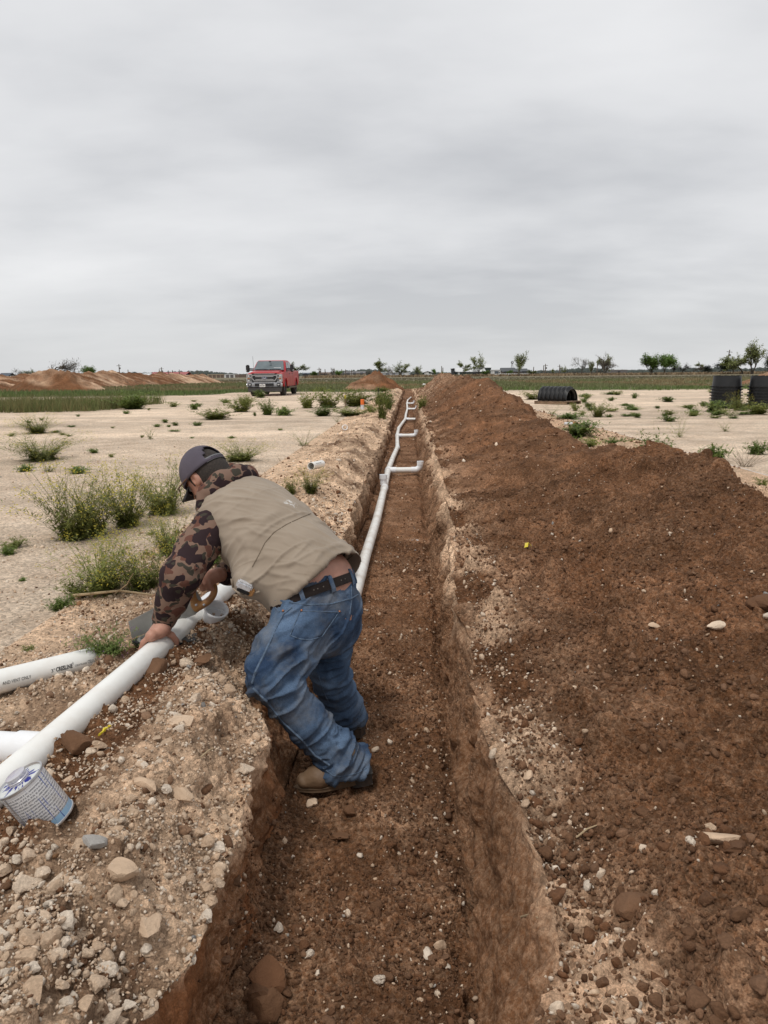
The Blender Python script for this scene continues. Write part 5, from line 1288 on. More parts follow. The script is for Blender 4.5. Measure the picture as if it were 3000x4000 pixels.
mb.tube([hp(x, .118-8*x*x, .022) for x in np.linspace(-.07, .07, 9)], .003, 8)
inn_np(mb.build('frame', M_frame, smooth=True))
for sgn in (-1, 1):
    mb = MB(); vv = [hp(sgn*(.036+.031*math.cos(a)), .114-8*(.036+.031*math.cos(a))**2+.003, .004+.021*math.sin(a)) for a in np.linspace(0, 2*math.pi, 21)[:-1]]
    mb.add(vv, [tuple(range(20))]); o = mb.build('lens', M_lens); inn_np(o); mod = o.modifiers.new('t', 'SOLIDIFY'); mod.thickness = .002

# ---- boots
M_boot = pmat('dusty_tan_leather', (.20, .125, .07), rough=.62, var=.25, vscale=16, bump=.3, bscale=60, dirt=(.10, .058, .034), dscale=8, damt=.8)
M_sole = pmat('brown_welt', (.12, .075, .042), rough=.8, var=.3, vscale=40); M_heel = pmat('dark_rubber_heel', (.040, .034, .030), rough=.85, var=.3, vscale=60, dirt=(.16, .10, .06), dscale=18, damt=.6)
FLOORZ = -.405
def boot(heel, toe, shaft, lift=0.0):
    heel, toe = np.array(heel), np.array(toe); f = unit(toe-heel); L = np.linalg.norm(toe-heel); s_ = unit(np.cross([0, 0, 1], f)); u = unit(np.cross(f, s_))
    def bp_(x, y, z): return heel+f*x+s_*y+u*z
    def sd(p):
        q = np.stack([(p-heel)@f, (p-heel)@s_, (p-heel)@u], 1)
        d = loft(p, [bp_(L*.16, 0, .062), bp_(L*.42, 0, .062), bp_(L*.66, 0, .052), bp_(L*.86, 0, .042)], [s_]*4, [u]*4, [.032, .036, .046, .035], [.045, .045, .038, .027])
        d = smin(d, chain(p, [bp_(L*.22, 0, .07), bp_(L*.26, 0, .115), shaft], [.034, .032, .024], .015), .02)
        return np.maximum(d, -(q[:, 2]-.020))
    V, Q = nets(sd, np.minimum.reduce([heel, toe, shaft])-.1, np.maximum.reduce([heel, toe, shaft])+.1, .0048, 2)
    Nn = vnormals(V, Q); q = V-heel; x = q@f
    V = V+Nn*(.0035*ridge(fbm(np.stack([x*42, (q@s_)*9, (q@u)*12], 1), 2, 23))*np.exp(-((x-L*.5)/.06)**2)+.002*fbm(V*25, 2, 25))[:, None]
    b = link('boot', mesh_np('boot', V, Q), M_boot, person)
    def outline(x0, x1, w, n=24):
        o = []
        for k in range(n):
            a = 2*math.pi*k/n; t = .5+.5*math.cos(a); x_ = x0+(x1-x0)*t; ww = np.interp(t, [0, .3, .7, .9, 1], [.85, .82, 1.08, .85, .5])*w; o.append((x_, math.sin(a)*ww))
        return o
    mb = MB(); ol = outline(-.004, L*1.0, .046)
    top = [bp_(x, y, .024+.018*sstep(.5, 0, x/L*2)) for x, y in ol]; bot = [bp_(x, y, .010+.018*sstep(.5, 0, x/L*2)) for x, y in ol]; n_ = len(ol)
    mb.add(top+bot, [tuple(range(n_)), tuple(range(n_, 2*n_))[::-1]]+[(i, (i+1) % n_, n_+(i+1) % n_, n_+i) for i in range(n_)]); mb.build('sole', M_sole, b, bevel=.002)
    mb = MB(); hl = [(x, y) for x, y in [(-.004, -.026), (.02, -.034), (.06, -.034), (.075, -.03), (.075, .03), (.06, .034), (.02, .034), (-.004, .026)]]; n_ = len(hl)
    mb.add([bp_(x, y, .044) for x, y in hl]+[bp_(x*.94+.003, y*.94, -.002) for x, y in hl], [tuple(range(n_)), tuple(range(n_, 2*n_))[::-1]]+[(i, (i+1) % n_, n_+(i+1) % n_, n_+i) for i in range(n_)]); mb.build('heel', M_heel, b, bevel=.002)
    return b
hb = np.array(on_ground(1452, 3068, FLOORZ)); tb = np.array(on_ground(1150, 3092, FLOORZ)); hb[2] = FLOORZ+.022; tb[2] = FLOORZ-.004
boot(hb, tb, AL+np.array([0, 0, .005]))
hb2 = np.array(on_ground(1418, 2880, FLOORZ)); hb2[2] = FLOORZ+.01; tb2 = hb2+unit((-.85, .35, 0))*.29
boot(hb2, tb2, AR+np.array([0, 0, .005]))

# ---- handsaw
M_wood = pmat('varnished_wood', (.40, .20, .075), rough=.42, var=.25, vscale=18, bump=.1, bscale=40)
M_steel = pmat('grey_saw_steel', (.33, .33, .31), rough=.45, metal=.25, var=.2, vscale=12, dirt=(.42, .40, .36), dscale=25, damt=.4)
saw = empty('handsaw', tuple(SAWC)); tag(saw, 'handsaw with wooden handle and grey steel blade cutting the pipe', 'saw')
mb = MB()
L_ = np.linalg.norm(SAWT-SAWC)+.02
blade = [(.035, .052), (L_, .030), (L_+.012, -.042), (.05, -.062), (.0, -.045), (.01, .03)]
teeth = []
for k in range(46):
    t = k/46; x0 = L_+.012+(.05-L_-.012)*t; y0 = -.042-.020*t; teeth += [(x0, y0), (x0-.002, y0-.004)]
poly = blade[:2]+teeth+blade[3:]
n_ = len(poly)
mb.add([sw(x, y, .0008) for x, y in poly]+[sw(x, y, -.0008) for x, y in poly], [tuple(range(n_)), tuple(range(n_, 2*n_))[::-1]]+[(i, (i+1) % n_, n_+(i+1) % n_, n_+i) for i in range(n_)])
inn(mb.build('blade', M_steel), saw)
outer = [(.058, -.022), (.050, -.055), (.010, -.052), (-.030, -.044), (-.062, -.022), (-.078, .012), (-.072, .046), (-.040, .066), (-.004, .072), (.030, .062), (.048, .034), (.050, .004)]
inner = [(.018, -.012), (.006, -.020), (-.012, -.018), (-.030, -.012), (-.044, .0), (-.050, .016), (-.044, .034), (-.026, .044), (-.006, .046), (.012, .040), (.020, .024), (.022, .004)]
def subdiv(pl, it=2):
    for _ in range(it):
        q = []
        for i in range(len(pl)):
            a, b = np.array(pl[i]), np.array(pl[(i+1) % len(pl)]); q += [a*.75+b*.25, a*.25+b*.75]
        pl = q
    return pl
oo, ii = subdiv(outer), subdiv(inner); n_ = len(oo); vv = []; prof = [(0, .007), (.22, .0125), (.5, .0135), (.78, .0125), (1, .007)]
for t, zt in prof: vv += [sw(*(o*(1-t)+i*t), zt) for o, i in zip(oo, ii)]
for t, zt in prof[::-1]: vv += [sw(*(o*(1-t)+i*t), -zt) for o, i in zip(oo, ii)]
m_ = 10; ff = [(a*n_+k, a*n_+(k+1) % n_, ((a+1) % m_)*n_+(k+1) % n_, ((a+1) % m_)*n_+k) for a in range(m_) for k in range(n_)]
mb = MB(); mb.add(vv, ff); hd = inn(mb.build('handle', M_wood, smooth=True, angle=60), saw)
for x, y in ((.036, -.020), (.006, -.034), (.040, .024)):
    mb = MB(); Mx = Matrix.Translation(Vector(sw(x, y, .012))) @ Vector(sn_).to_track_quat('Z', 'Y').to_matrix().to_4x4(); mb.lathe([(.006, 0), (.006, .0015), (.004, .003), (0, .0032)], 14, Mx); o = mb.build('rivet', M_chr, None, smooth=True); inn(o, saw)
# ================================================================== far heaps
def heap(name, cx, cy, rx, ry, h, seed, label, redness=.5, palen=.2, rot=0.0, structure=False, n=(90, 60), streak=False):
    nu, nv = n; uu = np.linspace(-1, 1, nu); ww = np.linspace(-1, 1, nv); U, Wv = np.meshgrid(uu, ww)
    r = np.sqrt(np.clip(U**2, 0, 1)**1 + Wv**2) if not structure else np.abs(Wv)
    base = np.clip(1-r, 0, 1); z = h*(base**.9)
    X = U*rx; Y_ = Wv*ry
    P = np.stack([X.ravel(), Y_.ravel(), z.ravel()], 1)
    wp = P+np.array([cx, cy, 0])
    lum = fbm(wp*np.array([.28, .28, .28]), 3, seed) if structure else fbm(wp*.9, 3, seed)
    endf = sstep(1.0, .9, np.abs(U)).ravel() if structure else 1
    P[:, 2] = P[:, 2]*(1+.42*lum)*endf + (fbm(wp*2.2, 3, seed+4)*.16+fbm(wp*9, 2, seed+6)*.06)*np.clip(base.ravel()*4, 0, 1)
    if streak: P[:, 2] += .30*fbm(np.stack([wp[:, 0]*1.0+wp[:, 1]*.9, wp[:, 1]*.15, wp[:, 0]*0], 1), 3, seed+21)*np.clip(base.ravel()*2.5, 0, 1)*endf
    P[:, 2] -= .06*(base.ravel() < .02)
    i = (np.arange(nv-1)[:, None]*nu+np.arange(nu-1)[None]).ravel()
    me = mesh_np(name, P, np.stack([i, i+1, i+nu+1, i+nu], 1))
    st = fbm(np.stack([wp[:, 0]*(.25 if not streak else 1.0)+wp[:, 1]*(.9 if streak else .2), wp[:, 1]*.12, wp[:, 2]*.4], 1), 4, seed+9)
    fattr(me, 'rough', np.ones(len(P))); fattr(me, 'pale', np.clip(palen+1.9*st, 0, .9)); fattr(me, 'red', np.clip(redness*.55+.5*fbm(wp*1.1, 2, seed+11), 0, 1)); fattr(me, 'var', np.clip(1.0+.55*fbm(wp*2, 3, seed+13), .45, 1.6))
    o = link(name, me, M_soil, loc=(cx, cy, 0), rot=(0, 0, rot)); 
    if structure: kind(o, 'structure'); o['label'] = label
    else: tag(o, label, 'dirt mound')
    return o
m1 = heap('dirt_mound', -2.75, 57.5, 2.35, 3.2, 1.42, 401, 'reddish dirt mound near the far end of the trench', .75, .12)
m2 = heap('dirt_mound', 33.5, 70, 3.2, 3, 1.25, 405, 'small pale dirt mound behind the black tub stacks', .6, .35)
rl = math.atan2(122-58, -33+39.5)
heap('spoil_ridge', -36.3, 90, 33.5, 3.4, 1.55, 411, 'long low ridge of streaked brown and pale spoil', .35, .25, rot=rl, structure=True, n=(420, 40), streak=True)
heap('dirt_mound', -30.5, 64, 4.2, 3.4, 2.0, 417, 'tallest brown mound at the near end of the spoil ridge', .35, .05)

# ================================================================== weeds and grass
M_leaf = {}
def leaf_mat(name, c, var=.35):
    m, t, b = mat_new(name); oi = N(t, 'ShaderNodeObjectInfo'); tc = N(t, 'ShaderNodeTexCoord'); n1 = N(t, 'ShaderNodeTexNoise'); n1.inputs['Scale'].default_value = 9; n1.inputs['Detail'].default_value = 3
    t.links.new(tc.outputs['Object'], n1.inputs['Vector'])
    rp = N(t, 'ShaderNodeValToRGB'); t.links.new(n1.outputs[0], rp.inputs[0]); e = rp.color_ramp.elements
    e[0].position = .3; e[0].color = tuple(q*(1-var) for q in c)+(1,); e[1].position = .7; e[1].color = tuple(q*(1+var) for q in c)+(1,)
    hs = N(t, 'ShaderNodeHueSaturation'); t.links.new(rp.outputs[0], hs.inputs['Color'])
    mr = N(t, 'ShaderNodeMapRange'); t.links.new(oi.outputs['Random'], mr.inputs[0]); mr.inputs[3].default_value = .8; mr.inputs[4].default_value = 1.2; t.links.new(mr.outputs[0], hs.inputs['Value'])
    t.links.new(hs.outputs[0], b.inputs['Base Color']); b.inputs['Roughness'].default_value = .6; b.inputs['Specular IOR Level'].default_value = .3
    tr = N(t, 'ShaderNodeBsdfTranslucent'); t.links.new(hs.outputs[0], tr.inputs[0]); ms = N(t, 'ShaderNodeMixShader'); ms.inputs[0].default_value = .3
    t.links.new(b.outputs[0], ms.inputs[1]); t.links.new(tr.outputs[0], ms.inputs[2]); t.links.new(ms.outputs[0], t.nodes['Material Output'].inputs[0])
    return m
M_weed = leaf_mat('weed_green', (.225, .250, .065)); M_weedd = leaf_mat('dark_weed_green', (.150, .205, .05)); M_stem = leaf_mat('weed_stem', (.24, .25, .09)); M_flow = leaf_mat('yellow_flower', (.50, .42, .05), .2)
M_purp = leaf_mat('purple_flower', (.25, .08, .30), .2); M_dry = leaf_mat('dry_stem', (.22, .16, .10), .3)
def frame(d):
    a = np.cross(d, [0, 0, 1.0]); n = np.linalg.norm(a); a = np.array([1.0, 0, 0]) if n < 1e-4 else a/n; return a, np.cross(a, d)
def weed_proto(seed, nst, h, spread, leafn, leafl, leafw, flower=0, droop=.3, stemw=.004, flow_mat=None, lmat=None, tall=True, smat=None, lowleaf=1.3):
    r = np.random.default_rng(seed); SV, SF, LV, LF, FV, FFc = [], [], [], [], [], []
    for s in range(nst):
        az = r.uniform(0, 2*np.pi); rad0 = r.uniform(0, .16)*spread; lean = r.uniform(.1, 1)**.8*spread; hh = h*r.uniform(.5, 1.08)*(1-.25*(lean/spread)**2)
        n = 6; dirv = np.array([np.cos(az), np.sin(az), 0]); side = np.array([-np.sin(az), np.cos(az), 0])
        wob = r.normal(size=2)*.06*h
        ts = np.linspace(0, 1, n); pts = np.stack([dirv*(rad0+lean*t**1.3)+side*(wob[0]*np.sin(3*t))+np.array([0, 0, hh*(t-droop*.35*t*t)/(1-droop*.35)]) for t in ts])
        o = len(SV)
        for i, p in enumerate(pts):
            w = stemw*(1-.7*ts[i])
            for k in range(3): a = 2*np.pi*k/3; SV.append(p+np.array([np.cos(a), np.sin(a), 0])*w)
        for i in range(n-1):
            for k in range(3): SF.append((o+i*3+k, o+i*3+(k+1) % 3, o+(i+1)*3+(k+1) % 3, o+(i+1)*3+k))
        for l in range(leafn):
            t = r.uniform(.0, 1)**lowleaf; p = pts[0]*0
            j = min(int(t*(n-1)), n-2); f = t*(n-1)-j; p = pts[j]*(1-f)+pts[j+1]*f
            la = r.uniform(0, 2*np.pi); el = r.uniform(-.35, .9); d = np.array([np.cos(la)*np.cos(el), np.sin(la)*np.cos(el), np.sin(el)])
            L = leafl*r.uniform(.5, 1.2)*(1-.55*t); wv, up = frame(d); wv = wv*leafw*L*.5; o2 = len(LV)
            mid = p+d*L*.5+up*L*.05; tip = p+d*L-np.array([0, 0, L*.25*droop])
            LV += [p, mid+wv, tip, mid-wv]; LF.append((o2, o2+1, o2+2, o2+3))
            if leafl > .05:                               # toothed side lobes
                for q in (.35, .65):
                    for sg in (1, -1):
                        o3 = len(LV); c = p+d*L*q; LV += [c, c+wv*2.2*sg+d*L*.16, c+d*L*.10]; LF.append((o3, o3+1, o3+2))
        if flower and r.uniform() < .85:
            for _ in range(flower):
                c = pts[-1]+r.normal(size=3)*np.array([.02, .02, .016])*max(h/.45, .5); c[2] -= abs(r.normal())*.03; s_ = .010*r.uniform(.6, 1.3); o4 = len(FV)
                FV += [c+np.array([s_, 0, 0]), c+np.array([0, s_, .002]), c+np.array([-s_, 0, 0]), c+np.array([0, -s_, .002]), c+np.array([0, 0, s_])]; FFc += [(o4, o4+1, o4+4), (o4+1, o4+2, o4+4), (o4+2, o4+3, o4+4), (o4+3, o4, o4+4)]
    def mk(nm, v, f, mat):
        me = bpy.data.meshes.new(nm); me.from_pydata([tuple(map(float, q)) for q in v], [], f); me.update(); me.materials.append(mat); return me
    return mk('stems', SV, SF, smat or M_stem), mk('leaves', LV, LF, lmat or M_weed) if LF else None, mk('flowers', FV, FFc, flow_mat or M_flow) if FFc else None
WP = {'tall': [weed_proto(1, 84, 1.0, .76, 36, .15, .15, 9, lowleaf=1.5), weed_proto(2, 78, 1.0, .86, 38, .15, .15, 10, lowleaf=1.6), weed_proto(3, 92, 1.0, .70, 34, .14, .15, 8, lowleaf=1.4), weed_proto(13, 72, 1.0, .95, 36, .17, .14, 8, lowleaf=1.7, droop=.8)],
      'bush': [weed_proto(14, 40, 1.0, 1.1, 26, .26, .26, 0, lmat=M_weed, droop=.7), weed_proto(4, 46, 1.0, .8, 24, .30, .22, 0, lmat=M_weedd), weed_proto(5, 52, 1.0, .9, 22, .32, .22, 0, lmat=M_weed)],
      'low': [weed_proto(16, 34, .5, 1.0, 12, .30, .30, 0, lmat=M_weed, droop=.9), weed_proto(6, 26, .55, 1.0, 18, .42, .26, 0, lmat=M_weedd, droop=1.0), weed_proto(7, 22, .45, 1.0, 20, .45, .24, 0, lmat=M_weedd, droop=1.2)],
      'sparse': [weed_proto(8, 20, 1.0, .75, 12, .16, .14, 3), weed_proto(9, 16, 1.0, .8, 14, .18, .15, 2)],
      'purple': [weed_proto(10, 50, .5, 1.0, 26, .22, .22, 3, flow_mat=M_purp, lmat=M_weedd, droop=.8)],
      'dry': [weed_proto(11, 40, .8, 1.0, 5, .10, .10, 0, lmat=M_dry, smat=M_dry)]}
WN = {'tall': 'tall_weed', 'bush': 'leafy_weed', 'low': 'low_weed', 'sparse': 'spindly_weed', 'purple': 'purple_flowered_weed', 'dry': 'dry_weed'}
_wc = {}
def weed(px, py, wpx, hpx, kind_, label=None, group=None, z=None, pos=None):
    if pos is None:
        p = on_ground(px, py, 0.0) if z is None else on_ground(px, py, z)
    else: p = np.array(pos)
    Yd = p[1]; w = wpx*Yd/FPX; h = hpx*Yd/FPX
    ps = WP[kind_]; k = _wc.get(kind_, 0); _wc[kind_] = k+1; st, lf, fl = ps[k % len(ps)]
    o = bpy.data.objects.new(WN[kind_], st); COL.objects.link(o); gz = drop(p[0], p[1]) if abs(p[0]) < 100 else 0
    o.location = (p[0], p[1], gz-.005); o.rotation_euler = (0, 0, random.uniform(0, 6.28)); hk = {'low': .45, 'purple': .45, 'dry': .75}.get(kind_, .92); wk = {'low': 1.9, 'bush': 1.75, 'purple': 1.9, 'dry': 1.9}.get(kind_, 1.4)
    o.scale = (w/wk*1.38, w/wk*1.38, h/hk*1.15)
    for nm, me in (('leaves', lf), ('flowers', fl)):
        if me: kind(link(nm, me, None, o), 'stuff')
    tag(o, label or 'small green weed on the pale ground', 'weed', group)
    return o
weed(290, 2105, 320, 245, 'tall', 'tall yellow-flowered weed clump nearest the picture\'s left edge'); weed(370, 2090, 230, 215, 'tall', 'middle tall weed of the yellow-flowered clump beside the man\'s head')
weed(500, 2060, 280, 200, 'tall', 'tall yellow-flowered weed between the clump and the man\'s cap brim'); weed(640, 2010, 260, 190, 'tall', 'tall yellow-flowered weed right behind the man\'s face')
weed(400, 2315, 330, 215, 'tall', 'tall yellow-flowered weed above the long dry stick'); weed(310, 2330, 150, 80, 'bush', 'leafy weed at the end of the dry stick'); weed(560, 2305, 260, 190, 'tall', 'tall weed just behind the man\'s camo sleeve'); weed(660, 2170, 190, 170, 'tall', 'yellowish weed hidden partly by the man\'s upper arm')
weed(800, 2245, 240, 130, 'bush', 'leafy weed under the man\'s chest'); 
weed(50, 2140, 130, 30, 'low', 'low spreading weed at the picture\'s left edge, further of two'); weed(35, 2162, 80, 25, 'low', 'low spreading weed at the picture\'s left edge, nearer of two'); weed(238, 2370, 105, 45, 'low', 'round low weed in front of the dry stick')
weed(590, 2090, 45, 14, 'low', 'tiny low weed between the two tall clumps'); weed(305, 1848, 95, 22, 'low', 'flat dark weed beyond the tall clump'); weed(100, 1842, 75, 25, 'low', 'low weed at the foot of the spindly weed, left')
weed(195, 1842, 150, 75, 'sparse', 'spindly weed in front of the wide grassy clump'); weed(165, 1795, 260, 95, 'tall', 'wide grassy weed clump in the middle left'); weed(150, 1692, 160, 62, 'tall', 'rounded dense weed clump in the left field')
weed(588, 1718, 75, 55, 'sparse', 'spindly weed alone left of the cap'); weed(1185, 1740, 120, 65, 'sparse', 'spindly weed left of the white pipe offcut'); weed(950, 1803, 170, 70, 'tall', 'spreading weed above the man\'s hood'); weed(930, 1806, 120, 30, 'bush', 'leafy weed foot above the man\'s hood')
weed(1215, 1965, 130, 85, 'tall', 'yellow-green weed on the bank behind the man\'s back'); weed(1140, 1955, 60, 60, 'bush', 'small weed on the bank just above the vest')
weed(435, 1788, 35, 14, 'low', 'tiny weed tuft in the left field'); weed(368, 1768, 55, 14, 'low', 'flat weed tuft in the left field'); weed(772, 1662, 50, 14, 'low', 'flat weed tuft in front of the row of bushes')
weed(430, 2620, 220, 90, 'purple', 'dark weed with purple flowers beside the printed pipe'); weed(330, 2600, 90, 40, 'purple', 'small purple-flowered weed behind the printed pipe end'); weed(110, 2540, 70, 18, 'low', 'small low weed beyond the printed pipe')
weed(85, 2262, 40, 12, 'low', 'tiny weed on the bare ground, left edge')
for (px, py, w, h, k, lb) in [(520, 1598, 180, 62, 'bush', 'wide leafy weed in front of the left spoil ridge'), (840, 1637, 150, 40, 'bush', 'leafy weed nearest of those left of the truck'), (945, 1608, 130, 50, 'bush', 'leafy weed below the front wheel of the truck'), (1045, 1622, 70, 55, 'bush', 'upright leafy weed below the truck middle'), (1110, 1622, 95, 28, 'low', 'flat weed below the truck bed'), (1201, 1595, 70, 55, 'bush', 'upright weed just right below the truck'), (1280, 1593, 130, 66, 'bush', 'tall leafy weed left of the yellow-taped stake'), (1262, 1624, 110, 38, 'bush', 'weed in front of the tall one left of the stake'), (1390, 1588, 150, 62, 'bush', 'leafy weed behind the orange-topped can'), (1372, 1624, 170, 30, 'bush', 'wide low weed in front of the orange-topped can'), (1492, 1588, 95, 58, 'bush', 'leafy weed behind the thin steel post'), (1452, 1622, 60, 28, 'low', 'small weed between the can and the bank'), (1316, 1648, 40, 26, 'sparse', 'small spindly weed nearest before the stake'), (760, 1600, 50, 18, 'low', 'flat weed left of the truck by itself'), (880, 1575, 40, 14, 'low', 'tiny weed just left of the truck wheels'), (1490, 1530, 60, 18, 'bush', 'weed at the foot of the reddish mound, right side'), (1255, 1528, 30, 16, 'bush', 'tiny upright weed behind the truck bed'), (680, 1590, 60, 18, 'low', 'flat weed right of the wide leafy one'), (345, 1602, 70, 40, 'bush', 'leafy weed at the end of the tall grass patch'), (960, 1585, 70, 40, 'bush', 'weed close in front of the truck bumper'), (1020, 1555, 60, 22, 'low', 'weed touching the truck front tyre')]:
    weed(px, py, w, h, k, lb)
weed(1536, 1660, 60, 95, 'bush', 'weed hanging down the left trench side', pos=(-.72, 19.5, 0)); weed(1548, 1620, 50, 60, 'bush', 'weed on the left trench lip further off', pos=(-.70, 25.0, 0)); weed(1632, 1640, 45, 50, 'bush', 'green weed on the right trench wall by a pipe stub', pos=(.42, 26.0, 0))
for (px, py, w, h, k, lb) in [(2154, 1616, 90, 42, 'sparse', 'weed in front of the black arched chambers'), (2225, 1635, 120, 20, 'low', 'low weed right of the spoil heap slope'), (2335, 1628, 90, 50, 'bush', 'leafy weed right of the chamber pallet'), (2248, 1605, 50, 26, 'low', 'small weed close before the pallet'),
    (2255, 1716, 180, 46, 'low', 'wide dark weed beside the orange-capped bottle'), (2408, 1729, 100, 28, 'low', 'low weed in a row beside the spoil heap'), (2538, 1800, 165, 115, 'bush', 'large green weed beside the spoil heap'), (2560, 1795, 120, 130, 'sparse', 'spindly shoots in the large green weed'), (2306, 1770, 110, 30, 'low', 'weed half behind the spoil crest'),
    (2653, 1708, 80, 75, 'sparse', 'spindly weed in the right field'), (2834, 1686, 80, 42, 'sparse', 'small feathery weed in the right field'), (2798, 1802, 110, 45, 'low', 'green weed beside the dry branches'), (2957, 1770, 90, 42, 'low', 'leafy weed at the picture\'s right edge, further of two'), (2975, 1906, 70, 32, 'low', 'leafy weed at the picture\'s right edge, nearer of two'), (2905, 1818, 240, 75, 'dry', 'dry grey branches on the pale ground'), (1972, 1546, 44, 30, 'dry', 'small tumbleweed right of the spoil heap crest'),
    (2850, 1622, 170, 55, 'sparse', 'weed growing at the foot of the black tubs'), (2790, 1610, 110, 32, 'low', 'low weed left of the black tubs'), (2960, 1618, 110, 42, 'bush', 'weed between the two tub stacks'), (2880, 1605, 60, 60, 'tall', 'tall weed against the black tubs'), (2080, 1560, 90, 30, 'bush', 'weed behind the chamber pallet')]:
    weed(px, py, w, h, k, lb)
r_ = np.random.default_rng(55)
for i in range(40):
    px = r_.uniform(2250, 2990); py = r_.uniform(1535, 1650); zn = ['before the far grass edge', 'level with the black chambers', 'nearer than the black chambers'][min(2, int((py-1535)/38))]+', '+['near the pallet', 'in the middle of the right field', 'close to the black tubs'][min(2, int((px-2250)/247))]
    weed(px, py, r_.uniform(25, 85), r_.uniform(8, 18), 'low', 'small flat weed tuft '+zn, 'flat tufts on the right field')
for i in range(30):
    px = r_.uniform(20, 1150); py = r_.uniform(1560, 1720); zn = ['far out', 'half way out', 'nearer'][min(2, int((py-1560)/54))]+' on the left field, '+['by the left edge', 'left of the truck', 'below the truck'][min(2, int((px-20)/380))]
    weed(px, py, r_.uniform(15, 45), r_.uniform(6, 12), 'low', 'tiny weed tuft '+zn, 'flat tufts on the left field')

def grass_obj(name, pts, hts, cols, label, wid=.03, blades=4, seed=1):
    r = np.random.default_rng(seed); n = len(pts)*blades
    p = np.repeat(pts, blades, 0)+np.concatenate([r.normal(size=(n, 2))*.09, np.zeros((n, 1))], 1); h = np.repeat(hts, blades)*r.uniform(.5, 1.15, n); c = np.repeat(cols, blades, 0)*r.uniform(.75, 1.25, (n, 1))
    a = r.uniform(0, 2*np.pi, n); d = np.stack([np.cos(a), np.sin(a), 0*a], 1)*(wid*p[:, 1:2]/50)
    tip = p+np.concatenate([r.normal(size=(n, 2))*.25*h[:, None], h[:, None]], 1)
    mid = (p+tip)/2
    V = np.stack([p-d, p+d, tip+d*.25], 1).reshape(-1, 3); me = mesh_np(name, V, None, np.arange(n*3).reshape(-1, 3), smooth=False); cattr(me, 'col', np.repeat(c, 3, 0))
    o = link(name, me, M_grav); kind(o, 'stuff'); o['label'] = label; return o
r = np.random.default_rng(91)
n = 26000; gy = 44*np.exp(r.uniform(0, math.log(210/44), n)); gx = (r.uniform(-.62, .62, n))*gy
pe_ = pad_edge(gx, gy)+2.4*fbm(np.stack([gx*.8, gy*.8, gx*0], 1), 3, 121)
keep = (pe_ > -1.5) & (r.uniform(size=n) < sstep(-2.5, 3, pe_)) & ~((np.abs(gx-.9) < 2.4) & (gy < 58)) & ~((np.abs(gx+8) < 1.3) & (gy < 48.5))
gx, gy = gx[keep], gy[keep]; hts = .16+.20*np.clip(fbm(np.stack([gx*.15, gy*.1, gx*0], 1), 3, 93)+.4, 0, 1); hts *= np.where(gy > 110, .6, 1)
tone = fbm(np.stack([gx*.12, gy*.06, gx*0], 1), 3, 95)[:, None]; fr = sstep(58, 52, gy)[:, None]
cols = np.where(tone > .15, np.array([[.25, .195, .105]]), np.array([[.175, .185, .085]])); cols = cols*(1-fr)+fr*np.array([[.13, .18, .06]]); cols = cols*(1-sstep(110, 170, gy)[:, None])+sstep(110, 170, gy)[:, None]*np.array([[.15, .135, .085]])
grass_obj('grass', np.stack([gx, gy, gx*0], 1), hts, cols, 'green and brown grass covering the field beyond the bare ground', seed=3)
n = 1700; gx = r.uniform(-17.5, -10.6, n); gy = r.uniform(24.0, 30.5, n)+.35*(gx+14); k = fbm(np.stack([gx*.6, gy*.5, gx*0], 1), 3, 97) > -.35-.1*(gx+17); gx, gy = gx[k], gy[k]
grass_obj('tall_grass', np.stack([gx, gy, gx*0], 1), r.uniform(.28, .62, len(gx)), np.array([[.15, .17, .065]])*(1-.0*gx[:, None])+np.where(r.uniform(size=(len(gx), 1)) < .35, 1, 0)*np.array([[.07, .02, .02]]), 'patch of tall green grass at the left edge before the spoil ridge', wid=.017, seed=5, blades=10)
n = 900; gx = r.uniform(-11.2, -4.0, n); gy = r.uniform(36, 45, n); k = fbm(np.stack([gx*.7, gy*.35, gx*0], 1), 3, 99) > .12; gx, gy = gx[k], gy[k]
k = ~((np.abs(gx+8) < 1.4) & (gy > 40)); gx, gy = gx[k], gy[k]
n = 9000; gy = r.uniform(275, 330, n); gx = r.uniform(-.6, .62, n)*gy; k = gx > -40; gx, gy = gx[k], gy[k]
grass_obj('dry_grass', np.stack([gx, gy, gx*0], 1), r.uniform(.4, 1.1, len(gx)), np.tile(np.array([[.27, .20, .125]]), (len(gx), 1)), 'strip of dry tan grass along the far fence line', wid=.09, seed=7, blades=3)

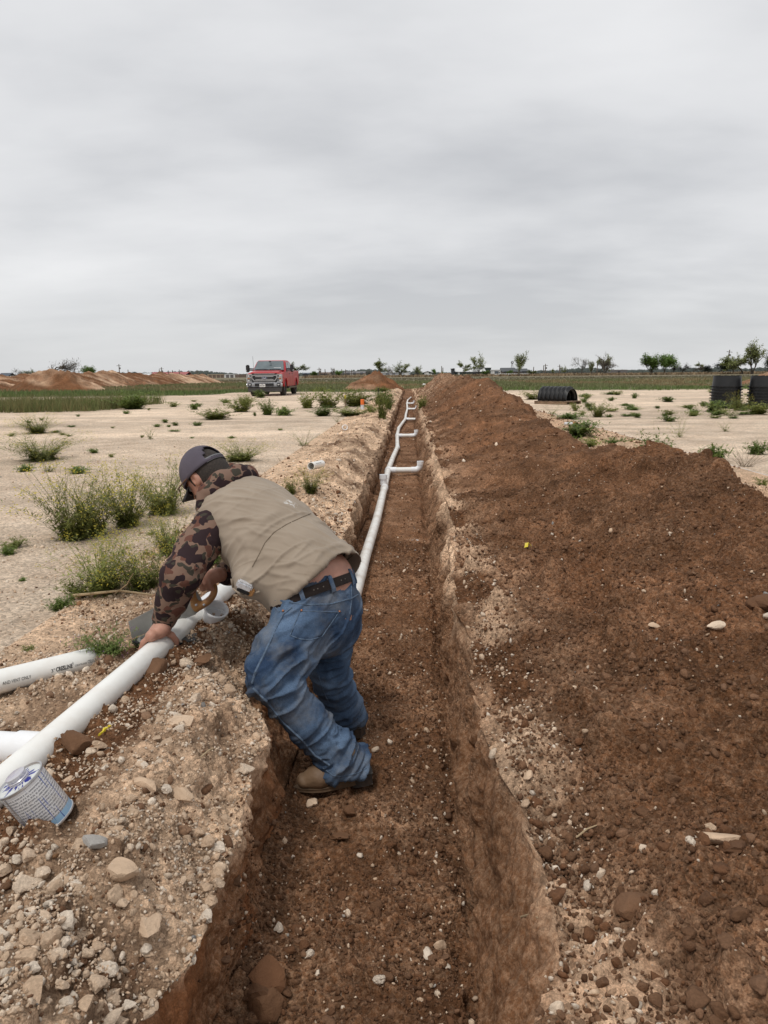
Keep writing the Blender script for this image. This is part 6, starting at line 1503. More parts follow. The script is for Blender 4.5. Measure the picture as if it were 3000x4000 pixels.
# ================================================================== trees
M_bark = pmat('grey_bark', (.10, .08, .062), rough=.9, var=.3, vscale=2); M_tl = {'bud': leaf_mat('budding_leaves', (.24, .27, .10)), 'leafy': leaf_mat('fresh_leaves', (.15, .24, .05)), 'bare': leaf_mat('twigs', (.13, .11, .08)), 'cedar': leaf_mat('cedar_needles', (.035, .048, .028)), 'dark': leaf_mat('dull_needles', (.06, .055, .045))}
def tree_proto(seed, kind_):
    r = np.random.default_rng(seed); BVt, BF, LV, LF = [], [], [], []; tips = []
    def limb(p, d, L, w, dep):
        n = 4; pts = [p]; q = p.copy(); dd = d.copy()
        for i in range(n):
            dd = unit(dd+r.normal(size=3)*.13+np.array([0, 0, .05])); q = q+dd*L/n; pts.append(q.copy())
        o = len(BVt); seg = 4
        for i, c in enumerate(pts):
            a, b = frame(dd); ww = w*(1-.45*i/n)
            for k in range(seg): an = 2*np.pi*k/seg; BVt.append(c+(a*np.cos(an)+b*np.sin(an))*ww)
        for i in range(n):
            for k in range(seg): BF.append((o+i*seg+k, o+i*seg+(k+1) % seg, o+(i+1)*seg+(k+1) % seg, o+(i+1)*seg+k))
        if dep <= 1: tips.extend(pts[1:])
        if dep == 0: return
        nb = r.integers(3, 6)
        for k in range(nb):
            t = pts[r.integers(1 if dep < 3 else 2, n+1)]; an = r.uniform(0, 2*np.pi); sp = r.uniform(.35, .95) if kind_ != 'cedar' else r.uniform(.8, 1.3)
            a, b = frame(dd); nd = unit(dd*np.cos(sp)+(a*np.cos(an)+b*np.sin(an))*np.sin(sp)); limb(t, nd, L*r.uniform(.55, .8), w*.52, dep-1)
    nt_ = 1 if kind_ in ('cedar',) else int(r.integers(1, 4))
    for k in range(nt_):
        a = r.uniform(0, 2*np.pi); limb(np.array([.02*k, 0, 0.0]), unit(np.array([np.cos(a)*.28*(nt_ > 1), np.sin(a)*.28*(nt_ > 1), 1])), .38, .022, 3)
    tips = np.array(tips); nl = {'bud': 3400, 'leafy': 5200, 'bare': 900, 'cedar': 3800, 'dark': 2200}[kind_]; sz = {'bud': .027, 'leafy': .038, 'bare': .018, 'cedar': .032, 'dark': .026}[kind_]; sprd = {'bud': .022, 'leafy': .045, 'bare': .03, 'cedar': .06, 'dark': .05}[kind_]
    idx = r.integers(0, len(tips), nl)
    for i in idx:
        c = tips[i]+r.normal(size=3)*sprd; d = unit(r.normal(size=3)); a, b = frame(d); s = sz*r.uniform(.5, 1.3); asp = 3.2 if kind_ == 'bare' else 1.0; o = len(LV)
        LV += [c-a*s*(.25 if kind_ == 'bare' else .6), c+d*s*asp, c+a*s*(.25 if kind_ == 'bare' else .6)]; LF.append((o, o+1, o+2))
    V = np.array(BVt); top = max(V[:, 2].max(), np.array(LV)[:, 2].max()); wid = max(np.ptp(np.array(LV)[:, 0]), np.ptp(np.array(LV)[:, 1]))
    def mk(nm, v, f, mat): me = bpy.data.meshes.new(nm); me.from_pydata([tuple(map(float, q)) for q in v], [], f); me.update(); me.materials.append(mat); return me
    return mk('trunk', BVt, BF, M_bark), mk('crown', LV, LF, M_tl[kind_]), top, wid
TP = {k: [tree_proto(500+i*7+j, k) for j in range(n_)] for i, (k, n_) in enumerate((('bud', 4), ('leafy', 2), ('bare', 3), ('cedar', 2), ('dark', 2)))}
_tc = {}
def tree(px, ytop, wpx, kind_, Yd, label, base=None):
    p = at(px, 1460, Yd); topz = at(px, ytop, Yd)[2]; k = _tc.get(kind_, 0); _tc[kind_] = k+1
    tr, cr_, t_, w_ = TP[kind_][k % len(TP[kind_])]
    root = empty('tree', (p[0], Yd, 0), random.uniform(0, 6.28)); tag(root, label, 'tree', 'trees along the horizon')
    w = wpx*Yd/FPX
    for nm, me in (('trunk', tr), ('crown', cr_)): link(nm, me, None, root)
    root.scale = (w/w_*1.25, w/w_*1.25, topz/t_); return root
for a in [(65, 1432, 55, 'bare', 330, 'small bare tree near the left edge of the skyline'), (113, 1436, 55, 'bud', 320, 'small budding tree left of the big bare tree'), (190, 1394, 115, 'bare', 300, 'big half-bare tree above the tallest left mound'), (350, 1424, 62, 'leafy', 330, 'round bright green tree above the spoil ridge'), (275, 1452, 40, 'cedar', 600, 'distant rounded dark tree left of the round green tree'), (430, 1456, 30, 'cedar', 600, 'distant dark tree right of the round green tree'),
    (530, 1450, 45, 'cedar', 620, 'distant dark tree left of the red roof, nearer to the white shed'), (565, 1451, 35, 'cedar', 620, 'distant dark tree beside the red roofed building'), (770, 1455, 30, 'bud', 420, 'small budding bush right of the red roof'),
    (1165, 1412, 85, 'bud', 260, 'budding tree just behind the red truck bed'), (1230, 1446, 30, 'leafy', 330, 'small green tree right of the truck'), (1295, 1434, 28, 'bare', 330, 'bare tree by the tan house'), (1322, 1444, 30, 'leafy', 330, 'small round green tree between the tan and grey roofed houses'), (1437, 1438, 26, 'bare', 330, 'bare treetop just left of the reddish mound'), (1485, 1398, 72, 'bud', 260, 'budding tree right above the reddish mound'), (1535, 1424, 40, 'bare', 300, 'thin tree left of the multi-stemmed one'), (1562, 1406, 75, 'bud', 290, 'multi-stemmed budding tree above the trench end'), (1628, 1422, 46, 'bud', 290, 'slim budding tree right over the trench end'),
    (1695, 1436, 22, 'leafy', 320, 'narrow green tree right of the small green barn'), (1735, 1450, 25, 'bud', 330, 'low bush behind the heap crest'), (1805, 1406, 62, 'bud', 280, 'budding tree before the left part of the green barn'), (1872, 1370, 60, 'bud', 280, 'tallest budding tree before the green barn'), (1898, 1444, 30, 'leafy', 290, 'green bush at the end of the green barn'), (2026, 1362, 80, 'bud', 280, 'tall pale tree beside the windmill'), (1990, 1442, 25, 'leafy', 300, 'green bush before the grey shed'), (2092, 1444, 45, 'bud', 320, 'low budding shrub right of the grey shed'),
    (2160, 1437, 20, 'bud', 330, 'tiny budding tree between the utility poles, left'), (2204, 1423, 24, 'bud', 330, 'tiny budding tree between the utility poles, right'), (2270, 1391, 64, 'bare', 290, 'leftmost bare tree of the group right of the poles'), (2312, 1398, 40, 'bud', 290, 'middle slim tree of the bare group'), (2363, 1371, 105, 'bare', 285, 'wide spreading bare tree of the group'), (2345, 1380, 60, 'bud', 290, 'budding tree within the wide bare tree'),
    (2550, 1374, 85, 'leafy', 280, 'left one of the twin leafy green trees'), (2597, 1372, 90, 'leafy', 285, 'right one of the twin leafy green trees'), (2632, 1420, 30, 'dark', 300, 'dull dark small tree right of the green twins'), (2665, 1412, 48, 'dark', 300, 'ragged dark tree in the right hedge line'), (2705, 1420, 44, 'bare', 300, 'bare grey tree in the right hedge line'), (2734, 1411, 44, 'bud', 330, 'pale green tree in the right hedge line'), (2765, 1424, 50, 'cedar', 295, 'low dark cedar left of the slanted pole'), (2803, 1408, 75, 'cedar', 295, 'wide dark cedar beside the slanted pole'),
    (2862, 1374, 70, 'bud', 285, 'pale budding tree right of the slanted pole'), (2935, 1318, 140, 'bud', 270, 'biggest budding tree at the right edge'), (2900, 1385, 110, 'bud', 275, 'lower budding tree under the biggest one'), (2996, 1355, 60, 'cedar', 280, 'tall dark cedar at the right picture edge')]: tree(*a)

# ================================================================== buildings, poles
WALLM = {}
def bm_(name, c, metal=False):
    if name not in WALLM: WALLM[name] = pmat(name, c, rough=.6, var=.08, vscale=.6, dirt=tuple(q*.6 for q in c), dscale=.5, damt=.4)
    return WALLM[name]
M_dark = pmat('dark_opening', (.03, .032, .035), rough=.5)
M_pane = pmat('window_pane', (.10, .12, .14), rough=.15)
def building(name, px0, px1, ytop, yeave, Yd, wall, roof, label, depth=10, gable='x', doors=(), windows=(), cat='building'):
    a, b = at(px0, 1462, Yd), at(px1, 1462, Yd); w = b[0]-a[0]; cx = (a[0]+b[0])/2; h = max(at((px0+px1)/2, ytop, Yd)[2], 2.2); e = max(min(at((px0+px1)/2, yeave, Yd)[2], h-.25), 1.7)
    o = empty(name, (cx, Yd, 0)); tag(o, label, cat, 'buildings on the horizon')
    mb = MB(); mb.box((0, depth/2, e/2), (w, depth, e)); 
    if gable == 'y': mb.prism([(-w/2, e), (w/2, e), (0, h)], .0, depth, 'y')
    wl = mb.build('wall', bm_(*wall), o)
    mb = MB(); ov = .35
    if gable == 'x':
        mb.prism([(-ov, e-.1), (depth/2, h), (depth+ov, e-.1), (depth+ov, e+.08), (depth/2, h+.2), (-ov, e+.08)], -w/2-ov, w/2+ov, 'x')
    elif gable == 'y':
        mb.prism([(-w/2-ov, e-.15), (0, h), (w/2+ov, e-.15), (w/2+ov, e+.05), (0, h+.2), (-w/2-ov, e+.05)], -ov, depth+ov, 'y')
    else: mb.box((0, depth/2, e+.15), (w+ov, depth+ov, .3))
    mb.build('roof', bm_(*roof), o)
    for (u, dw, dh, dm) in doors:
        mb = MB(); mb.box((u*w, -.04, dh/2), (dw, .08, dh)); mb.build('door', bm_(*dm), o)
    for (u, z, ww, wh) in windows:
        mb = MB(); mb.box((u*w, -.03, z), (ww, .08, wh)); wi = mb.build('window', M_dark, o); mb = MB(); mb.box((u*w, -.08, z), (ww*.8, .04, wh*.8)); mb.build('pane', M_pane, wi)
    return o
TAN = ('tan_siding', (.42, .34, .24)); WHT = ('white_siding', (.66, .66, .64)); GRN = ('dark_green_metal', (.035, .06, .052)); RED = ('red_metal_roof', (.32, .085, .08)); GRY = ('grey_shingles', (.13, .12, .12)); WHR = ('white_metal_roof', (.62, .63, .63)); BRN = ('brown_boards', (.14, .095, .07)); DKB = ('dark_blue_roof', (.06, .075, .10)); BLK = ('black_paint', (.03, .03, .032))
building('shed', 225, 306, 1463, 1467, 420, TAN, TAN, 'long tan shed behind the left spoil ridge', gable='flat', windows=((-.3, 2, 1.2, 1.2), (.2, 2, 1.2, 1.2)))
building('shed', 308, 330, 1463, 1466, 430, WHT, WHR, 'small white shed right of the long tan shed', gable='flat', doors=((0, 1.6, 2.1, GRY),))
building('house', -10, 30, 1458, 1470, 450, WHT, DKB, 'house with dark roof at the left edge of the skyline', windows=((.1, 1.6, 1.4, 1.0),))
building('mobile_home', 40, 78, 1468, 1470, 400, WHT, WHR, 'low white mobile home near the left edge', gable='flat', windows=((-.25, 1.6, 1.2, .9), (.2, 1.6, 1.2, .9)))
building('mobile_home', 328, 362, 1463, 1466, 420, WHT, WHR, 'white mobile home below the round green tree', gable='flat', windows=((-.3, 2.0, 1.5, 1), (.05, 2.0, 1.5, 1), (.32, 2.0, 1.2, 1)))
building('shed', 502, 580, 1460, 1466, 480, WHT, WHR, 'white metal shed left of the red roof', windows=((-.2, 1.8, 1.4, 1), (.25, 1.8, 1.4, 1)), depth=12)
building('house', 584, 724, 1454, 1465, 500, WHT, RED, 'wide white building with a red roof', depth=16, doors=((-.04, 2.4, 2.4, BRN), (.15, 2, 2.2, BLK)), windows=((-.38, 1.9, 1.6, 1.2), (-.25, 1.9, 1.6, 1.2), (.35, 1.9, 1.6, 1.2)))
building('storage_unit', 811, 875, 1464, 1466, 420, TAN, TAN, 'flat tan storage building left of the truck', gable='flat', doors=tuple((u, 1.8, 2.1, BRN) for u in (-.35, -.1, .15, .38)))
building('storage_unit', 876, 918, 1465, 1467, 420, WHT, WHR, 'flat white storage building beside the tan one', gable='flat', doors=((-.2, 1.8, 2.0, GRY), (.2, 1.8, 2.0, GRY)))
building('barn', 1182, 1206, 1459, 1465, 420, GRN, DKB, 'small dark barn just right of the truck', doors=((0, 1.6, 2, BLK),))
building('house', 1248, 1286, 1460, 1465, 360, TAN, BRN, 'small tan house with a brown porch roof', windows=((-.25, 1.5, 1, .9), (.2, 1.5, 1, .9)), doors=((0, .9, 2, BLK),))
building('house', 1346, 1424, 1452, 1462, 360, TAN, GRY, 'long house with a grey shingle roof', windows=((-.3, 1.6, 1.2, 1), (.0, 1.6, 1.2, 1), (.35, 1.6, 1.2, 1)), doors=((-.15, 1, 2, WHT),))
building('mobile_home', 1470, 1556, 1460, 1463, 350, ('pale_grey_siding', (.38, .39, .42)), WHR, 'long grey mobile home behind the mound trees', gable='flat', windows=((-.3, 1.5, 1.2, .9), (0, 1.5, 1.2, .9), (.3, 1.5, 1.2, .9)))
building('shed', 1570, 1602, 1459, 1461, 330, ('pale_blue_siding', (.50, .53, .56)), WHR, 'pale blue flat shed above the trench end', gable='flat', doors=((.1, 1.8, 2.0, WHT),))
building('barn', 1651, 1690, 1452, 1459, 320, GRN, WHR, 'small green barn with white gable trim', gable='y', doors=((-.1, 1.9, 1.9, WHT), (.3, 1.2, 1.2, WHT)))
building('barn', 1778, 1895, 1438, 1452, 330, GRN, WHR, 'big green barn with a white metal roof', depth=16, doors=((-.38, .8, 2, WHT), (.2, 3, 2.4, BLK)), windows=((-.1, 1.8, .5, .5), (.05, 1.8, .5, .5)))
building('barn', 1896, 1918, 1425, 1436, 334, GRN, WHR, 'tall green end block of the big barn', depth=12, doors=((.0, 1.6, 2.6, BLK),))
building('silo_shed', 1766, 1776, 1440, 1442, 328, BLK, BLK, 'narrow dark tower block at the left end of the big barn', gable='flat', windows=((0, 3.2, .4, .5), (0, 2.0, .4, .5)))
building('shed', 1963, 2015, 1438, 1452, 320, BRN, ('dark_grey_roof', (.055, .06, .065)), 'grey roofed shed left of the tall pale tree', doors=((-.2, 2, 2.0, BLK),))
building('shed', 2016, 2062, 1441, 1454, 324, BRN, ('dark_grey_roof', (.055, .06, .065)), 'grey roofed shed behind the tall pale tree', doors=((.2, 2, 2.0, BLK),))
building('shed', 2385, 2450, 1443, 1445, 620, GRY, WHR, 'low far shed right of the wide bare tree', gable='flat', doors=((0, 2, 2, BLK),))
cE = building('camper', 1924, 1955, 1444, 1447, 300, WHT, WHR, 'white camper seen end-on right of the green barn', depth=7, gable='flat', windows=((.0, 1.5, 1.5, .9), (.36, 1.4, .45, .5)), cat='camper')
mb = MB()
for sx in (-1, 1): mb.lathe([(0, 0), (.35, 0), (.35, .22), (0, .22)], 16, Matrix.Translation((sx*1.2, 2.6, .35)) @ Euler((0, R(90), 0)).to_matrix().to_4x4())
mb.build('wheel', M_blk, cE)
# black flatbed lorry near the trench end
p = at(1625, 1462, 325); lo = empty('flatbed_truck', (p[0], 325, 0)); tag(lo, 'black flatbed truck parked beside the pale blue shed', 'truck')
mb = MB(); mb.box((-.6, 0, .95), (3.0, 2, .5)); mb.build('bed', bm_(*BLK), lo); mb = MB(); mb.prism([(.9, .5), (2.2, .5), (2.2, 1.1), (1.7, 1.2), (1.4, 1.75), (.9, 1.75)], -.9, .9, 'y'); mb.build('cab', bm_(*BLK), lo)
for x in (-1.4, 1.6): mb = MB(); mb.lathe([(0, -1), (.4, -1), (.4, 1), (0, 1)], 16, Matrix.Translation((x, 0, .4)) @ Euler((R(90), 0, 0)).to_matrix().to_4x4()); mb.build('wheel', M_blk, lo)
# white rail fence, wooden fence, wire fence
def fence(px0, px1, Yd, h, nposts, rails, mat, label, board=False):
    a, b = at(px0, 1462, Yd), at(px1, 1462, Yd); o = empty('fence', (a[0], Yd, 0)); tag(o, label, 'fence'); L = b[0]-a[0]
    pm = None
    for k in range(nposts+1):
        if pm is None: mb = MB(); mb.box((0, 0, h/2), (.14, .14, h)); pm = mb.build('post', mat, o); first = pm
        else: q = first.copy(); COL.objects.link(q); q.parent = o; q.location = (L*k/nposts, 0, 0)
    for z in rails:
        mb = MB(); mb.box((L/2, -.09, z), (L, .06, .12 if not board else .5)); mb.build('rail', mat, o)
fence(1956, 2062, 296, 1.15, 14, (.35, .7, 1.05), bm_(*WHT), 'white rail fence before the grey roofed sheds')
fence(918, 972, 415, 1.9, 10, (.4, .95, 1.5), bm_(*BRN), 'brown board fence left of the truck', True)
fence(1182, 1345, 345, 1.2, 18, (.4, .8, 1.1), bm_(*BRN), 'dark low fence between the truck and the grey roofed house')
fence(2110, 2330, 330, 1.2, 20, (.5, 1.0), bm_(*BRN), 'low dark fence below the utility poles')
fence(-20, 720, 300, 1.7, 40, (.6, 1.6), bm_('rusty_steel', (.10, .08, .07)), 'dark pipe fence behind the spoil ridge')
M_pole = pmat('weathered_pole', (.13, .105, .085), rough=.9)
def pole(px, ytop, Yd, label, arm=True, lean=0.0):
    p = at(px, 1462, Yd); h = at(px, ytop, Yd)[2]; o = empty('utility_pole', (p[0], Yd, 0), rot=(0, lean, 0)); tag(o, label, 'utility pole', 'utility poles on the horizon')
    mb = MB(); mb.tube([(0, 0, -.3), (0, 0, h)], [.26, .17], 8); mb.build('shaft', M_pole, o)
    if arm: mb = MB(); mb.box((0, -.2, h-.8), (2.2, .16, .18)); mb.build('crossarm', M_pole, o); mb = MB(); mb.lathe([(.0, 0), (.28, 0), (.28, .8), (0, .8)], 10, Matrix.Translation((.45, 0, h-2.4))); mb.build('transformer', bm_(*GRY), o)
    return o, h
PL = [(293, 1440, 'left of the round green tree', 0), (309, 1448, 'thin, beside the round green tree', 0), (467, 1422, 'tallest one above the spoil ridge', 1), (501, 1444, 'thin, left of the white shed', 0), (632, 1434, 'tall one before the red roof', 1), (623, 1443, 'thin, behind the red roof, leftmost', 0), (658, 1447, 'short, behind the red roof', 1), (674, 1446, 'thin, right of the roof middle', 0), (701, 1444, 'thin, behind the right roof end', 0), (770, 1446, 'right of the red roofed building', 1),
      (1247, 1436, 'left post by the tan house', 1), (1253, 1440, 'right post by the tan house', 0), (1270, 1442, 'thin, over the tan house', 0), (1306, 1440, 'between bare and round green tree', 0), (1335, 1442, 'left of the grey roofed house', 1), (1350, 1443, 'over the left end of the grey roof', 1), (1374, 1444, 'thin, over the grey roof', 0), (1725, 1430, 'taller of two right of the small barn', 0), (1730, 1436, 'shorter of two right of the small barn', 0), (2123, 1428, 'shorter of the pair right of the grey sheds', 0), (2130, 1421, 'taller of the pair right of the grey sheds', 1), (2185, 1424, 'right of the pair, with cross-arm', 1), (2084, 1433, 'thin, just right of the grey sheds', 0), (2332, 1408, 'standing in the bare tree group', 0)]
for px, yt, lb, arm in PL: pole(px, yt, 360, 'utility pole '+lb, bool(arm))
pole(2832, 1366, 300, 'utility pole slanting out of the dark cedar', True, R(7))
# windmill
p = at(2000, 1462, 330); wm = empty('windmill', (p[0], 330, 0)); tag(wm, 'farm windmill beside the tall pale tree', 'windmill'); hz_ = at(2000, 1416, 330)[2]
mb = MB()
for sx, sy in ((-1, -1), (1, -1), (1, 1), (-1, 1)): mb.tube([(sx*.8, sy*.8, 0), (sx*.15, sy*.15, hz_)], .07, 5)
for k in range(1, 5): t = k/5; w = .8-.65*t; mb.tube([(-w, -w, hz_*t), (w, -w, hz_*t), (w, w, hz_*t), (-w, w, hz_*t), (-w, -w, hz_*t)], .04, 4)
mb.build('tower', M_pole, wm)
mb = MB()
for k in range(14):
    a = 2*math.pi*k/14; c, s = math.cos(a), math.sin(a); c2, s2 = math.cos(a+.3), math.sin(a+.3)
    mb.add([(.25*c, -.4, hz_+.25*s), (.7*c, -.4, hz_+.7*s), (.7*c2, -.28, hz_+.7*s2), (.25*c2, -.33, hz_+.25*s2)], [(0, 1, 2, 3)])
o = mb.build('blades', bm_(*GRY), wm); md = o.modifiers.new('t', 'SOLIDIFY'); md.thickness = .03
mb = MB(); mb.prism([(.0, hz_-.05), (1.2, hz_-.05), (1.6, hz_+.35), (1.6, hz_-.35), (1.2, hz_+.05)], -.02, .02, 'x'); mb.build('tail_vane', bm_(*GRY), wm)
# far tree belt and hills of the plain
def belt(px0, px1, Yd, h, seed, label, name='far_tree_belt'):
    n = 220; x0, x1 = at(px0, 1462, Yd)[0], at(px1, 1462, Yd)[0]; r = np.random.default_rng(seed); m = 5000
    x = r.uniform(x0, x1, m); env = np.clip(fbm(np.stack([x*.02, x*0, x*0+seed], 1), 3, seed)+.45, 0, 1); z = r.uniform(0, 1, m)*h*env+.3; y = Yd+r.uniform(-8, 8, m); s = r.uniform(.5, 1.5, m)*Yd/500
    a = r.uniform(0, 6.28, m); P = np.stack([x, y, z], 1); d = np.stack([np.cos(a), np.sin(a)*.3, np.sin(a)], 1)*s[:, None]; e = np.stack([-np.sin(a), .3*np.cos(a), np.cos(a)], 1)*s[:, None]
    me = mesh_np(name, np.stack([P-d, P+d, P+e], 1).reshape(-1, 3), None, np.arange(m*3).reshape(-1, 3), smooth=False); cattr(me, 'col', np.tile(np.array([[.10, .115, .105]])*1.0, (m*3, 1)))
    o = link(name, me, M_grav); kind(o, 'stuff'); o['label'] = label
belt(-200, 1500, 900, 6, 701, 'low dark line of far trees on the left horizon'); belt(1500, 3200, 1100, 6, 703, 'low dark line of far trees on the right horizon')
# ================================================================== red pickup truck
def red_paint():
    m = pmat('red_car_paint', (.40, .012, .018), rough=.35, var=.05, spec=.4, coat=.2, dirt=(.34, .10, .09), dscale=1.1, damt=.22); return m
M_red = red_paint(); M_chrome = pmat('chrome', (.42, .42, .43), rough=.18, metal=.9, var=.05); M_gblk = pmat('gloss_black', (.012, .012, .014), rough=.3); M_glass = pmat('tinted_glass', (.10, .13, .14), rough=.06, spec=.8, var=.25, vscale=1.6); M_tyre = pmat('tyre_rubber', (.028, .026, .024), rough=.9, dirt=(.14, .11, .085), dscale=2, damt=.6); M_val = pmat('grey_plastic', (.07, .07, .072), rough=.7); M_lamp = pmat('lamp_lens', (.55, .56, .57), rough=.12); M_ldark = pmat('lamp_dark', (.14, .145, .15), rough=.15); M_amb = pmat('amber_lens', (.35, .14, .05), rough=.2); M_blue = pmat('blue_oval', (.012, .03, .10), rough=.2); M_white = pmat('white_paint', (.75, .75, .74), rough=.5)
TK = empty('pickup_truck', (-8.05, 41.6, 0)); tag(TK, 'red crew cab pickup truck parked facing the camera', 'truck')
def smooth_box(name, prof, x0, mat, parent=TK, bevel=.05, taper=None):
    mb = MB(); mb.prism(prof, -x0, x0, 'x')
    if taper: mb.v = [(x*taper(z), y, z) for x, y, z in mb.v]
    return mb.build(name, mat, parent, bevel=bevel, smooth=True)
AR_ = .50
def arch(cy, n=10): return [(cy+AR_*math.cos(math.pi-math.pi*k/n), .52+AR_*math.sin(math.pi-math.pi*k/n)*1.0) for k in range(n+1)]
prof = [(.08, .72), (.06, 1.16), (.16, 1.25), (.8, 1.31), (1.42, 1.36), (6.15, 1.43), (6.2, .66)] + arch(5.0)[::-1] + arch(1.08)[::-1] + [(.45, .60)]
body = smooth_box('body', prof, 1.0, M_red, bevel=.035)
hood = smooth_box('hood', [(.10, 1.17), (.06, 1.24), (.14, 1.33), (.75, 1.40), (1.40, 1.43), (1.40, 1.25)], .80, M_red, bevel=.05)
tp_ = lambda z: 1-.165*max(0, min(1, (z-1.38)/.62))
cab = smooth_box('cab', [(1.36, 1.34), (2.16, 1.96), (2.45, 2.01), (3.55, 2.00), (3.85, 1.90), (4.02, 1.38)], .965, M_red, bevel=.05, taper=tp_)
mb = MB(); w0, w1 = .86, .74
mb.add([(-w0, 1.405, 1.435), (w0, 1.405, 1.435), (w1, 2.085, 1.945), (-w1, 2.085, 1.945)], [(0, 1, 2, 3)]); mb.v = [(x, y-.045, z+.02) for x, y, z in mb.v]; ws = mb.build('windshield', M_glass, TK); md = ws.modifiers.new('t', 'SOLIDIFY'); md.thickness = .03
M_seat = pmat('dark_seat', (.05, .05, .055), rough=.8)
mb = MB(); mb.box((.02, 1.78, 1.93), (.12, .05, .07), rot=(R(-42), 0, 0)); mb.build('rear_view_mirror', M_gblk, ws)
mb = MB(); mb.box((.47, 1.52, 1.555), (.42, .03, .05), rot=(R(-40), 0, 0)); mb.build('dashboard_papers', M_white, ws)
for s in (-1, 1):
    for y0, y1, y2, y3 in ((1.78, 2.22, 2.60, 2.62), (2.70, 2.70, 3.45, 3.62)):
        mb = MB(); f = lambda y, z: (s*(.965*tp_(z)+.006), y, z); mb.add([f(y0, 1.46), f(y1, 1.88), f(y2, 1.90), f(y3, 1.46)], [(0, 1, 2, 3)]); o = mb.build('side_window', M_glass, TK); md = o.modifiers.new('t', 'SOLIDIFY'); md.thickness = .012
    for y in (2.62, 3.62):
        mb = MB(); mb.box((s*1.004, y-.1, 1.24), (.03, .20, .05)); mb.build('door_handle', M_gblk, TK, bevel=.008)
    for y in (1.62, 2.66, 3.74):
        mb = MB(); mb.box((s*1.0005, y, 1.02), (.006, .014, .7)); mb.build('door_gap', M_gblk, TK)
    # mirror
    mb = MB(); mb.box((s*1.28, 1.72, 1.54), (.21, .14, .42)); mm = mb.build('mirror', M_gblk, TK, bevel=.04, smooth=True); mb = MB(); mb.tube([(s*.95, 1.80, 1.44), (s*1.22, 1.74, 1.46)], .035, 8); mb.tube([(s*.95, 1.84, 1.52), (s*1.22, 1.74, 1.54)], .03, 8); mb.build('mirror_arm', M_gblk, mm); mb = MB(); mb.box((s*1.36, 1.645, 1.44), (.05, .02, .05)); mb.build('mirror_marker', M_lamp, mm)
    # headlight: chrome C-shaped frame with lamps
    mb = MB(); mb.box((s*.845, .045, 1.00), (.29, .10, .42)); hl = mb.build('headlight', M_ldark, TK, bevel=.02)
    mb = MB(); mb.box((s*.975, -.012, 1.0), (.035, .03, .43)); mb.box((s*.84, -.012, 1.205), (.29, .03, .03)); mb.box((s*.84, -.012, .795), (.29, .03, .03)); mb.box((s*.86, -.012, 1.03), (.25, .03, .025)); mb.build('headlight_frame', M_lamp, hl)
    for z_ in (1.12, .87): mb = MB(); mb.box((s*.88, -.02, z_), (.10, .03, .09)); mb.build('headlight_lens', M_lamp, hl, bevel=.01)
    mb = MB(); mb.box((s*.88, -.02, .985), (.13, .03, .06)); mb.build('turn_signal', M_amb, hl)
    # fog lamp and bumper end
    mb = MB(); mb.box((s*.80, -.135, .64), (.22, .04, .17)); fg = mb.build('fog_lamp', M_gblk, TK, bevel=.03); mb = MB(); mb.box((s*.80, -.165, .645), (.10, .03, .06)); mb.build('fog_lens', M_lamp, fg)
    mb = MB(); mb.box((s*1.01, 3.1, .45), (.16, 3.0, .07)); st = mb.build('running_board', M_gblk, TK, bevel=.015); mb = MB(); mb.box((s*1.06, 3.1, .49), (.10, 2.6, .02)); mb.build('step_tread', M_chrome, st)
    mb = MB(); mb.prism(arch(5.0), s*.985, s*1.035, 'x') if False else None
    for cy in (1.08, 5.0):
        mb = MB(); pts = [(s*1.0, cy+(AR_+.02)*math.cos(a), .52+(AR_+.02)*math.sin(a)) for a in np.linspace(.02, math.pi-.02, 14)]; mb.tube(pts, .035, 8); mb.build('wheel_flare', M_red, TK, smooth=True)
        we = MB(); Mx = Matrix.Translation((s*.84, cy, .42)) @ Euler((0, R(90*s), 0)).to_matrix().to_4x4()
        we.lathe([(.20, -.14), (.34, -.15), (.405, -.11), (.42, -.05), (.42, .07), (.405, .12), (.34, .15), (.27, .13), (.20, .10)], 36, Mx); wh = we.build('wheel', M_tyre, TK, smooth=True, angle=30)
        we = MB()
        for k in range(40):
            a = 2*math.pi*k/40; q = Mx @ Vector((.418*math.cos(a), .418*math.sin(a), (.05 if k % 2 else -.05))); we.box(q, (.10, .035, .035), rot=(-a*s, 0, 0))
        kind(we.build('tread', M_tyre, wh), 'stuff')
        we = MB(); we.lathe([(0, .06), (.07, .085), (.085, .06), (.20, .02), (.235, .09), (.27, .125), (.272, .10), (.25, -.02)], 30, Mx); rim_ = we.build('rim', M_chrome, wh, smooth=True, angle=30)
        we = MB()
        for k in range(8): a = 2*math.pi*k/8; we.add([Mx @ Vector((r*math.cos(a+d), r*math.sin(a+d), .062)) for r, d in ((.11, -.2), (.21, -.17), (.21, .17), (.11, .2))], [(0, 1, 2, 3)])
        kind(we.build('rim_openings', M_gblk, rim_), 'stuff')
        if s == 1: we = MB(); we.box((0, cy, .45), (1.5, .12, .12)); we.build('axle', M_gblk, TK)
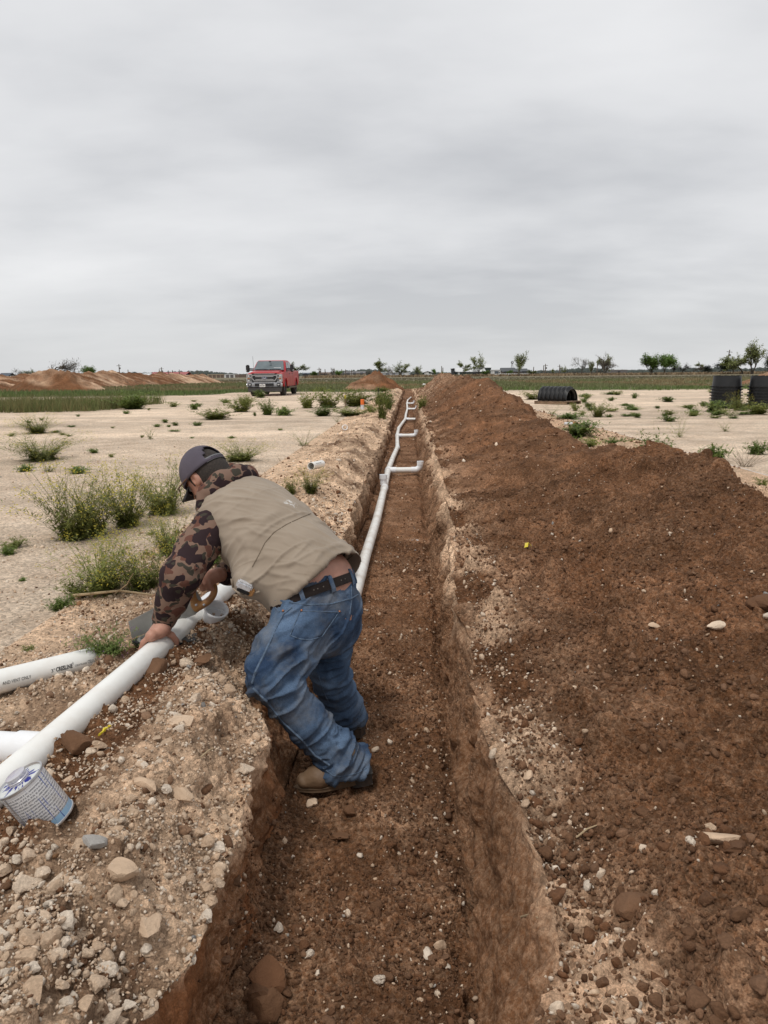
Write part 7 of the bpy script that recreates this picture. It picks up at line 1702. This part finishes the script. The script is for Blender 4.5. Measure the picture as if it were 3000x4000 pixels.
# grille
mb = MB(); mb.box((0, .03, .99), (1.42, .06, .52)); mb.box((0, .02, 1.215), (1.36, .05, .05)); gr_ = mb.build('grille', M_gblk, TK, bevel=.02)
def ringbox(cx, z0, z1, w0, w1, t, d):
    o_ = [(-w0, z1), (w0, z1), (w0, (z0+z1)/2), (w1, z0), (-w1, z0), (-w0, (z0+z1)/2)]; m = MB(); zc_ = (z0+z1)/2
    i_ = [(x*(1-t/w0*1.0), zc_+(z-zc_)*(1-t/((z1-z0)/2))) for x, z in o_]; n = 6
    m.add([(x, -d, z) for x, z in o_]+[(x, -d, z) for x, z in i_]+[(x, .02, z) for x, z in o_]+[(x, .02, z) for x, z in i_], [(k, (k+1) % n, n+(k+1) % n, n+k) for k in range(n)]+[(2*n+k, 2*n+(k+1) % n, (k+1) % n, k) for k in range(n)]+[(n+k, n+(k+1) % n, 3*n+(k+1) % n, 3*n+k) for k in range(n)]); return m
ringbox(0, .83, 1.18, .72, .60, .055, .035).build('grille_surround', M_chrome, gr_)
for z_ in (1.085, .925): mb = MB(); mb.box((0, -.02, z_), (1.02, .05, .05)); mb.build('grille_bar', M_chrome, gr_, bevel=.01)
for y_, z_ in ((-.01, 1.235), (-.02, .775)): mb = MB(); mb.box((0, y_, z_), (1.16, .03, .03)); mb.build('grille_trim', M_chrome, gr_)
mb = MB(); Mo = Matrix.Translation((0, -.035, 1.005)) @ Euler((R(90), 0, 0)).to_matrix().to_4x4() @ Matrix.Diagonal((1, .47, 1, 1)); mb.lathe([(0, .0), (.165, .0), (.165, .02), (0, .02)], 32, Mo); em = mb.build('emblem', M_chrome, TK, smooth=True, angle=30)
mb = MB(); Mo = Matrix.Translation((0, -.05, 1.005)) @ Euler((R(90), 0, 0)).to_matrix().to_4x4() @ Matrix.Diagonal((1, .45, 1, 1)); mb.lathe([(0, .0), (.148, .0), (.148, .012), (0, .012)], 32, Mo); mb.build('emblem_field', M_blue, em, smooth=True, angle=30)
def flat_text(name, txt, w, h, loc, mat, parent, shear=0, bold=0):
    cu = bpy.data.curves.new('t', 'FONT'); cu.body = txt; cu.align_x = 'CENTER'; cu.align_y = 'CENTER'; cu.shear = shear; cu.offset = bold; cu.extrude = .01; cu.resolution_u = 3
    ob = bpy.data.objects.new('t', cu); COL.objects.link(ob); me = bpy.data.meshes.new_from_object(ob.evaluated_get(bpy.context.evaluated_depsgraph_get())); bpy.data.objects.remove(ob); bpy.data.curves.remove(cu)
    v = np.empty(len(me.vertices)*3, np.float32); me.vertices.foreach_get('co', v); v = v.reshape(-1, 3); v[:, 0] = (v[:, 0]-(v[:, 0].max()+v[:, 0].min())/2)/np.ptp(v[:, 0])*w; v[:, 1] = (v[:, 1]-(v[:, 1].max()+v[:, 1].min())/2)/np.ptp(v[:, 1])*h
    v = np.stack([v[:, 0], -v[:, 2]*.2, v[:, 1]], 1); me.vertices.foreach_set('co', v.ravel()); me.update(); me.materials.append(mat); return link(name, me, None, parent, loc=loc)
flat_text('emblem_script', 'Ford', .19, .075, (0, -.068, 1.005), M_white, em, shear=.35, bold=.01)
# bumper, valance, plate
smooth_box('bumper', [(-.06, .76), (-.14, .68), (-.14, .56), (-.04, .50), (.10, .50), (.10, .76)], 1.0, M_chrome, bevel=.03)
mb = MB(); mb.box((0, -.142, .64), (1.06, .02, .16)); mb.build('bumper_intake', M_gblk, TK)
smooth_box('valance', [(-.06, .50), (-.03, .26), (.08, .24), (.16, .50)], .94, M_val, bevel=.02)
mb = MB(); mb.box((-.10, -.165, .60), (.32, .02, .165)); pl = mb.build('licence_plate', M_white, TK); flat_text('plate_number', 'RSP-7207', .27, .075, (-.10, -.178, .588), M_gblk, pl); flat_text('plate_state', 'TEXAS', .11, .025, (-.10, -.178, .663), M_gblk, pl)
mb = MB(); mb.tube([(-.86, 1.38, 1.40), (-.90, 1.40, 2.22)], .008, 5); mb.build('antenna', M_gblk, TK)
for x0, x1 in ((-.78, -.02), (.0, .70)): mb = MB(); mb.tube([(x0, 1.36, 1.475), ((x0+x1)/2, 1.365, 1.50), (x1, 1.37, 1.47)], .016, 6); mb.build('wiper', M_gblk, TK)
mb = MB(); mb.box((0, 5.0, .6), (1.5, 2.2, .3)); mb.build('underbody', M_gblk, TK)

# ================================================================== black chambers on a pallet
M_pal = pmat('weathered_pallet_wood', (.24, .165, .11), rough=.9, var=.3, vscale=6, bump=.3, bscale=30)
pc = on_ground(2178, 1578, 0); PAx = R(-42)
PLT = empty('pallet', (pc[0], pc[1], drop(pc[0], pc[1])+.0), PAx); tag(PLT, 'wooden pallet under the black arched chambers', 'pallet')
def pbox(name, c, d, mat=M_pal, parent=PLT): mb = MB(); mb.box(c, d); return mb.build(name, mat, parent, bevel=.004)
for y in (-.5, 0, .5): pbox('stringer', (0, y, .065), (1.36, .045, .09))
for k in range(7): pbox('board', (-.62+.207*k, 0, .121), (.14, 1.08, .02))
for k in range(3): pbox('board', (-.6+.6*k, 0, .011), (.14, 1.08, .018))
def chamber_mesh():
    L, n = 1.2, 97; V, F = [], []; seg = 22
    for i in range(n):
        t = i/(n-1); x = -L/2+L*t; rib = .5+.5*math.tanh(4*math.sin(2*math.pi*t*6.5)); rr = 1+.15*rib if .02 < t < .98 else 1.12
        for k in range(seg+1): a = math.pi*k/seg; V.append((x, .36*rr*math.cos(a), .40*rr*math.sin(a)**.9 if math.sin(a) > 0 else 0))
    m = seg+1; F = [(i*m+k, i*m+k+1, (i+1)*m+k+1, (i+1)*m+k) for i in range(n-1) for k in range(seg)]
    me = bpy.data.meshes.new('chamber'); me.from_pydata(V, [], F); me.update(); me.polygons.foreach_set('use_smooth', np.ones(len(F), bool)); me.materials.append(M_blk); return me
cm = chamber_mesh()
for k, lb in enumerate(('lowest black ribbed arch chamber on the pallet', 'middle black ribbed arch chamber nested on the pallet', 'topmost black ribbed arch chamber on the pallet')):
    o = bpy.data.objects.new('arch_chamber', cm); COL.objects.link(o); o.location = (pc[0]-.02*k, pc[1]+.02*k, drop(pc[0], pc[1])+.135+.032*k); o.rotation_euler = (0, 0, PAx); o.scale = (1-.02*k, 1, 1+.01*k); md = o.modifiers.new('t', 'SOLIDIFY'); md.thickness = .012
    tag(o, lb, 'chamber', 'chambers nested on the pallet')
    for s in (-1, 1): mb = MB(); mb.box((0, s*.40, .012), (1.2, .07, .014)); mb.build('foot_flange', M_blk, o)

# ================================================================== stacks of black tubs
def tub_parts():
    mb = MB(); mb.lathe([(.435, 0), (.43, .02), (.405, .35), (.40, .37), (.385, .37), (.39, .35), (.415, .02), (.42, 0)], 44); w = mb.build('wall', M_blk, None, smooth=True, angle=30)
    mb = MB(); mb.lathe([(.43, .040), (.462, .040), (.462, .062), (.428, .062)], 44)
    r = random.Random(3)
    for k in range(26): a = 2*math.pi*k/26+r.uniform(-.05, .05); mb.box((.466*math.cos(a), .466*math.sin(a), .050), (.022, .05, .034), rot=(0, 0, a))
    f = mb.build('flange', M_blk, None)
    mb = MB()
    for k in range(12): a = 2*math.pi*k/12; mb.box((.393*math.cos(a), .393*math.sin(a), .378), (.018, .10, .02), rot=(0, 0, a))
    return w.data, f.data, mb.build('rim_tab', M_blk, None).data, [w, f]
td = tub_parts()
for o in list(COL.objects):
    if o.data in td[:3] and o.parent is None: bpy.data.objects.remove(o)
ORD = ['bottom', 'second lowest', 'third lowest', 'fourth lowest', 'fourth highest', 'third highest', 'second highest', 'topmost']
for (px, py, lb) in ((2853, 1597, 'left stack of black tubs, free of the picture edge'), (3004, 1599, 'right stack of black tubs, cut by the picture edge')):
    p = on_ground(px, py, 0); z0 = drop(p[0], p[1]); p = p+np.array([0, .4, 0])
    for k in range(8):
        e_ = empty('plastic_tub', (p[0]+random.uniform(-.006, .006), p[1], z0-.01+.09*k), random.uniform(0, 6)); tag(e_, ORD[k]+' tub of the '+lb, 'tub', 'nested black tubs')
        for nm, me in zip(('wall', 'flange', 'rim_tab'), td[:3]): link(nm, me, None, e_)

# ================================================================== small things lying about
M_or = pmat('orange_plastic', (.75, .17, .03), rough=.5); M_yel = pmat('yellow_plastic', (.62, .50, .03), rough=.5); M_clear = pmat('pale_plastic', (.62, .64, .66), rough=.3)
def stand(px, py, dx=0): p = on_ground(px, py, 0); return Vector((p[0], p[1], drop(p[0], p[1])))
p = stand(2226, 1660); bo = empty('spray_bottle', tuple(p+Vector((0, 0, .035))), rot=(0, R(90), R(10))); tag(bo, 'white bottle with orange cap lying beside the spoil heap', 'bottle')
mb = MB(); mb.lathe([(0, -.13), (.033, -.13), (.034, -.12), (.034, .04), (.03, .06), (0, .06)], 20); mb.build('body', M_clear, bo, smooth=True); mb = MB(); mb.lathe([(0, .06), (.034, .06), (.034, .14), (.03, .15), (0, .15)], 20); mb.build('cap', M_or, bo, smooth=True)
p = stand(1416, 1600); st = empty('marker_can', tuple(p)); tag(st, 'upright can with orange top among the weeds', 'can')
mb = MB(); mb.lathe([(0, 0), (.06, 0), (.06, .22), (0, .22)], 18); mb.build('body', M_clear, st, smooth=True, angle=30); mb = MB(); mb.lathe([(.062, .16), (.062, .33), (.055, .34), (0, .34)], 18); mb.build('cap', M_or, st, smooth=True, angle=30)
p = stand(1349, 1592); st = empty('marker_stake', tuple(p)); tag(st, 'thin stake with yellow tape among the weeds', 'stake'); mb = MB(); mb.box((0, 0, .2), (.035, .02, .4)); mb.build('stake', M_pal, st); mb = MB(); mb.box((0, 0, .37), (.06, .03, .12)); mb.build('tape', M_yel, st)
p = stand(1478, 1585); st = empty('fence_post', tuple(p)); tag(st, 'thin dark steel post standing beside the trench', 'post'); mb = MB(); mb.box((0, 0, .28), (.04, .03, .56)); mb.build('shaft', M_gblk, st); mb = MB(); mb.box((0, -.02, .5), (.05, .01, .04)); mb.build('cleat', M_gblk, st)
def scrap(name, px, py, pts, mat, label, cat, z=None):
    d = Vector(ray(px, py)).normalized(); best = None
    for b in (BV_bank, BV_tr, BV_sp, BV_gr):
        h = b.ray_cast(CV, d)
        if h[0] is not None and (best is None or h[3] < best[1]): best = (h[0], h[3])
    q = best[0] if best else Vector(on_ground(px, py, 0))
    mb = MB(); mb.add([tuple(q+Vector(a)) for a in pts], [(0, 1, 2, 3), (3, 2, 4, 5)] if len(pts) == 6 else [tuple(range(len(pts)))]); o = mb.build(name, mat); md = o.modifiers.new('t', 'SOLIDIFY'); md.thickness = .002; return tag(o, label, cat)
scrap('plastic_scrap', 2061, 2142, [(-.02, 0, .004), (.0, -.012, .012), (.006, .01, .034), (-.014, .016, .03), (.026, .006, .012), (.016, .02, .02)], M_yel, 'bright yellow scrap on the brown spoil', 'scrap')
scrap('white_cup', 1657, 1506, [(-.25, 0, .02), (.2, -.1, .06), (.28, .05, .14), (-.1, .1, .2), (.3, .1, .1), (.1, .2, .16)], M_white, 'white scrap on the far spoil heap', 'scrap')
scrap('paper_scrap', 1180, 1549, [(-.15, 0, .01), (.15, -.05, .02), (.17, .08, .03), (-.12, .1, .03), (.2, .1, .02), (.0, .2, .02)], M_white, 'white paper scrap right of the truck', 'scrap')
# yellow plastic tape half buried by the pipe
pts = []
for x, y in dense([(385, 2880), (405, 2862), (420, 2850), (440, 2848)], 4):
    h = BV_bank.ray_cast(CV, Vector(ray(x, y)).normalized())
    if h[0] is not None: pts.append(h[0]+Vector((random.uniform(-.006, .006), random.uniform(-.006, .006), .006+random.uniform(0, .008))))
if len(pts) > 3:
    mb = MB(); mb.tube(pts, [.001+.004*abs(math.sin(i*1.3)) for i in range(len(pts))], 5); tag(mb.build('marking_tape', M_yel), 'crumpled yellow marking tape under the long pipe', 'tape')
# dry stick and straws
M_straw = pmat('dry_stalk', (.40, .30, .18), rough=.9, var=.2)
a, b = on_ground(285, 2326, .03), on_ground(640, 2330, .02); mid_ = (a+b)/2+np.array([0, .03, .02]); mb = MB(); mb.tube([a, mid_, b], [.008, .0065, .005], 7); tag(mb.build('dry_stick', M_straw, None, smooth=True), 'long dry stick lying behind the man\'s sleeve', 'stick')
a, b = on_ground(445, 2322, .02), on_ground(520, 2240, .2); mb = MB(); mb.tube([a, (a+b)/2+np.array([.02, 0, .0]), b], [.003, .0025, .0015], 6); tag(mb.build('dry_stalk', M_straw, None, smooth=True), 'thin dry stalk rising from the long stick', 'stalk')
def surf(px, py):
    d = Vector(ray(px, py)).normalized(); best = None
    for bvh in (BV_bank, BV_tr, BV_sp, BV_gr):
        h = bvh.ray_cast(CV, d)
        if h[0] is not None and (best is None or h[3] < best[3]): best = h
    return best
for i, (x0, y0, x1, y1) in enumerate([(2034, 3590, 2100, 3592), (785, 2965, 850, 2925), (1330, 1735, 1395, 1748), (2250, 3280, 2330, 3230)]):
    h0, h1 = surf(x0, y0), surf(x1, y1)
    if h0 and h1: mb = MB(); mb.tube([h0[0]+Vector((0, 0, .006)), (h0[0]+h1[0])/2+Vector((0, 0, .012)), h1[0]+Vector((0, 0, .005))], [.0022, .0025, .0015], 5); tag(mb.build('straw', M_straw), 'pale straw '+['stuck in the right trench lip', 'lying on the gravel mound below the pipe', 'lying by the pipe offcut on the bank', 'lying on the near brown spoil'][i], 'straw')

# single large stones and clods
def big_stone(name, px, py, size, kind_, label, flat=.5, seed=0, rot=None):
    h = surf(px, py); r = np.random.default_rng(900+seed)
    v, f = clod_proto(3, 900+seed) if kind_ == 'brown' else rock_proto(3, 900+seed, .9, .22); flat = max(flat, .55); v = v*np.array([1, 1, flat]); me = mesh_np(name, v*size, None, f); me.materials.append(stone_mat(kind_)); me.set_sharp_from_angle(angle=R(28))
    o = link(name, me, None, loc=h[0]+Vector((0, 0, size*flat*.42)), rot=rot or tuple(r.uniform(-.3, .3, 2))+(r.uniform(0, 6.28),)); return tag(o, label, 'stone' if kind_ != 'brown' else 'clod')
for i, a in enumerate([('flat_stone', 2785, 3288, .052, 'pale', 'flat pale stone on the brown spoil, right of a dark slab', .45), ('clod', 2850, 3320, .05, 'brown', 'dark slab clod beside the flat pale stone', .4), ('clod', 1035, 3820, .058, 'brown', 'flat triangular clay shard on the trench floor', .35), ('clod', 1040, 3960, .055, 'brown', 'large rounded clod at the trench foot, bottom edge', .9), ('clod', 1010, 3900, .04, 'brown', 'angular clod just below the clay shard', .8), ('round_stone', 585, 3625, .034, 'pale', 'round cream stone at the near gravel bank edge', .85), ('oval_stone', 480, 3418, .040, 'pale', 'large oval stone on the gravel bank', .7), ('grey_stone', 375, 3305, .030, 'grey', 'blue-grey stone on the gravel bank', .75), ('oval_stone', 565, 3075, .036, 'pale', 'oval stone standing out below the clay patch on the bank', .8), ('tall_stone', 708, 3120, .034, 'pale', 'tall notched pale stone on the bank', .8), ('oval_stone', 715, 2830, .036, 'pale', 'smooth oval stone in the middle of the gravel mound', .7), ('stone', 890, 2710, .034, 'pale', 'pale stone at the top of the gravel mound by the jeans', .8), ('clod', 590, 2635, .07, 'brown', 'large brown clod below the long pipe', .6), ('clod', 780, 2590, .05, 'brown', 'brown clod below the white hub', .5), ('clod', 295, 2930, .06, 'brown', 'brown clod leaning on the pipe behind the tin', .8), ('pale_stone', 1720, 3700, .022, 'pale', 'pale stone on the trench floor near the right wall', .8), ('pale_stone', 1675, 3735, .02, 'pale', 'pale stone on the trench floor beside its larger twin', .8), ('pale_stone', 1220, 3145, .026, 'pale', 'pale stone just in front of the man\'s boot', .8), ('clod', 2990, 2380, .09, 'brown', 'big dark clod at the right picture edge', .8), ('pale_stone', 2795, 2452, .03, 'pale', 'flat pale stone on the spoil before the big clod', .5), ('pale_stone', 2560, 2450, .026, 'pale', 'pale oval stone in the middle of the spoil', .6), ('white_stone', 2058, 3035, .020, 'pale', 'whitish stone on the right trench shoulder', .8), ('clod', 1365, 3180, .035, 'brown', 'round clod in front of the boot heel', .9), ('clod', 1330, 3280, .032, 'brown', 'lumpy clod on the trench floor before the boot', .9), ('clod', 2470, 3560, .06, 'brown', 'cracked brown clod near the right foreground', .6)]): big_stone(a[0], a[1], a[2], a[3], a[4], a[5], a[6], seed=i)
